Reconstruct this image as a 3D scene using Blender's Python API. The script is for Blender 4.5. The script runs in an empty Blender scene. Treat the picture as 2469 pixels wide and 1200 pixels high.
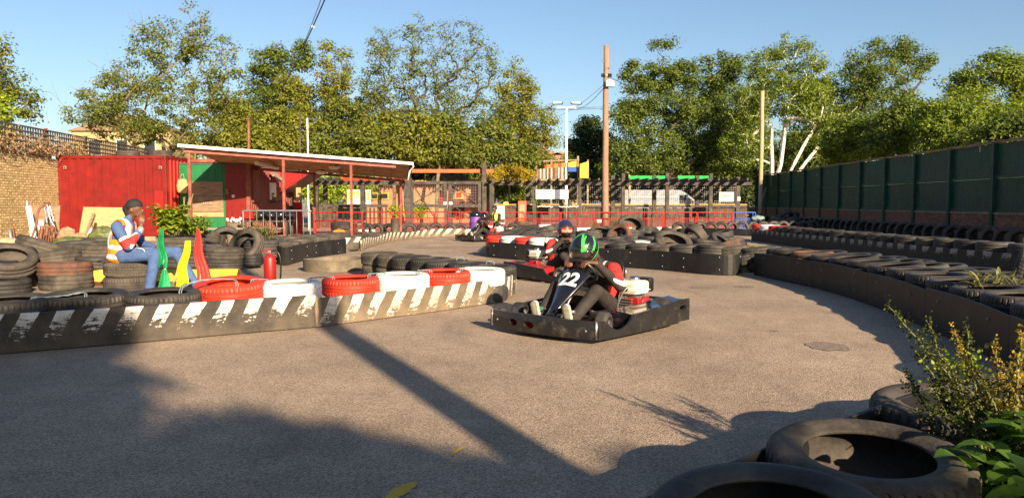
import bpy, bmesh, math, random
import numpy as np
from mathutils import Vector, Matrix, Euler
random.seed(11)
rng = np.random.default_rng(11)
S = bpy.context.scene
COL = S.collection
R = math.radians
# ------------------------------------------------------------------ camera, sky, sun, exposure
CAM_H, FPX, PX0, PY0, PITCH = 1.2, 1855.0, 1234.5, 600.0, math.atan(110 / 1855.0)
cam = bpy.data.cameras.new('camera')
cam.lens = 36.0 * FPX / 2469.0
cam.sensor_width = 36.0
cam.clip_start, cam.clip_end = 0.05, 2000
camo = bpy.data.objects.new('camera', cam)
COL.objects.link(camo)
camo.location = (0, 0, CAM_H)
camo.rotation_euler = (math.pi / 2 - PITCH, 0, 0)
S.camera = camo
SUN_AZ = Vector((0.434, -0.90, 0)).normalized()      # horizontal direction towards the sun
SUN_EL = R(21)
w = bpy.data.worlds.new('World')
S.world = w
w.use_nodes = True
nt = w.node_tree
bg = nt.nodes['Background']
sky = nt.nodes.new('ShaderNodeTexSky')
sky.sky_type = 'NISHITA'
sky.sun_disc = False
sky.sun_elevation = SUN_EL
sky.sun_rotation = math.atan2(SUN_AZ.x, SUN_AZ.y)
sky.air_density, sky.dust_density, sky.ozone_density = 1.0, 1.0, 2.6
nt.links.new(sky.outputs[0], bg.inputs[0])
bg.inputs[1].default_value = 0.054
sl = bpy.data.lights.new('sun', 'SUN')
sl.energy = 5.0
sl.angle = R(0.55)
sl.color = (1.0, 0.78, 0.53)
so = bpy.data.objects.new('sun', sl)
COL.objects.link(so)
so.rotation_euler = (-(SUN_AZ * math.cos(SUN_EL) + Vector((0, 0, math.sin(SUN_EL))))).to_track_quat('-Z', 'Y').to_euler()
so.location = (20, -40, 20)
vs = S.view_settings
vs.view_transform = 'Standard'
vs.look = 'None'
vs.gamma = 1
vs.use_curve_mapping = False
vs.exposure = 1.5

# ------------------------------------------------------------------ pixels to places
_F = Vector((0, math.cos(PITCH), -math.sin(PITCH)))
_U = Vector((0, math.sin(PITCH), math.cos(PITCH)))
def ray(px, py):
    return Vector((1, 0, 0)) * ((px - PX0) / FPX) - _U * ((py - PY0) / FPX) + _F
def gp(px, py, z=0.0):
    d = ray(px, py)
    return Vector((0, 0, CAM_H)) + d * ((z - CAM_H) / d.z)
def at(px, py, Y):
    d = ray(px, py)
    return Vector((0, 0, CAM_H)) + d * (Y / d.y)
def pxm(Y):                      # metres per photo pixel at depth Y
    return Y / FPX

# ------------------------------------------------------------------ object helpers
ORG = {}
def tag(o, label=None, cat=None, group=None, kind=None):
    if label: o['label'] = label
    if cat: o['category'] = cat
    if group: o['group'] = group
    if kind: o['kind'] = kind
    return o
def thing(name, label, cat, loc=(0, 0, 0), rz=0.0, group=None):
    o = bpy.data.objects.new(name, None)
    o.empty_display_size = 0.2
    COL.objects.link(o)
    o.location = loc
    o.rotation_euler = (0, 0, rz)
    ORG[o.name] = Vector(loc)
    return tag(o, label, cat, group)
def link(name, me, parent=None, loc=None, rot=None, sc=None):
    o = bpy.data.objects.new(name, me)
    COL.objects.link(o)
    if parent: o.parent = parent
    if loc is not None: o.location = loc
    if rot is not None: o.rotation_euler = rot
    if sc is not None: o.scale = sc if hasattr(sc, '__len__') else (sc, sc, sc)
    return o
def copy_tree(o, parent=None):
    c = o.copy()
    COL.objects.link(c)
    c.parent = parent
    for ch in list(o.children): copy_tree(ch, c)
    return c

class MB:
    def __init__(s):
        s.v, s.f, s.m, s.sm, s.uv = [], [], [], [], {}
    def add(s, vs, fs, mi=0, sm=False):
        b = len(s.v)
        s.v += [tuple(p) for p in vs]
        for f in fs:
            s.f.append([b + i for i in f]); s.m.append(mi); s.sm.append(sm)
        return s
    def box(s, c, d, rot=None, mi=0):
        M = Matrix.Identity(3) if rot is None else (rot.to_3x3() if hasattr(rot, 'to_3x3') else Euler(rot).to_matrix())
        c = Vector(c); vs = []
        for x in (-.5, .5):
            for y in (-.5, .5):
                for z in (-.5, .5):
                    vs.append(c + M @ Vector((x * d[0], y * d[1], z * d[2])))
        return s.add(vs, [(0, 1, 3, 2), (4, 6, 7, 5), (0, 4, 5, 1), (2, 3, 7, 6), (0, 2, 6, 4), (1, 5, 7, 3)], mi)
    def bar(s, a, b, wd, ht, up=(0, 0, 1), mi=0):
        a, b = Vector(a), Vector(b)
        d = b - a; L = d.length; x = d.normalized()
        u = Vector(up)
        if abs(x.dot(u)) > .98: u = Vector((0, 1, 0))
        y = u.cross(x).normalized(); z = x.cross(y)
        M = Matrix((x, y, z)).transposed()
        return s.box((a + b) / 2, (L, wd, ht), M, mi)
    def tube(s, pts, r, n=8, mi=0, cap=True, sm=True, flat=1.0):
        pts = [Vector(p) for p in pts]
        rs = r if hasattr(r, '__len__') else [r] * len(pts)
        vs, fs = [], []
        prev = None
        for i, p in enumerate(pts):
            t = (pts[min(i + 1, len(pts) - 1)] - pts[max(i - 1, 0)]).normalized()
            if prev is None:
                a = Vector((0, 0, 1)) if abs(t.z) < .9 else Vector((1, 0, 0))
                u = t.cross(a).normalized()
            else:
                u = (prev - t * prev.dot(t)).normalized()
            prev = u
            v = t.cross(u)
            for k in range(n):
                an = 2 * math.pi * k / n
                vs.append(p + (u * math.cos(an) + v * math.sin(an) * flat) * rs[i])
        for i in range(len(pts) - 1):
            for k in range(n):
                k2 = (k + 1) % n
                fs.append((i * n + k, i * n + k2, (i + 1) * n + k2, (i + 1) * n + k))
        s.add(vs, fs, mi, sm)
        if cap:
            b = len(s.v) - len(vs)
            s.f.append([b + k for k in range(n)][::-1]); s.m.append(mi); s.sm.append(False)
            s.f.append([b + (len(pts) - 1) * n + k for k in range(n)]); s.m.append(mi); s.sm.append(False)
        return s
    def lathe(s, prof, n=24, M=None, closed=False, mi=0, sm=True, capends=True):
        vs, fs = [], []
        m = len(prof)
        for k in range(n):
            a = 2 * math.pi * k / n
            for (r, z) in prof:
                p = Vector((r * math.cos(a), r * math.sin(a), z))
                vs.append(M @ p if M is not None else p)
        for k in range(n):
            k2 = (k + 1) % n
            for j in range(m if closed else m - 1):
                j2 = (j + 1) % m
                fs.append((k * m + j, k2 * m + j, k2 * m + j2, k * m + j2))
        s.add(vs, fs, mi, sm)
        if not closed and capends:
            b = len(s.v) - len(vs)
            if prof[0][0] > 1e-5: s.f.append([b + k * m for k in range(n)][::-1]); s.m.append(mi); s.sm.append(False)
            if prof[-1][0] > 1e-5: s.f.append([b + k * m + m - 1 for k in range(n)]); s.m.append(mi); s.sm.append(False)
        return s
    def ell(s, c, r, M=None, nu=16, nv=10, mi=0):
        vs, fs = [], []
        c = Vector(c)
        for j in range(1, nv):
            t = math.pi * j / nv
            for i in range(nu):
                a = 2 * math.pi * i / nu
                p = Vector((r[0] * math.sin(t) * math.cos(a), r[1] * math.sin(t) * math.sin(a), r[2] * math.cos(t)))
                vs.append(c + (M @ p if M is not None else p))
        top = Vector((0, 0, r[2])); bot = Vector((0, 0, -r[2]))
        vs.append(c + (M @ top if M is not None else top)); vs.append(c + (M @ bot if M is not None else bot))
        for j in range(nv - 2):
            for i in range(nu):
                i2 = (i + 1) % nu
                fs.append((j * nu + i, (j + 1) * nu + i, (j + 1) * nu + i2, j * nu + i2))
        T = (nv - 1) * nu
        for i in range(nu):
            i2 = (i + 1) % nu
            fs.append((T, i, i2)); fs.append((T + 1, (nv - 2) * nu + i2, (nv - 2) * nu + i))
        return s.add(vs, fs, mi, True)
    def prism(s, poly, f0, f1, mi=0):          # poly of 2-D points; f0, f1 map them onto the two end faces
        n = len(poly)
        vs = [f0(*p) for p in poly] + [f1(*p) for p in poly]
        fs = [list(range(n))[::-1], [n + i for i in range(n)]]
        for i in range(n):
            j = (i + 1) % n
            fs.append((i, j, n + j, n + i))
        return s.add(vs, fs, mi)
    def mesh(s, name, mats, org=None, fix=True):
        me = bpy.data.meshes.new(name)
        v = s.v
        if org is not None:
            v = [(p[0] - org[0], p[1] - org[1], p[2] - org[2]) for p in v]
        me.from_pydata(v, [], s.f)
        for m in (mats if isinstance(mats, (list, tuple)) else [mats]): me.materials.append(m)
        me.polygons.foreach_set('material_index', s.m)
        me.polygons.foreach_set('use_smooth', s.sm)
        if s.uv:
            ul = me.uv_layers.new(name='UVMap')
            for lo in me.loops:
                ul.data[lo.index].uv = s.uv.get(lo.vertex_index, (0, 0))
        if fix:
            bm = bmesh.new(); bm.from_mesh(me)
            bmesh.ops.recalc_face_normals(bm, faces=bm.faces)
            bm.to_mesh(me); bm.free()
        me.update()
        return me
    def build(s, name, mats, parent=None, world=False, bevel=0.0, fix=True):
        org = None
        if world and parent is not None:
            p = parent
            org = Vector((0, 0, 0))
            while p is not None:
                org += ORG.get(p.name, Vector((0, 0, 0))); p = p.parent
        o = link(name, s.mesh(name, mats, org, fix), parent)
        if bevel:
            b = o.modifiers.new('bevel', 'BEVEL'); b.width = bevel; b.segments = 2; b.limit_method = 'ANGLE'
        return o

def np_mesh(name, verts, k, mat, smooth=False):
    """verts: (N*k,3) -> N faces of k vertices"""
    n = len(verts) // k
    me = bpy.data.meshes.new(name)
    me.vertices.add(len(verts)); me.vertices.foreach_set('co', np.ascontiguousarray(verts, dtype=np.float32).ravel())
    me.loops.add(n * k); me.loops.foreach_set('vertex_index', np.arange(n * k, dtype=np.int32))
    me.polygons.add(n)
    me.polygons.foreach_set('loop_start', np.arange(0, n * k, k, dtype=np.int32))
    me.polygons.foreach_set('loop_total', np.full(n, k, dtype=np.int32))
    me.materials.append(mat)
    me.update(calc_edges=True)
    return me

def ribbon(mb, pts, z0, z1, th, side=1, mi=0, lift=None):
    """upright board of thickness th along a ground polyline; uv = (length, height)"""
    pts = [Vector((p[0], p[1], 0)) for p in pts]
    n = len(pts); arc = [0.0]
    for i in range(1, n): arc.append(arc[-1] + (pts[i] - pts[i - 1]).length)
    b = len(mb.v); vs = []
    for i, p in enumerate(pts):
        t = (pts[min(i + 1, n - 1)] - pts[max(i - 1, 0)]).normalized()
        nn = Vector((-t.y, t.x, 0)) * side
        dz = lift(arc[i]) if lift else 0.0
        for q, z in ((p, z0), (p, z1 + dz), (p + nn * th, z1 + dz), (p + nn * th, z0)):
            mb.uv[b + len(vs)] = (arc[i], z - z0)
            vs.append((q.x, q.y, z))
    fs = []
    for i in range(n - 1):
        for k in range(4):
            k2 = (k + 1) % 4
            fs.append((i * 4 + k, (i + 1) * 4 + k, (i + 1) * 4 + k2, i * 4 + k2))
    fs += [(0, 1, 2, 3), ((n - 1) * 4 + 3, (n - 1) * 4 + 2, (n - 1) * 4 + 1, (n - 1) * 4)]
    mb.add(vs, fs, mi)
    return mb
def smooth_path(pts, n):
    """Catmull-Rom resampling to n evenly spaced points"""
    P = [Vector(p) for p in pts]
    P = [P[0] * 2 - P[1]] + P + [P[-1] * 2 - P[-2]]
    out = []
    for i in range(1, len(P) - 2):
        for k in range(24):
            t = k / 24
            a, b, c, d = P[i - 1], P[i], P[i + 1], P[i + 2]
            out.append(0.5 * ((2 * b) + (c - a) * t + (2 * a - 5 * b + 4 * c - d) * t * t + (-a + 3 * b - 3 * c + d) * t ** 3))
    out.append(P[-2])
    L = [0.0]
    for i in range(1, len(out)): L.append(L[-1] + (out[i] - out[i - 1]).length)
    res = []; j = 0
    for k in range(n):
        s_ = L[-1] * k / (n - 1)
        while j < len(L) - 2 and L[j + 1] < s_: j += 1
        t = (s_ - L[j]) / max(1e-9, L[j + 1] - L[j])
        res.append(out[j].lerp(out[j + 1], min(1, t)))
    return res
def path_len(pts):
    return sum((Vector(pts[i + 1]) - Vector(pts[i])).length for i in range(len(pts) - 1))

def text_mesh(name, txt, size, mat, extrude=0.003, bold=0.0, align='CENTER'):
    cu = bpy.data.curves.new(name, 'FONT')
    cu.body = txt; cu.size = size; cu.extrude = extrude; cu.offset = bold
    cu.align_x = align; cu.align_y = 'CENTER'
    o = bpy.data.objects.new(name, cu); COL.objects.link(o)
    dg = bpy.context.evaluated_depsgraph_get()
    me = bpy.data.meshes.new_from_object(o.evaluated_get(dg))
    bpy.data.objects.remove(o); bpy.data.curves.remove(cu)
    me.materials.clear(); me.materials.append(mat)
    return me

# ------------------------------------------------------------------ materials
def mat(name, col, rough=0.7, var=0.18, scale=6.0, bump=0.0, bscale=40.0, metal=0.0, spec=0.3, dirt=None, dscale=3.0, damt=0.5, stretch=None, coat=0.0, rnd=0.0, emit=None):
    m = bpy.data.materials.new(name); m.use_nodes = True
    N, L = m.node_tree.nodes, m.node_tree.links
    p = N['Principled BSDF']
    p.inputs['Roughness'].default_value = rough
    p.inputs['Metallic'].default_value = metal
    p.inputs['Specular IOR Level'].default_value = spec
    if coat: p.inputs['Coat Weight'].default_value = coat; p.inputs['Coat Roughness'].default_value = .08
    tc = N.new('ShaderNodeTexCoord'); mp = N.new('ShaderNodeMapping')
    L.new(tc.outputs['Object'], mp.inputs['Vector'])
    if stretch: mp.inputs['Scale'].default_value = stretch
    oi = N.new('ShaderNodeObjectInfo')
    va = N.new('ShaderNodeVectorMath'); va.operation = 'ADD'
    vm = N.new('ShaderNodeVectorMath'); vm.operation = 'SCALE'; vm.inputs['Scale'].default_value = 37.0
    cx = N.new('ShaderNodeCombineXYZ')
    for i in range(3): L.new(oi.outputs['Random'], cx.inputs[i])
    L.new(cx.outputs[0], vm.inputs[0]); L.new(mp.outputs[0], va.inputs[0]); L.new(vm.outputs[0], va.inputs[1])
    vec = va.outputs[0]
    n1 = N.new('ShaderNodeTexNoise'); n1.inputs['Scale'].default_value = scale; n1.inputs['Detail'].default_value = 5; n1.inputs['Roughness'].default_value = .62
    L.new(vec, n1.inputs['Vector'])
    rp = N.new('ShaderNodeValToRGB')
    c = np.array(col)
    lo, hi = np.clip(c * (1 - var * 1.6), 0, 1), np.clip(c * (1 + var * 1.6), 0, 1)
    rp.color_ramp.elements[0].position, rp.color_ramp.elements[1].position = .28, .72
    rp.color_ramp.elements[0].color = (*lo, 1); rp.color_ramp.elements[1].color = (*hi, 1)
    L.new(n1.outputs['Fac'], rp.inputs['Fac'])
    out = rp.outputs[0]
    if rnd:
        hs = N.new('ShaderNodeHueSaturation')
        mr = N.new('ShaderNodeMapRange'); mr.inputs['To Min'].default_value = 1 - rnd; mr.inputs['To Max'].default_value = 1 + rnd
        L.new(oi.outputs['Random'], mr.inputs['Value']); L.new(mr.outputs[0], hs.inputs['Value']); L.new(out, hs.inputs['Color'])
        out = hs.outputs[0]
    if dirt is not None:
        n2 = N.new('ShaderNodeTexNoise'); n2.inputs['Scale'].default_value = dscale; n2.inputs['Detail'].default_value = 8; n2.inputs['Roughness'].default_value = .7
        L.new(vec, n2.inputs['Vector'])
        r2 = N.new('ShaderNodeValToRGB')
        r2.color_ramp.elements[0].position = 0.66 - damt * .35; r2.color_ramp.elements[1].position = 0.80 - damt * .25
        L.new(n2.outputs['Fac'], r2.inputs['Fac'])
        mx = N.new('ShaderNodeMixRGB'); mx.inputs['Color2'].default_value = (*dirt, 1)
        L.new(r2.outputs[0], mx.inputs['Fac']); L.new(out, mx.inputs['Color1'])
        out = mx.outputs[0]
    L.new(out, p.inputs['Base Color'])
    if bump:
        n3 = N.new('ShaderNodeTexNoise'); n3.inputs['Scale'].default_value = bscale; n3.inputs['Detail'].default_value = 4
        L.new(vec, n3.inputs['Vector'])
        bp = N.new('ShaderNodeBump'); bp.inputs['Strength'].default_value = bump; bp.inputs['Distance'].default_value = .02
        L.new(n3.outputs['Fac'], bp.inputs['Height']); L.new(bp.outputs[0], p.inputs['Normal'])
    if emit:
        p.inputs['Emission Color'].default_value = (*col, 1); p.inputs['Emission Strength'].default_value = emit
    return m

def leaf_mat(name, dark, light, trans=0.4, yellow=None, yamt=.1):
    m = bpy.data.materials.new(name); m.use_nodes = True
    N, L = m.node_tree.nodes, m.node_tree.links
    N.remove(N['Principled BSDF'])
    g = N.new('ShaderNodeNewGeometry')
    rp = N.new('ShaderNodeValToRGB')
    rp.color_ramp.elements[0].color = (*dark, 1); rp.color_ramp.elements[1].color = (*light, 1)
    if yellow:
        rp.color_ramp.elements[1].position = 1 - yamt - .02
        e = rp.color_ramp.elements.new(1 - yamt + .02); e.color = (*yellow, 1)
    L.new(g.outputs['Random Per Island'], rp.inputs['Fac'])
    d = N.new('ShaderNodeBsdfPrincipled'); d.inputs['Roughness'].default_value = .5; d.inputs['Specular IOR Level'].default_value = .25
    t = N.new('ShaderNodeBsdfTranslucent')
    hs = N.new('ShaderNodeHueSaturation'); hs.inputs['Saturation'].default_value = 1.15; hs.inputs['Value'].default_value = 1.5
    L.new(rp.outputs[0], hs.inputs['Color']); L.new(hs.outputs[0], t.inputs['Color']); L.new(rp.outputs[0], d.inputs['Base Color'])
    mx = N.new('ShaderNodeMixShader'); mx.inputs[0].default_value = trans
    L.new(d.outputs[0], mx.inputs[1]); L.new(t.outputs[0], mx.inputs[2])
    L.new(mx.outputs[0], N['Material Output'].inputs['Surface'])
    return m

def asphalt():
    m = bpy.data.materials.new('asphalt'); m.use_nodes = True
    N, L = m.node_tree.nodes, m.node_tree.links
    p = N['Principled BSDF']; p.inputs['Roughness'].default_value = .82; p.inputs['Specular IOR Level'].default_value = .35
    tc = N.new('ShaderNodeTexCoord'); o = tc.outputs['Object']
    def noise(sc, det=4, ro=.6):
        n = N.new('ShaderNodeTexNoise'); n.inputs['Scale'].default_value = sc; n.inputs['Detail'].default_value = det; n.inputs['Roughness'].default_value = ro
        L.new(o, n.inputs['Vector']); return n.outputs['Fac']
    def ramp(f, a, b, ca, cb):
        r = N.new('ShaderNodeValToRGB'); r.color_ramp.elements[0].position = a; r.color_ramp.elements[1].position = b
        r.color_ramp.elements[0].color = (*ca, 1); r.color_ramp.elements[1].color = (*cb, 1); L.new(f, r.inputs['Fac']); return r.outputs[0]
    v = N.new('ShaderNodeTexVoronoi'); v.inputs['Scale'].default_value = 120; L.new(o, v.inputs['Vector'])
    stone = ramp(v.outputs['Color'], .1, .95, (.18, .142, .105), (.50, .395, .295))
    big = ramp(noise(.55, 6), .33, .68, (.74, .72, .70), (1.12, 1.12, 1.12))
    mid = ramp(noise(4.5, 6, .7), .3, .75, (.80, .79, .79), (1.1, 1.1, 1.1))
    fine = ramp(noise(110, 3, .8), .3, .7, (.74, .74, .74), (1.2, 1.2, 1.19))
    cur = stone
    for q in (big, mid, fine):
        mx = N.new('ShaderNodeMixRGB'); mx.blend_type = 'MULTIPLY'; mx.inputs['Fac'].default_value = 1
        L.new(cur, mx.inputs['Color1']); L.new(q, mx.inputs['Color2']); cur = mx.outputs[0]
    # oil drips and rubber smears along the racing line
    mpn = N.new('ShaderNodeMapping'); mpn.inputs['Scale'].default_value = (1.5, .35, 1); mpn.inputs['Rotation'].default_value = (0, 0, R(35)); L.new(o, mpn.inputs['Vector'])
    nn = N.new('ShaderNodeTexNoise'); nn.inputs['Scale'].default_value = 1.1; nn.inputs['Detail'].default_value = 7; L.new(mpn.outputs[0], nn.inputs['Vector'])
    sp = ramp(nn.outputs['Fac'], .60, .74, (0, 0, 0), (.45, .45, .45))
    mx = N.new('ShaderNodeMixRGB'); mx.inputs['Color2'].default_value = (.075, .066, .058, 1)
    L.new(sp, mx.inputs['Fac']); L.new(cur, mx.inputs['Color1']); cur = mx.outputs[0]
    L.new(cur, p.inputs['Base Color'])
    bp = N.new('ShaderNodeBump'); bp.inputs['Strength'].default_value = .55; bp.inputs['Distance'].default_value = .006
    ad = N.new('ShaderNodeMath'); ad.operation = 'ADD'; L.new(v.outputs['Distance'], ad.inputs[0]); L.new(noise(45, 4, .7), ad.inputs[1])
    L.new(ad.outputs[0], bp.inputs['Height']); L.new(bp.outputs[0], p.inputs['Normal'])
    return m

def stripe_mat(name, period, slope, white, black, wear, dirtcol, base_dirt=.6):
    """painted diagonal stripes on a board, worn and grimy; uses the board's own length and height"""
    m = bpy.data.materials.new(name); m.use_nodes = True
    N, L = m.node_tree.nodes, m.node_tree.links
    p = N['Principled BSDF']; p.inputs['Roughness'].default_value = .7; p.inputs['Specular IOR Level'].default_value = .25
    tc = N.new('ShaderNodeTexCoord'); uv = tc.outputs['UV']
    sx = N.new('ShaderNodeSeparateXYZ'); L.new(uv, sx.inputs[0])
    def math_(op, a, b=None):
        n = N.new('ShaderNodeMath'); n.operation = op
        for i, q in enumerate((a, b)):
            if q is None: continue
            if isinstance(q, (int, float)): n.inputs[i].default_value = q
            else: L.new(q, n.inputs[i])
        return n.outputs[0]
    def noise(sc, det, ro=.6, st=None):
        n = N.new('ShaderNodeTexNoise'); n.inputs['Scale'].default_value = sc; n.inputs['Detail'].default_value = det; n.inputs['Roughness'].default_value = ro
        if st:
            mp = N.new('ShaderNodeMapping'); mp.inputs['Scale'].default_value = st; L.new(uv, mp.inputs['Vector']); L.new(mp.outputs[0], n.inputs['Vector'])
        else: L.new(uv, n.inputs['Vector'])
        return n.outputs['Fac']
    wob = math_('MULTIPLY', math_('SUBTRACT', noise(2.2, 3), .5), period * .45)
    u = math_('ADD', math_('SUBTRACT', sx.outputs[0], math_('MULTIPLY', sx.outputs[1], slope)), wob)
    fr = math_('FRACT', math_('DIVIDE', u, period))
    st = math_('LESS_THAN', fr, .5)
    # scuffed paint: long thin scratches plus chips, stronger low down where the karts rub
    sc = noise(9, 8, .75, (1, 5, 1)); ch = noise(22, 6, .7)
    low = math_('MULTIPLY', math_('SUBTRACT', .34, sx.outputs[1]), wear)
    k = math_('GREATER_THAN', math_('ADD', math_('ADD', math_('MULTIPLY', sc, .6), math_('MULTIPLY', ch, .4)), low), .62)
    k2 = math_('GREATER_THAN', math_('ADD', math_('MULTIPLY', noise(13, 8, .8, (1, 4, 1)), 1.0), 0.0), .70)
    pa = N.new('ShaderNodeMixRGB'); pa.inputs['Color1'].default_value = (*black, 1); pa.inputs['Color2'].default_value = (*white, 1)
    L.new(math_('MULTIPLY', st, math_('SUBTRACT', 1, k)), pa.inputs['Fac'])
    pb = N.new('ShaderNodeMixRGB'); pb.inputs['Color2'].default_value = (.42, .39, .34, 1)
    L.new(math_('MULTIPLY', k2, .7), pb.inputs['Fac']); L.new(pa.outputs[0], pb.inputs['Color1'])
    g = N.new('ShaderNodeValToRGB'); g.color_ramp.elements[0].position = .38; g.color_ramp.elements[1].position = .72
    L.new(math_('ADD', noise(3.5, 7, .65), math_('MULTIPLY', math_('SUBTRACT', .2, sx.outputs[1]), base_dirt)), g.inputs['Fac'])
    pd = N.new('ShaderNodeMixRGB'); pd.inputs['Color2'].default_value = (*dirtcol, 1)
    L.new(math_('MULTIPLY', g.outputs[0], .8), pd.inputs['Fac']); L.new(pb.outputs[0], pd.inputs['Color1'])
    L.new(pd.outputs[0], p.inputs['Base Color'])
    bp = N.new('ShaderNodeBump'); bp.inputs['Strength'].default_value = .4; bp.inputs['Distance'].default_value = .01
    L.new(sc, bp.inputs['Height']); L.new(bp.outputs[0], p.inputs['Normal'])
    return m

M = {}
M['asphalt'] = asphalt()
M['tyre'] = mat('tyre_rubber', (.024, .0228, .022), .66, .3, 5, .25, 30, spec=.4, dirt=(.066, .059, .050), dscale=2.6, damt=.5, rnd=.35)
M['tyre_old'] = mat('tyre_dusty', (.034, .030, .027), .8, .3, 5, .3, 30, spec=.3, dirt=(.092, .079, .063), dscale=3, damt=.65, rnd=.35)
M['tyre_red'] = mat('tyre_red_paint', (.48, .032, .014), .55, .12, 5, .2, 25, spec=.4, dirt=(.09, .03, .02), dscale=4, damt=.16)
M['tyre_white'] = mat('tyre_white_paint', (.74, .73, .70), .55, .06, 5, .2, 25, spec=.4, dirt=(.16, .13, .10), dscale=4, damt=.2)
M['tyre_rust'] = mat('tyre_faded_red', (.13, .055, .035), .85, .3, 5, .3, 30, dirt=(.05, .042, .035), dscale=4, damt=.8)
M['black_board'] = mat('black_plastic_board', (.0095, .0098, .011), .5, .25, 3, .12, 20, spec=.4, dirt=(.030, .027, .024), dscale=2.2, damt=.4)
M['belt'] = mat('grey_belt', (.17, .14, .10), .85, .2, 3, .3, 25, dirt=(.09, .075, .055), dscale=2, damt=.7)
M['black_plastic'] = mat('black_plastic', (.011, .011, .012), .36, .25, 8, .08, 60, spec=.5, dirt=(.06, .052, .042), dscale=7, damt=.36)
M['gloss_black'] = mat('gloss_black', (.008, .008, .012), .16, .2, 5, 0, spec=.6, coat=.6, dirt=(.05, .05, .05), dscale=9, damt=.12)
M['chrome'] = mat('chrome', (.62, .62, .64), .22, .1, 8, metal=1.0)
M['alu'] = mat('dull_metal', (.42, .41, .40), .42, .2, 14, .1, 60, metal=.85, dirt=(.10, .08, .06), dscale=9, damt=.5)
M['galv'] = mat('galvanised', (.21, .215, .22), .5, .15, 10, metal=.6)
M['white'] = mat('white_paint', (.76, .75, .72), .5, .07, 3, .05, 20, dirt=(.34, .30, .24), dscale=3, damt=.3)
M['cream'] = mat('cream_plastic', (.74, .69, .56), .4, .06, 5, spec=.45, dirt=(.3, .24, .16), dscale=7, damt=.35)
M['red'] = mat('red_paint', (.155, .0075, .006), .45, .15, 3, .05, 30, spec=.4, dirt=(.10, .008, .007), dscale=2.5, damt=.4)
M['red_bright'] = mat('bright_red_paint', (.30, .009, .007), .45, .1, 3, .05, 30, spec=.4, dirt=(.2, .009, .008), dscale=3, damt=.3)
M['red_dull'] = mat('dull_red_steel', (.21, .055, .042), .6, .2, 5, .1, 40, dirt=(.24, .12, .08), dscale=5, damt=.45)
M['red_plastic'] = mat('red_kart_plastic', (.26, .009, .009), .4, .15, 5, spec=.5, dirt=(.12, .02, .02), dscale=6, damt=.3)
M['orange'] = mat('orange_paint', (.46, .095, .035), .6, .12, 3, .05, 20)
M['green_paint'] = mat('green_paint', (.013, .14, .048), .5, .12, 3, .05, 20, dirt=(.02, .11, .045), dscale=3, damt=.35)
M['ply'] = mat('plywood', (.40, .26, .125), .75, .15, 4, .1, 40, stretch=(1, 1, 6), dirt=(.30, .19, .09), dscale=3, damt=.4)
M['ply_dark'] = mat('weathered_board', (.23, .15, .095), .8, .2, 4, .15, 30, stretch=(1, 1, 5), dirt=(.13, .09, .06), dscale=3, damt=.5)
M['timber'] = mat('old_timber', (.27, .20, .14), .85, .25, 6, .3, 30, stretch=(1, 1, 1), dirt=(.13, .10, .075), dscale=4, damt=.5)
M['timber_pole'] = mat('pole_timber', (.27, .165, .105), .85, .3, 9, .4, 20, stretch=(9, 9, .5), dirt=(.13, .09, .065), dscale=3, damt=.5)
M['timber_pale'] = mat('pale_pole_timber', (.34, .27, .16), .85, .2, 9, .3, 20, stretch=(9, 9, .5))
M['black_timber'] = mat('black_stained_timber', (.042, .036, .032), .7, .3, 6, .2, 30, dirt=(.10, .082, .066), dscale=4, damt=.5, rnd=.2)
M['brown_picket'] = mat('brown_picket', (.070, .042, .034), .75, .3, 6, .2, 30, dirt=(.12, .08, .06), dscale=4, damt=.4, rnd=.3)
M['yellow_tone'] = mat('yellow_timber', (.50, .30, .05), .75, .2, 6)
M['roof_under'] = mat('soffit_ply', (.44, .235, .12), .8, .15, 3, .1, 20, dirt=(.17, .085, .045), dscale=2, damt=.5)
M['roof_felt'] = mat('roof_felt', (.07, .065, .06), .9, .2, 5, .3, 40)
M['brick_y'] = mat('yellow_brick', (.42, .315, .155), .9, .25, 14, .5, 50, dirt=(.30, .20, .10), dscale=9, damt=.55, rnd=.22)
M['brick_r'] = mat('red_brick', (.26, .115, .075), .9, .25, 14, .5, 50, dirt=(.14, .10, .07), dscale=9, damt=.6, rnd=.3)
M['mortar'] = mat('mortar', (.36, .285, .18), .95, .2, 12, .4, 60)
M['mortar_r'] = mat('grey_mortar', (.17, .13, .10), .95, .2, 12, .4, 60)
M['fence_green'] = mat('dark_green_panel', (.009, .052, .032), .55, .2, 3, .08, 25, spec=.35, dirt=(.03, .06, .045), dscale=2, damt=.35)
M['banner_green'] = mat('green_netting', (.01, .33, .06), .7, .2, 4, .1, 30)
M['purple'] = mat('purple_drum', (.12, .05, .26), .45, .15, 4, spec=.45)
M['blue_barrier'] = mat('blue_steel', (.03, .10, .42), .5, .15, 5)
M['blue_cloth'] = mat('blue_overalls', (.05, .095, .22), .8, .18, 10, .35, 22)
M['hivis'] = mat('hivis_orange', (.80, .20, .015), .7, .1, 10, .3, 22)
M['hivis_y'] = mat('hivis_yellow', (.62, .72, .08), .7, .1, 10)
M['reflect'] = mat('reflective_tape', (.74, .74, .72), .45, .05, 10, .2, 30)
M['suit'] = mat('black_race_suit', (.026, .021, .019), .82, .25, 12, .45, 20)
M['suit_red'] = mat('red_suit_panel', (.46, .025, .022), .75, .15, 12, .4, 20)
M['suit_white'] = mat('white_suit_band', (.66, .62, .57), .75, .08, 12)
M['skin'] = mat('dark_skin', (.115, .052, .030), .5, .12, 12, .1, 60)
M['skin_l'] = mat('light_skin', (.42, .21, .13), .5, .1, 12)
M['cap'] = mat('black_cap', (.016, .016, .018), .75, .2, 12, .4, 60)
M['shoe'] = mat('grey_shoe', (.34, .33, .31), .7, .25, 14, .2, 40)
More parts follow.
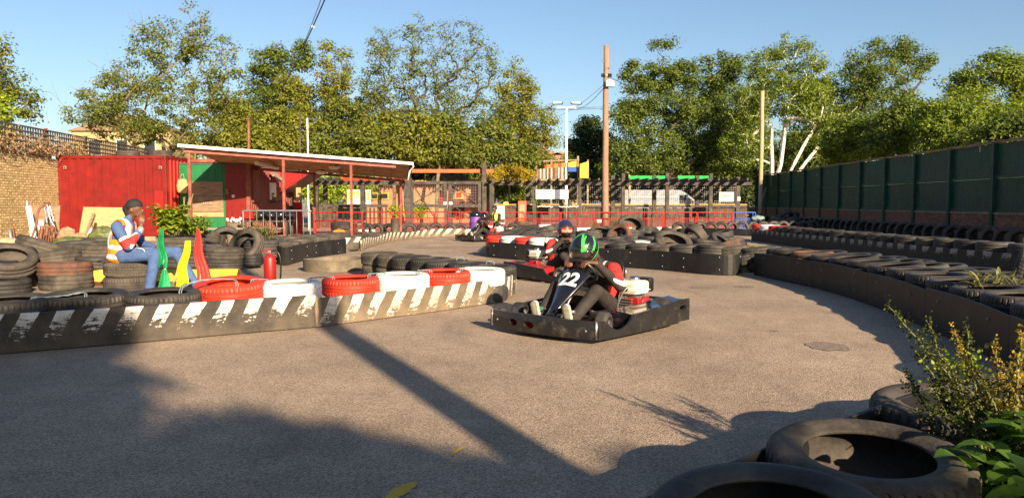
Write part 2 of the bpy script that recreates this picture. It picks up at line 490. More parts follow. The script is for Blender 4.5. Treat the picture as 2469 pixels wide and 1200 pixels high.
M['sole'] = mat('shoe_sole', (.14, .12, .095), .85, .3, 20, .5, 60)
M['visor'] = mat('visor', (.014, .013, .013), .06, .1, 4, spec=.8, coat=1.0)
M['navy'] = mat('navy_helmet', (.012, .020, .065), .15, .1, 4, spec=.6, coat=.8)
M['helm_green'] = mat('green_helmet_graphic', (.045, .62, .06), .25, .08, 6, spec=.5, coat=.5)
M['flag_green'] = mat('green_flag', (.008, .24, .085), .6, .12, 8, .3, 14)
M['flag_yellow'] = mat('yellow_flag', (.80, .52, .015), .6, .1, 8, .3, 14)
M['flag_red'] = mat('red_flag', (.62, .04, .035), .6, .1, 8, .3, 14)
M['tarp'] = mat('green_tarp', (.085, .105, .035), .5, .2, 6, .5, 12, spec=.4)
M['sack'] = mat('brown_sack', (.27, .19, .11), .85, .25, 6, .6, 12)
M['tan'] = mat('tan_bag', (.42, .28, .13), .8, .15, 8, .3, 20)
M['rope'] = mat('pale_rope', (.16, .21, .23), .8, .2, 20)
M['yellow_old'] = mat('flaking_yellow_paint', (.70, .48, .04), .7, .12, 4, .4, 20, dirt=(.24, .17, .10), dscale=6, damt=.5)
M['red_old'] = mat('faded_red_timber', (.17, .062, .036), .8, .2, 4, .3, 20, dirt=(.17, .11, .07), dscale=5, damt=.4)
M['salmon'] = mat('salmon_render', (.42, .175, .095), .8, .1, 2, .1, 20)
M['glass'] = mat('dark_glass', (.02, .024, .028), .08, .1, 3, spec=.7)
M['van'] = mat('van_white_shaded', (.21, .235, .27), .3, .04, 2, spec=.5, coat=.3)  # white van; the shade on it is put into this darker bluish grey
M['sign_white'] = mat('sign_white', (.80, .79, .76), .5, .03, 2)
M['sign_grey'] = mat('sign_grey', (.47, .47, .45), .5, .06, 3)
M['ink_grey'] = mat('ink_grey', (.16, .15, .15), .6, .05, 3)
M['ink_red'] = mat('ink_red', (.48, .16, .11), .6, .05, 3)
M['poster_y'] = mat('yellow_poster', (.78, .68, .10), .5, .1, 2)
M['lamp_glass'] = mat('lamp_glass', (.66, .67, .66), .12, .05, 3, spec=.6)
M['bark'] = mat('bark', (.15, .115, .075), .9, .3, 6, .4, 20)
M['bark_dark'] = mat('dark_bark', (.062, .05, .038), .9, .3, 6, .4, 20)
M['bark_birch'] = mat('birch_bark', (.66, .61, .54), .75, .12, 5, .2, 20, dirt=(.06, .05, .04), dscale=3.2, damt=.36, stretch=(1, 1, 2.5))
M['stem'] = mat('green_stem', (.12, .13, .04), .7, .2, 10)
M['dry'] = mat('dry_stems', (.24, .17, .095), .9, .3, 10)
M['road_yellow'] = mat('worn_yellow_line', (.55, .35, .04), .8, .15, 14, .3, 60, dirt=(.17, .14, .10), dscale=14, damt=.45)
M['patch'] = mat('tar_patch', (.19, .155, .125), .85, .3, 30, .5, 80)
M['chalk'] = mat('chalky_scuff', (.36, .32, .275), .85, .2, 30, .4, 80)
M['stripe_near'] = stripe_mat('black_white_board', .255, .55, (.60, .59, .56), (.026, .024, .022), .8, (.105, .085, .062), .5)
M['stripe_tan'] = stripe_mat('dusty_striped_board', .265, .55, (.66, .62, .55), (.085, .066, .046), .5, (.20, .155, .105), .8)
M['stripe_far'] = stripe_mat('far_striped_board', .42, 1.1, (.66, .61, .52), (.07, .058, .045), .5, (.20, .155, .105), .9)
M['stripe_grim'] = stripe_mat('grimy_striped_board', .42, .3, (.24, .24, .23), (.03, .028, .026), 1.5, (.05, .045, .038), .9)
M['leaf_ash'] = leaf_mat('ash_leaves', (.055, .085, .014), (.19, .22, .04), .42, (.27, .22, .06), .06)
M['leaf_yel'] = leaf_mat('yellowish_leaves', (.085, .11, .014), (.25, .265, .04), .42, (.30, .24, .05), .06)
M['leaf_mid'] = leaf_mat('mid_leaves', (.04, .075, .012), (.15, .19, .03), .3)
M['leaf_dark'] = leaf_mat('dark_leaves', (.018, .038, .010), (.065, .095, .020), .25)
M['leaf_birch'] = leaf_mat('birch_leaves', (.06, .10, .012), (.20, .26, .035), .35)
M['leaf_bright'] = leaf_mat('bright_leaves', (.13, .20, .015), (.34, .42, .04), .4)
M['leaf_gold'] = leaf_mat('golden_leaves', (.20, .16, .015), (.46, .34, .03), .4)
M['leaf_sage'] = leaf_mat('sage_leaves', (.12, .13, .05), (.27, .27, .12), .3)
M['leaf_dock'] = leaf_mat('dock_leaves', (.03, .07, .012), (.10, .19, .025), .45)
M['leaf_seed'] = leaf_mat('seed_heads', (.10, .075, .02), (.34, .25, .04), .4, (.52, .36, .03), .25)
M['leaf_spike'] = leaf_mat('brown_spikes', (.018, .030, .009), (.062, .068, .018), .3, (.12, .15, .025), .15)
M['leaf_dry'] = leaf_mat('dead_creeper', (.16, .10, .05), (.34, .23, .12), .2)
# ================================================================== ground
g = MB().add([(-160, -60, 0), (160, -60, 0), (160, 260, 0), (-160, 260, 0)], [(0, 1, 2, 3)])
tag(g.build('ground', M['asphalt']), kind='structure')
def blot(name, px, py, rx, ry, material, seed, rot=0.0, z=.004):
    rr = random.Random(seed); c = gp(px, py); n = 26; vs = []
    for k in range(n):
        a = 2 * math.pi * k / n; q = 1 + rr.uniform(-.12, .12)
        x, y = rx * math.cos(a) * q, ry * math.sin(a) * q
        vs.append((c.x + x * math.cos(rot) - y * math.sin(rot), c.y + x * math.sin(rot) + y * math.cos(rot), z))
    tag(MB().add(vs, [list(range(n))]).build(name, material), kind='structure')
blot('asphalt_patch', 1995, 835, .17, .21, M['patch'], 1)
blot('asphalt_patch', 1690, 693, .17, .17, M['patch'], 2)
blot('asphalt_patch', 1795, 691, .15, .14, M['patch'], 3)
blot('asphalt_patch', 1215, 615, .4, .13, M['patch'], 4)
blot('asphalt_patch', 1030, 597, .6, .2, M['patch'], 5)
blot('asphalt_patch', 1700, 990, .03, .02, M['patch'], 6)
blot('asphalt_patch', 1868, 798, .04, .03, M['patch'], 7)
def stroke(name, pxs, wd, material, seed):
    rr = random.Random(seed); P = [gp(*q) for q in pxs]
    P = smooth_path(P, 14); vs = []; n = len(P)
    for i, p in enumerate(P):
        t = (P[min(i + 1, n - 1)] - P[max(0, i - 1)]).normalized(); nn = Vector((-t.y, t.x, 0))
        ww = wd * (.4 + .6 * math.sin(math.pi * (i + .6) / n)) * rr.uniform(.8, 1.15)
        vs += [p + nn * ww / 2, p - nn * ww / 2]
    tag(MB().add([(v.x, v.y, .004) for v in vs], [(2 * i, 2 * i + 2, 2 * i + 3, 2 * i + 1) for i in range(n - 1)]).build(name, material), kind='structure')
stroke('yellow_road_marking', [(935, 1206), (965, 1185), (1000, 1163)], .075, M['road_yellow'], 1)
stroke('yellow_road_marking', [(1088, 1095), (1104, 1085), (1120, 1076)], .022, M['road_yellow'], 2)

# ================================================================== trees
def frustums(edges, sides=5):
    """edges: list of (p0, p1, r0, r1) -> quads"""
    E = np.array([[*a, *b] for a, b, _, _ in edges]); r0 = np.array([e[2] for e in edges]); r1 = np.array([e[3] for e in edges])
    p0, p1 = E[:, :3], E[:, 3:]
    t = p1 - p0; t /= np.maximum(1e-6, np.linalg.norm(t, axis=1))[:, None]
    ref = np.where(np.abs(t[:, 2:3]) < .9, np.array([[0, 0, 1.]]), np.array([[1., 0, 0]]))
    u = np.cross(t, ref); u /= np.linalg.norm(u, axis=1)[:, None]; v = np.cross(t, u)
    q = []
    for k in range(sides):
        a0, a1 = 2 * math.pi * k / sides, 2 * math.pi * (k + 1) / sides
        d0 = u * math.cos(a0) + v * math.sin(a0); d1 = u * math.cos(a1) + v * math.sin(a1)
        q.append(np.stack([p0 + d0 * r0[:, None], p0 + d1 * r0[:, None], p1 + d1 * r1[:, None], p1 + d0 * r1[:, None]], 1))
    return np.concatenate(q, 0).reshape(-1, 3)
def leaf_quads(c, L, W, droop=.35, rg=rng, hint=None):
    n = len(c)
    a = rg.normal(size=(n, 3)); a[:, 2] -= droop
    nn = rg.normal(size=(n, 3)); nn[:, 2] += .8
    if hint is not None:
        nn = nn * .55 + hint * 1.5; nn /= np.linalg.norm(nn, axis=1)[:, None]
        a -= nn * np.sum(a * nn, 1)[:, None]
    a /= np.linalg.norm(a, axis=1)[:, None]
    b = np.cross(nn, a); b /= np.maximum(1e-6, np.linalg.norm(b, axis=1))[:, None]
    s = rg.uniform(.65, 1.35, size=(n, 1))
    return np.stack([c - a * L * s * .5, c + b * W * s * .5 + a * L * s * .05, c + a * L * s * .5, c - b * W * s * .5 + a * L * s * .05], 1).reshape(-1, 3)
def tree(name, label, basepx, Y, lobes, ncl, nleaf, leaf, lm, bm_, tr=.16, cr=.42, group=None, cat='tree', world=None, top_thin=0.0, bare=0, trunk_h=.45, seed=0, twig=.012, multi=None, ws=.5):
    rg = np.random.default_rng(seed + 100)
    if world is None:
        base = at(basepx, 600, Y); base = np.array([base.x, Y, 0.0])
        LB = []
        for (cx, cy, rx, ry) in lobes:
            c = at(cx, cy, Y + rg.uniform(-.6, .6) * rx * pxm(Y)); LB.append((c.x, c.y, c.z, rx * pxm(Y), rx * pxm(Y) * .85, ry * pxm(Y)))
    else:
        base = np.array(world, float); LB = lobes
    LB = np.array(LB)
    vol = (LB[:, 3] * LB[:, 5]); pick = rg.choice(len(LB), size=ncl, p=vol / vol.sum())
    d = rg.normal(size=(ncl, 3)); d /= np.linalg.norm(d, axis=1)[:, None]
    rad = rg.uniform(0.15, 1, size=(ncl, 1)) ** .45
    C = LB[pick, :3] + d * rad * LB[pick, 3:]
    C[:, 2] = np.maximum(C[:, 2], .25)
    zt, zb = C[:, 2].max(), C[:, 2].min()
    cen = C.mean(0)
    hgt = zt
    # trunk
    th = max(zb + .3, hgt * trunk_h)
    nodes, par = [base], [-1]
    starts = multi if multi else [(0, 0)]
    for (ox, lean) in starts:
        prev = 0
        for i in range(1, 7):
            t = i / 6
            p = base + np.array([(cen[0] - base[0]) * t * .6 + ox * t + lean * t * t, (cen[1] - base[1]) * t * .5, th * t])
            p[:2] += rg.normal(size=2) * .03 * hgt * .15
            nodes.append(p); par.append(prev); prev = len(nodes) - 1
    order = np.argsort(np.linalg.norm(C - (base + [0, 0, th * .6]), axis=1))
    ends = []
    for i in order:
        c = C[i]; A = np.array(nodes)
        dv = c - A; dist = np.linalg.norm(dv, axis=1)
        cost = dist + .9 * np.maximum(0, A[:, 2] - c[2] + .35 * np.linalg.norm(dv[:, :2], axis=1))
        cost[0] += 50
        j = int(np.argmin(cost))
        a = A[j]
        mid = (a + c) / 2 + rg.normal(size=3) * .06 * dist[j]; mid[2] += .05 * dist[j]
        nodes.append(mid); par.append(j); nodes.append(c); par.append(len(nodes) - 2); ends.append(len(nodes) - 1)
    n = len(nodes); cnt = np.zeros(n)
    for e in ends: cnt[e] += 1
    for k in range(n - 1, 0, -1): cnt[par[k]] += cnt[k]
    tot = max(1, cnt.max()); rr = np.maximum(twig, tr * (cnt / tot) ** .52)
    edges = []
    for k in range(1, n):
        edges.append((nodes[par[k]], nodes[k], min(rr[par[k]], rr[k] * 1.35), rr[k]))
    edges[0] = (edges[0][0], edges[0][1], rr[0] * 1.25, edges[0][3])
    for b in range(bare):                       # bare twigs poking out of the top
        e = nodes[ends[rg.integers(len(ends))]]
        dirn = e - cen; dirn /= np.linalg.norm(dirn); dirn[2] = abs(dirn[2]) + .5
        p1 = e + dirn * rg.uniform(.5, 1.3) + rg.normal(size=3) * .1
        edges.append((e, p1, twig, twig * .5))
        edges.append(((e + p1) / 2, (e + p1) / 2 + dirn * .5 + rg.normal(size=3) * .25, twig * .7, twig * .4))
    nleaf, leaf, cr = nleaf * 2.3, leaf * .85, cr * 1.15
    k = np.full(len(C), float(nleaf))
    if top_thin: k *= 1 - top_thin * np.clip((C[:, 2] - zb) / (zt - zb), 0, 1) ** 1.5
    k = np.maximum(3, (k * rg.uniform(.4, 1.5, size=len(C)))).astype(int)
    cc = np.repeat(C, k, 0)
    off = rg.normal(size=cc.shape); off /= np.linalg.norm(off, axis=1)[:, None]; hint = off.copy(); hint[:, 2] += .35
    fr_ = np.repeat(rg.uniform(.75, 1.55, size=len(C)), k, 0)[:, None]
    off *= (rg.uniform(.1, 1, size=(len(cc), 1)) ** .5) * fr_ * np.array([cr, cr, cr * .6])
    cc = cc + off + rg.normal(size=cc.shape) * cr * .12; cc[:, 2] = np.maximum(cc[:, 2], .06)
    root = thing(name, label, cat, tuple(base), 0, group)
    link('trunk', np_mesh('trunk', frustums(edges) - base, 4, bm_), root)
    link('crown', np_mesh('crown', leaf_quads(cc - base, leaf, leaf * ws, rg=rg, hint=hint), 4, lm), root)
    return root
GB = 'trees behind the canopy and pergola'
tree('ash_tree', 'tallest sparse ash tree with bare twig tips rising behind the red container', 395, 42,
     [(470, 45, 34, 45), (410, 110, 95, 60), (335, 180, 95, 60), (500, 140, 75, 75), (380, 250, 170, 75), (545, 215, 50, 80), (250, 235, 70, 45), (430, 320, 150, 55), (300, 310, 90, 45), (215, 280, 60, 25)],
     520, 27, .18, M['leaf_ash'], M['bark'], .17, .36, GB, top_thin=.62, bare=46, seed=1)
tree('leafy_tree', 'dark green bushy tree beside the rusty stack behind the canopy roof', 665, 48,
     [(655, 145, 45, 38), (725, 135, 26, 32), (650, 205, 58, 50), (690, 260, 75, 60), (620, 290, 60, 60)], 260, 42, .2, M['leaf_mid'], M['bark_dark'], .17, .45, GB, seed=2)
tree('yellowing_tree', 'slim yellowish tree with two pointed tops behind the canopy', 800, 46,
     [(788, 130, 18, 40), (830, 145, 20, 34), (805, 200, 48, 42), (770, 250, 70, 50), (700, 215, 50, 38), (840, 270, 50, 50)], 240, 30, .18, M['leaf_yel'], M['bark'], .14, .38, GB, top_thin=.3, seed=3)
tree('tall_sparse_tree', 'tall thin-leaved tree with open branches above the canopy end', 985, 45,
     [(915, 100, 42, 36), (1005, 75, 48, 36), (950, 150, 75, 45), (905, 200, 38, 40), (1010, 170, 45, 60), (960, 230, 85, 50), (900, 265, 60, 40)], 300, 17, .16, M['leaf_ash'], M['bark_dark'], .13, .36, GB, top_thin=.35, seed=4, trunk_h=.55)
tree('dark_trunked_tree', 'open-crowned tree on a dark straight trunk behind the timber gate', 1085, 46,
     [(1110, 80, 58, 32), (1155, 140, 50, 50), (1075, 150, 45, 50), (1110, 210, 85, 48), (1185, 170, 22, 40), (1130, 270, 90, 50), (1050, 250, 50, 40)], 320, 15, .16, M['leaf_ash'], M['bark_dark'], .17, .36, GB, top_thin=.45, seed=5, trunk_h=.55)
tree('leafy_tree', 'yellow-green tree tapering to the white floodlight mast', 1250, 48,
     [(1235, 165, 28, 28), (1250, 225, 50, 45), (1275, 290, 68, 50), (1225, 300, 50, 60), (1300, 345, 55, 40)], 250, 30, .19, M['leaf_yel'], M['bark'], .13, .42, GB, top_thin=.3, seed=6)
GH = 'bushy growth under the trees behind the canopy'
for i, (bx, lob, lm) in enumerate([
        (560, [(560, 290, 45, 70), (590, 350, 60, 45), (510, 350, 60, 40)], 'leaf_yel'),
        (700, [(700, 310, 75, 50), (660, 350, 70, 40), (760, 340, 60, 45)], 'leaf_yel'),
        (830, [(835, 300, 55, 70), (880, 350, 70, 45), (780, 360, 60, 35)], 'leaf_ash'),
        (950, [(930, 320, 60, 50), (1000, 330, 60, 60), (900, 360, 60, 40)], 'leaf_yel'),
        (1050, [(1050, 320, 70, 50), (1110, 350, 75, 45), (1030, 370, 60, 35)], 'leaf_ash'),
        (1190, [(1190, 340, 60, 45), (1150, 370, 60, 40), (1250, 380, 60, 30)], 'leaf_ash')]):
    tree('understorey_tree', ['dense yellow-green understorey tree low behind the container and canopy joint', 'dense yellow-green understorey tree behind the middle of the canopy roof', 'dense yellow-green understorey tree behind the canopy right half', 'dense yellow-green understorey tree above the canopy gutter end', 'dense yellow-green understorey tree over the left gate leaf', 'dense yellow-green understorey tree over the right gate leaf and orange beam'][i], bx, 43.5, lob, 120, 46, .23, M[lm], M['bark'], .11, .50, GH, seed=20 + i)
for i, (bx, lob) in enumerate([(1010, [(1010, 400, 50, 30), (985, 425, 40, 25)]), (1110, [(1110, 400, 60, 30), (1140, 420, 50, 25)]), (1290, [(1290, 400, 50, 35), (1270, 430, 40, 25)]), (690, [(690, 400, 60, 40), (730, 430, 50, 40)])]):
    tree('understorey_tree', ['shaded bush glimpsed above the left gate leaf', 'shaded bush glimpsed under the orange beam', 'shaded bush left of the play tower', 'shaded bush behind the kiosk awning'][i], bx, 52, lob, 120, 46, .22, M['leaf_ash'], M['bark'], .08, .5, GH, seed=60 + i)
tree('elder_tree', 'bushy green tree low behind the left pergola posts', 800, 44, [(800, 470, 60, 45), (760, 455, 40, 40), (850, 440, 50, 40)], 120, 46, .18, M['leaf_bright'], M['bark'], .08, .4, seed=31)
tree('elder_tree', 'shaded green shrub behind the pergola right of the gate', 1230, 44, [(1230, 465, 35, 45), (1260, 480, 35, 35), (1200, 450, 30, 30)], 90, 46, .18, M['leaf_mid'], M['bark'], .08, .4, seed=32)
tree('golden_shrub', 'golden yellow leaved shrub over the pergola by the gate', 1225, 41.5, [(1225, 410, 40, 16), (1195, 425, 25, 16), (1260, 425, 30, 14)], 70, 34, .13, M['leaf_gold'], M['bark'], .05, .28, seed=33, cat='shrub')
tree('young_shrub', 'small bright shrub growing beside the timber gate', 1010, 43, [(1010, 505, 25, 20), (955, 508, 18, 16)], 30, 30, .13, M['leaf_bright'], M['bark'], .03, .25, seed=34, cat='shrub')
tree('dark_tree', 'distant dark tree between the mast and wooden pole', 1425, 62, [(1420, 310, 34, 34), (1440, 360, 50, 50), (1395, 350, 28, 28), (1430, 410, 60, 40)], 210, 40, .24, M['leaf_dark'], M['bark_dark'], .18, .5, seed=35)
tree('distant_tree', 'small pale green tree far off beyond the floodlight mast', 1385, 75, [(1385, 365, 25, 25), (1395, 395, 40, 30)], 70, 30, .26, M['leaf_mid'], M['bark'], .13, .6, seed=36)
GR = 'trees behind the dark green fence and pergola'
tree('broad_tree', 'broad dense dark tree behind the wooden utility pole with a tuft on top', 1610, 53,
     [(1528, 190, 42, 40), (1600, 185, 60, 45), (1685, 175, 62, 45), (1745, 165, 40, 36), (1600, 265, 110, 60), (1515, 290, 45, 60), (1560, 365, 95, 60), (1690, 310, 100, 90), (1600, 108, 22, 14), (1660, 395, 110, 40), (1500, 400, 50, 40)],
     620, 46, .21, M['leaf_mid'], M['bark_dark'], .25, .5, GR, seed=7)
tree('birch_tree', 'white-trunked birch with bright drooping leaves above the green fence', 1858, 50,
     [(1900, 118, 55, 30), (1850, 165, 62, 45), (1950, 180, 55, 55), (1880, 235, 105, 55), (1800, 270, 60, 55), (1975, 270, 55, 60), (1790, 350, 55, 55), (1990, 340, 55, 55), (2045, 330, 45, 40)],
     520, 40, .17, M['leaf_birch'], M['bark_birch'], .26, .42, GR, seed=8, trunk_h=.62, multi=[(-.5, -.3), (.3, .1), (1.3, 1.6), (2.2, 2.6)])
tree('rounded_tree', 'domed tree with gaps of sky behind the green fence', 2130, 58,
     [(2075, 160, 42, 36), (2150, 118, 62, 26), (2210, 145, 45, 30), (2130, 185, 95, 42), (2060, 240, 42, 45), (2130, 260, 90, 50)], 360, 30, .21, M['leaf_mid'], M['bark_dark'], .2, .5, GR, seed=9)
tree('leafy_tree', 'large fresh green tree at the open end of the green fence', 2390, 36,
     [(2330, 205, 55, 42), (2405, 165, 62, 40), (2465, 205, 55, 55), (2350, 270, 95, 55), (2450, 300, 75, 60), (2540, 250, 80, 90)], 420, 42, .17, M['leaf_birch'], M['bark'], .2, .42, GR, seed=10)
GL = 'lower trees crowding over the green fence'
for i, (bx, Y, lob) in enumerate([
        (2070, 40, [(2070, 330, 75, 60), (2030, 370, 55, 35)]), (2190, 36, [(2190, 300, 75, 60), (2140, 350, 60, 40)]),
        (2290, 33, [(2280, 300, 75, 60), (2310, 350, 80, 40)]), (2420, 29, [(2420, 330, 90, 40), (2480, 320, 70, 60)]), (1730, 56, [(1730, 390, 60, 50), (1770, 400, 40, 40)]), (1960, 52, [(1950, 390, 60, 40), (1990, 385, 40, 40)])]):
    tree('understorey_tree', ['leafy low tree over the fence right of the birch trunks', 'leafy low tree bulging over the middle of the green fence', 'leafy low tree over the fence before the large fresh green tree', 'leafy low tree brushing the near end of the green fence', 'leafy low tree over the pergola end left of the pale pole', 'leafy low tree just right of the white birch trunks'][i], bx, Y, lob, 170, 48, .17, M['leaf_mid' if i % 2 else 'leaf_birch'], M['bark'], .1, .42, GL, seed=50 + i)
for i, (bx, lob) in enumerate([(1330, [(1330, 455, 60, 40), (1300, 480, 50, 40)]), (1430, [(1430, 450, 60, 40), (1460, 480, 50, 40)]), (1540, [(1540, 440, 70, 45), (1560, 480, 60, 40)]), (1650, [(1650, 440, 70, 45), (1640, 480, 60, 40)]), (1750, [(1750, 430, 65, 50), (1760, 480, 60, 40)]), (1850, [(1850, 400, 75, 50), (1860, 460, 70, 50)]), (1940, [(1935, 390, 60, 45), (1950, 450, 70, 50)])]):
    tree('hedge_tree', 'dark hedge-like tree closing the gaps behind the pergola mesh', bx, 61 + i % 2, lob, 130, 50, .26, M['leaf_dark'], M['bark_dark'], .1, .6, 'dark hedge trees behind the pergola', seed=70 + i)
for i, (px, Y, lab) in enumerate(((1760, 60, 'mid green tree between the broad tree and the birch'), (1985, 60, 'mid green tree behind the birch boughs'))):
    tree('leafy_tree', lab, px, Y, [(px, 250, 75, 70), (px - 30, 330, 80, 60), (px + 40, 350, 70, 60)], 260, 40, .23, M['leaf_mid'], M['bark_dark'], .2, .55, GR, seed=80 + i)
tree('overhanging_tree', 'feathery tree with sparse boughs beyond the lattice topped wall', -30, 27, [(5, 120, 18, 30), (30, 190, 40, 28), (45, 235, 55, 26), (70, 275, 38, 14), (-40, 200, 60, 90)], 130, 20, .15, M['leaf_ash'], M['bark'], .12, .3, seed=12)
tree('climbing_shrub', 'bright green creeper leaves on top of the brick wall', 5, 24, [(8, 250, 16, 18), (0, 280, 22, 14), (15, 320, 20, 24)], 40, 22, .14, M['leaf_bright'], M['bark'], .03, .2, seed=13, cat='shrub')
# trees and pole that stand behind the photographer and shade the near track
tree('shade_tree', 'leafy tree behind the photographer shading the near left track', 0, 0,
     [(5.0, -11.6, 5.6, 1.0, 1.3, 1.4), (4.2, -11.6, 5.9, 1.1, 1.3, 1.5), (2.6, -11.2, 5.6, 1.3, 1.3, 1.6), (1.0, -11.4, 5.7, 1.3, 1.3, 1.6), (4.6, -11.4, 7.0, .6, .8, .8), (-.6, -11, 5.4, 1.4, 1.2, 1.6), (3.2, -11.5, 4.0, 1.9, .9, 1.2), (1, -11.5, 4.0, 1.6, .9, 1.2)], 420, 80, .44, M['leaf_mid'], M['bark_dark'], .16, .38, world=(.6, -11.6, 0), seed=14)
tree('shade_tree', 'lower tree behind the photographer shading the foot of the track', 0, 0,
     [(4.9, -9, 4.1, 1.2, 1.2, 1.2), (5.9, -9, 3.9, .9, 1.1, 1.1), (3.6, -9.2, 4.0, 1.1, 1., 1.1)], 240, 80, .4, M['leaf_mid'], M['bark_dark'], .12, .3, world=(4.9, -9, 0), seed=15)

for i, (x, y, lab) in enumerate(((-8.5, -5, 'tall unseen tree added behind the photographer on the left to block sky light'), (-13, -1, 'tall unseen tree added behind the photographer near the brick wall to block sky light'), (-3.5, -15, 'broad unseen tree added well behind the photographer to block sky light'))):
    tree('shade_tree', lab, 0, 0, [(x, y, 6.5, 2.6, 2.6, 2.6), (x + 1.5, y - .5, 4.5, 2.2, 2.2, 1.8), (x - 1.5, y, 4.2, 2.2, 2.2, 1.8)], 200, 30, .5, M['leaf_mid'], M['bark_dark'], .2, .6, world=(x, y, 0), seed=90 + i)  # unseen trees added to block sky light and deepen the foreground shade
# ================================================================== poles, masts and cables
def pole(name, label, px, Y, ytop, r0, r1, material, ybot=None, cat='pole', group=None):
    b = at(px, 500, Y); zt = at(px, ytop, Y).z
    root = thing(name, label, cat, (b.x, Y, 0), 0, group)
    pts = [(random.uniform(-.012, .012) * (0 < k < 8), random.uniform(-.012, .012) * (0 < k < 8), zt * k / 8) for k in range(9)]
    MB().tube(pts, [r0 + (r1 - r0) * k / 8 for k in range(9)], 14).build('shaft', material, root)
    return root, b, zt
up, ub, uz = pole('utility_pole', 'tall weathered wooden pole carrying a floodlight amid the tyre island', 1459, 33, 110, .15, .105, M['timber_pole'], cat='utility pole')
def floodlight(parent, off, wd, ht, tilt, rz):
    Mx = Matrix.Rotation(rz, 3, 'Z') @ Matrix.Rotation(tilt, 3, 'X')
    h = MB().box(off, (wd, .07, ht), Mx)
    for k in range(5): h.box(Vector(off) + Mx @ Vector(((k - 2) * wd / 5.5, .06, 0)), (.012, .06, ht * .8), Mx)
    ho = h.build('floodlight_housing', M['black_plastic'], parent)
    MB().box(Vector(off) + Mx @ Vector((0, -.038, 0)), (wd * .84, .012, ht * .8), Mx).build('floodlight_glass', M['lamp_glass'], ho)
    MB().box(Vector(off) + Mx @ Vector((0, .03, ht * .62)), (wd * .5, .03, .03), Mx).build('bracket', M['galv'], parent)
floodlight(up, (.14, -.2, at(1467, 204, 33).z), .40, .28, R(-12), R(14))
z = at(1460, 183, 33).z
for sx in (-.13, .14): MB().box((sx, -.1, z), (.15, .14, .13), (R(20), 0, R(8))).build('small_floodlight', M['black_plastic'], up)
MB().box((0, -.13, z), (.16, .03, .05)).build('bracket', M['galv'], up)
for zz, s_ in ((at(0, 148, 33).z, -1), (at(0, 165, 33).z, 1)):
    MB().tube([(0, -.1, zz), (s_ * .14, -.14, zz - .02), (s_ * .2, -.14, zz + .02)], .015, 6).build('cable_hook', M['galv'], up)
mast, mb_, mz = pole('floodlight_mast', 'slim white steel mast with a twin floodlight head', 1365, 52, 262, .10, .075, M['white'], cat='light mast')
MB().box((0, 0, mz + .05), (1.3, .1, .09)).build('crossbar', M['white'], mast)
for sx in (-.5, .5):
    MB().box((sx, 0, mz + .13), (.3, .2, .06)).build('bracket', M['galv'], mast)
    floodlight(mast, (sx * 1.25, -.1, mz + .34), .72, .22, R(-50), R(20) * sx)
pole('wooden_pole', 'plain pale wooden pole at the corner of the green fence', 1833, 47, 220, .13, .12, M['timber_pale'], cat='pole')
rp_, _, rz_ = pole('steel_post', 'thin rust-red post sticking up behind the canopy roof', 603, 31, 287, .055, .05, M['red_dull'], cat='post')
MB().box((0, 0, rz_), (.14, .14, .05)).build('cap', M['red_dull'], rp_)
pole('steel_post', 'thin black pipe rising behind the canopy roof', 726, 32, 273, .035, .035, M['black_timber'], cat='post')
pole('steel_post', 'thin white pipe rising behind the canopy roof', 744, 34, 285, .035, .035, M['white'], cat='post')
fm, _, fz = pole('floodlight_mast', 'grey mast head with floodlights beyond the lattice topped wall', 24, 34, 222, .07, .06, M['galv'], cat='light mast')
floodlight(fm, (-.25, -.1, fz + .1), .5, .2, R(-50), R(-15)); floodlight(fm, (.3, -.1, fz), .45, .2, R(-50), R(15))
MB().box((0, 0, fz), (.8, .08, .08)).build('crossbar', M['galv'], fm)
b_, zb_ = Vector((3.6, -3.7, 0)), 8.6
shp = thing('utility_pole', 'wooden pole behind the photographer throwing the long straight shadow', 'utility pole', b_)
MB().tube([(0, 0, 0), (.01, 0, 4), (0, 0, zb_)], [.15, .14, .12], 14).build('shaft', M['timber_pole'], shp)
def cable(label, a, b, sag, r, group=None, knob=None):
    a, b = Vector(a), Vector(b); n = 20
    pts = []
    for k in range(n + 1):
        t = k / n; p = a.lerp(b, t); p.z -= sag * 4 * t * (1 - t); pts.append(p)
    c0 = thing('overhead_cable', label, 'cable', a, 0, group)
    MB().tube(pts, r, 5).build('wire', M['black_plastic'], c0, world=True)
    if knob is not None:
        MB().ell(pts[int(knob * n)], (.05, .05, .05), None, 8, 6).build('insulator', M['white'], c0, world=True)
ptop = Vector((ub.x, 33, at(1459, 205, 33).z))
mtop = Vector((mb_.x, 52, mz + .1))
cable('cable slung from the wooden pole to the white mast', ptop, mtop, .5, .014)
cable('upper thin wire from the wooden pole down past the white mast', ptop + Vector((0, 0, .1)), at(1320, 285, 56), .35, .010)
cable('wire from the wooden pole across the dark trees', ptop + Vector((0, 0, .4)), at(1833, 232, 47), .9, .010)
for k, yy in enumerate((258, 262)):
    cable('level wire running from the wooden pole across the treetops', Vector((ub.x, 33, at(1459, yy, 33).z)), at(640, 262 + 3 * k, 38), .12, .009, 'level wires through the treetops')
cable('thick cable slanting steeply down out of the sky past the trees', at(800, -40, 20), at(655, 250, 37), .25, .020, knob=.2)
cable('thin cable hung beside the thick slanting one', at(788, -40, 20), at(655, 248, 37), .42, .010)
cable('drooping wire from the rust-red post along the canopy', at(603, 290, 31), at(1170, 315, 38), .45, .012)

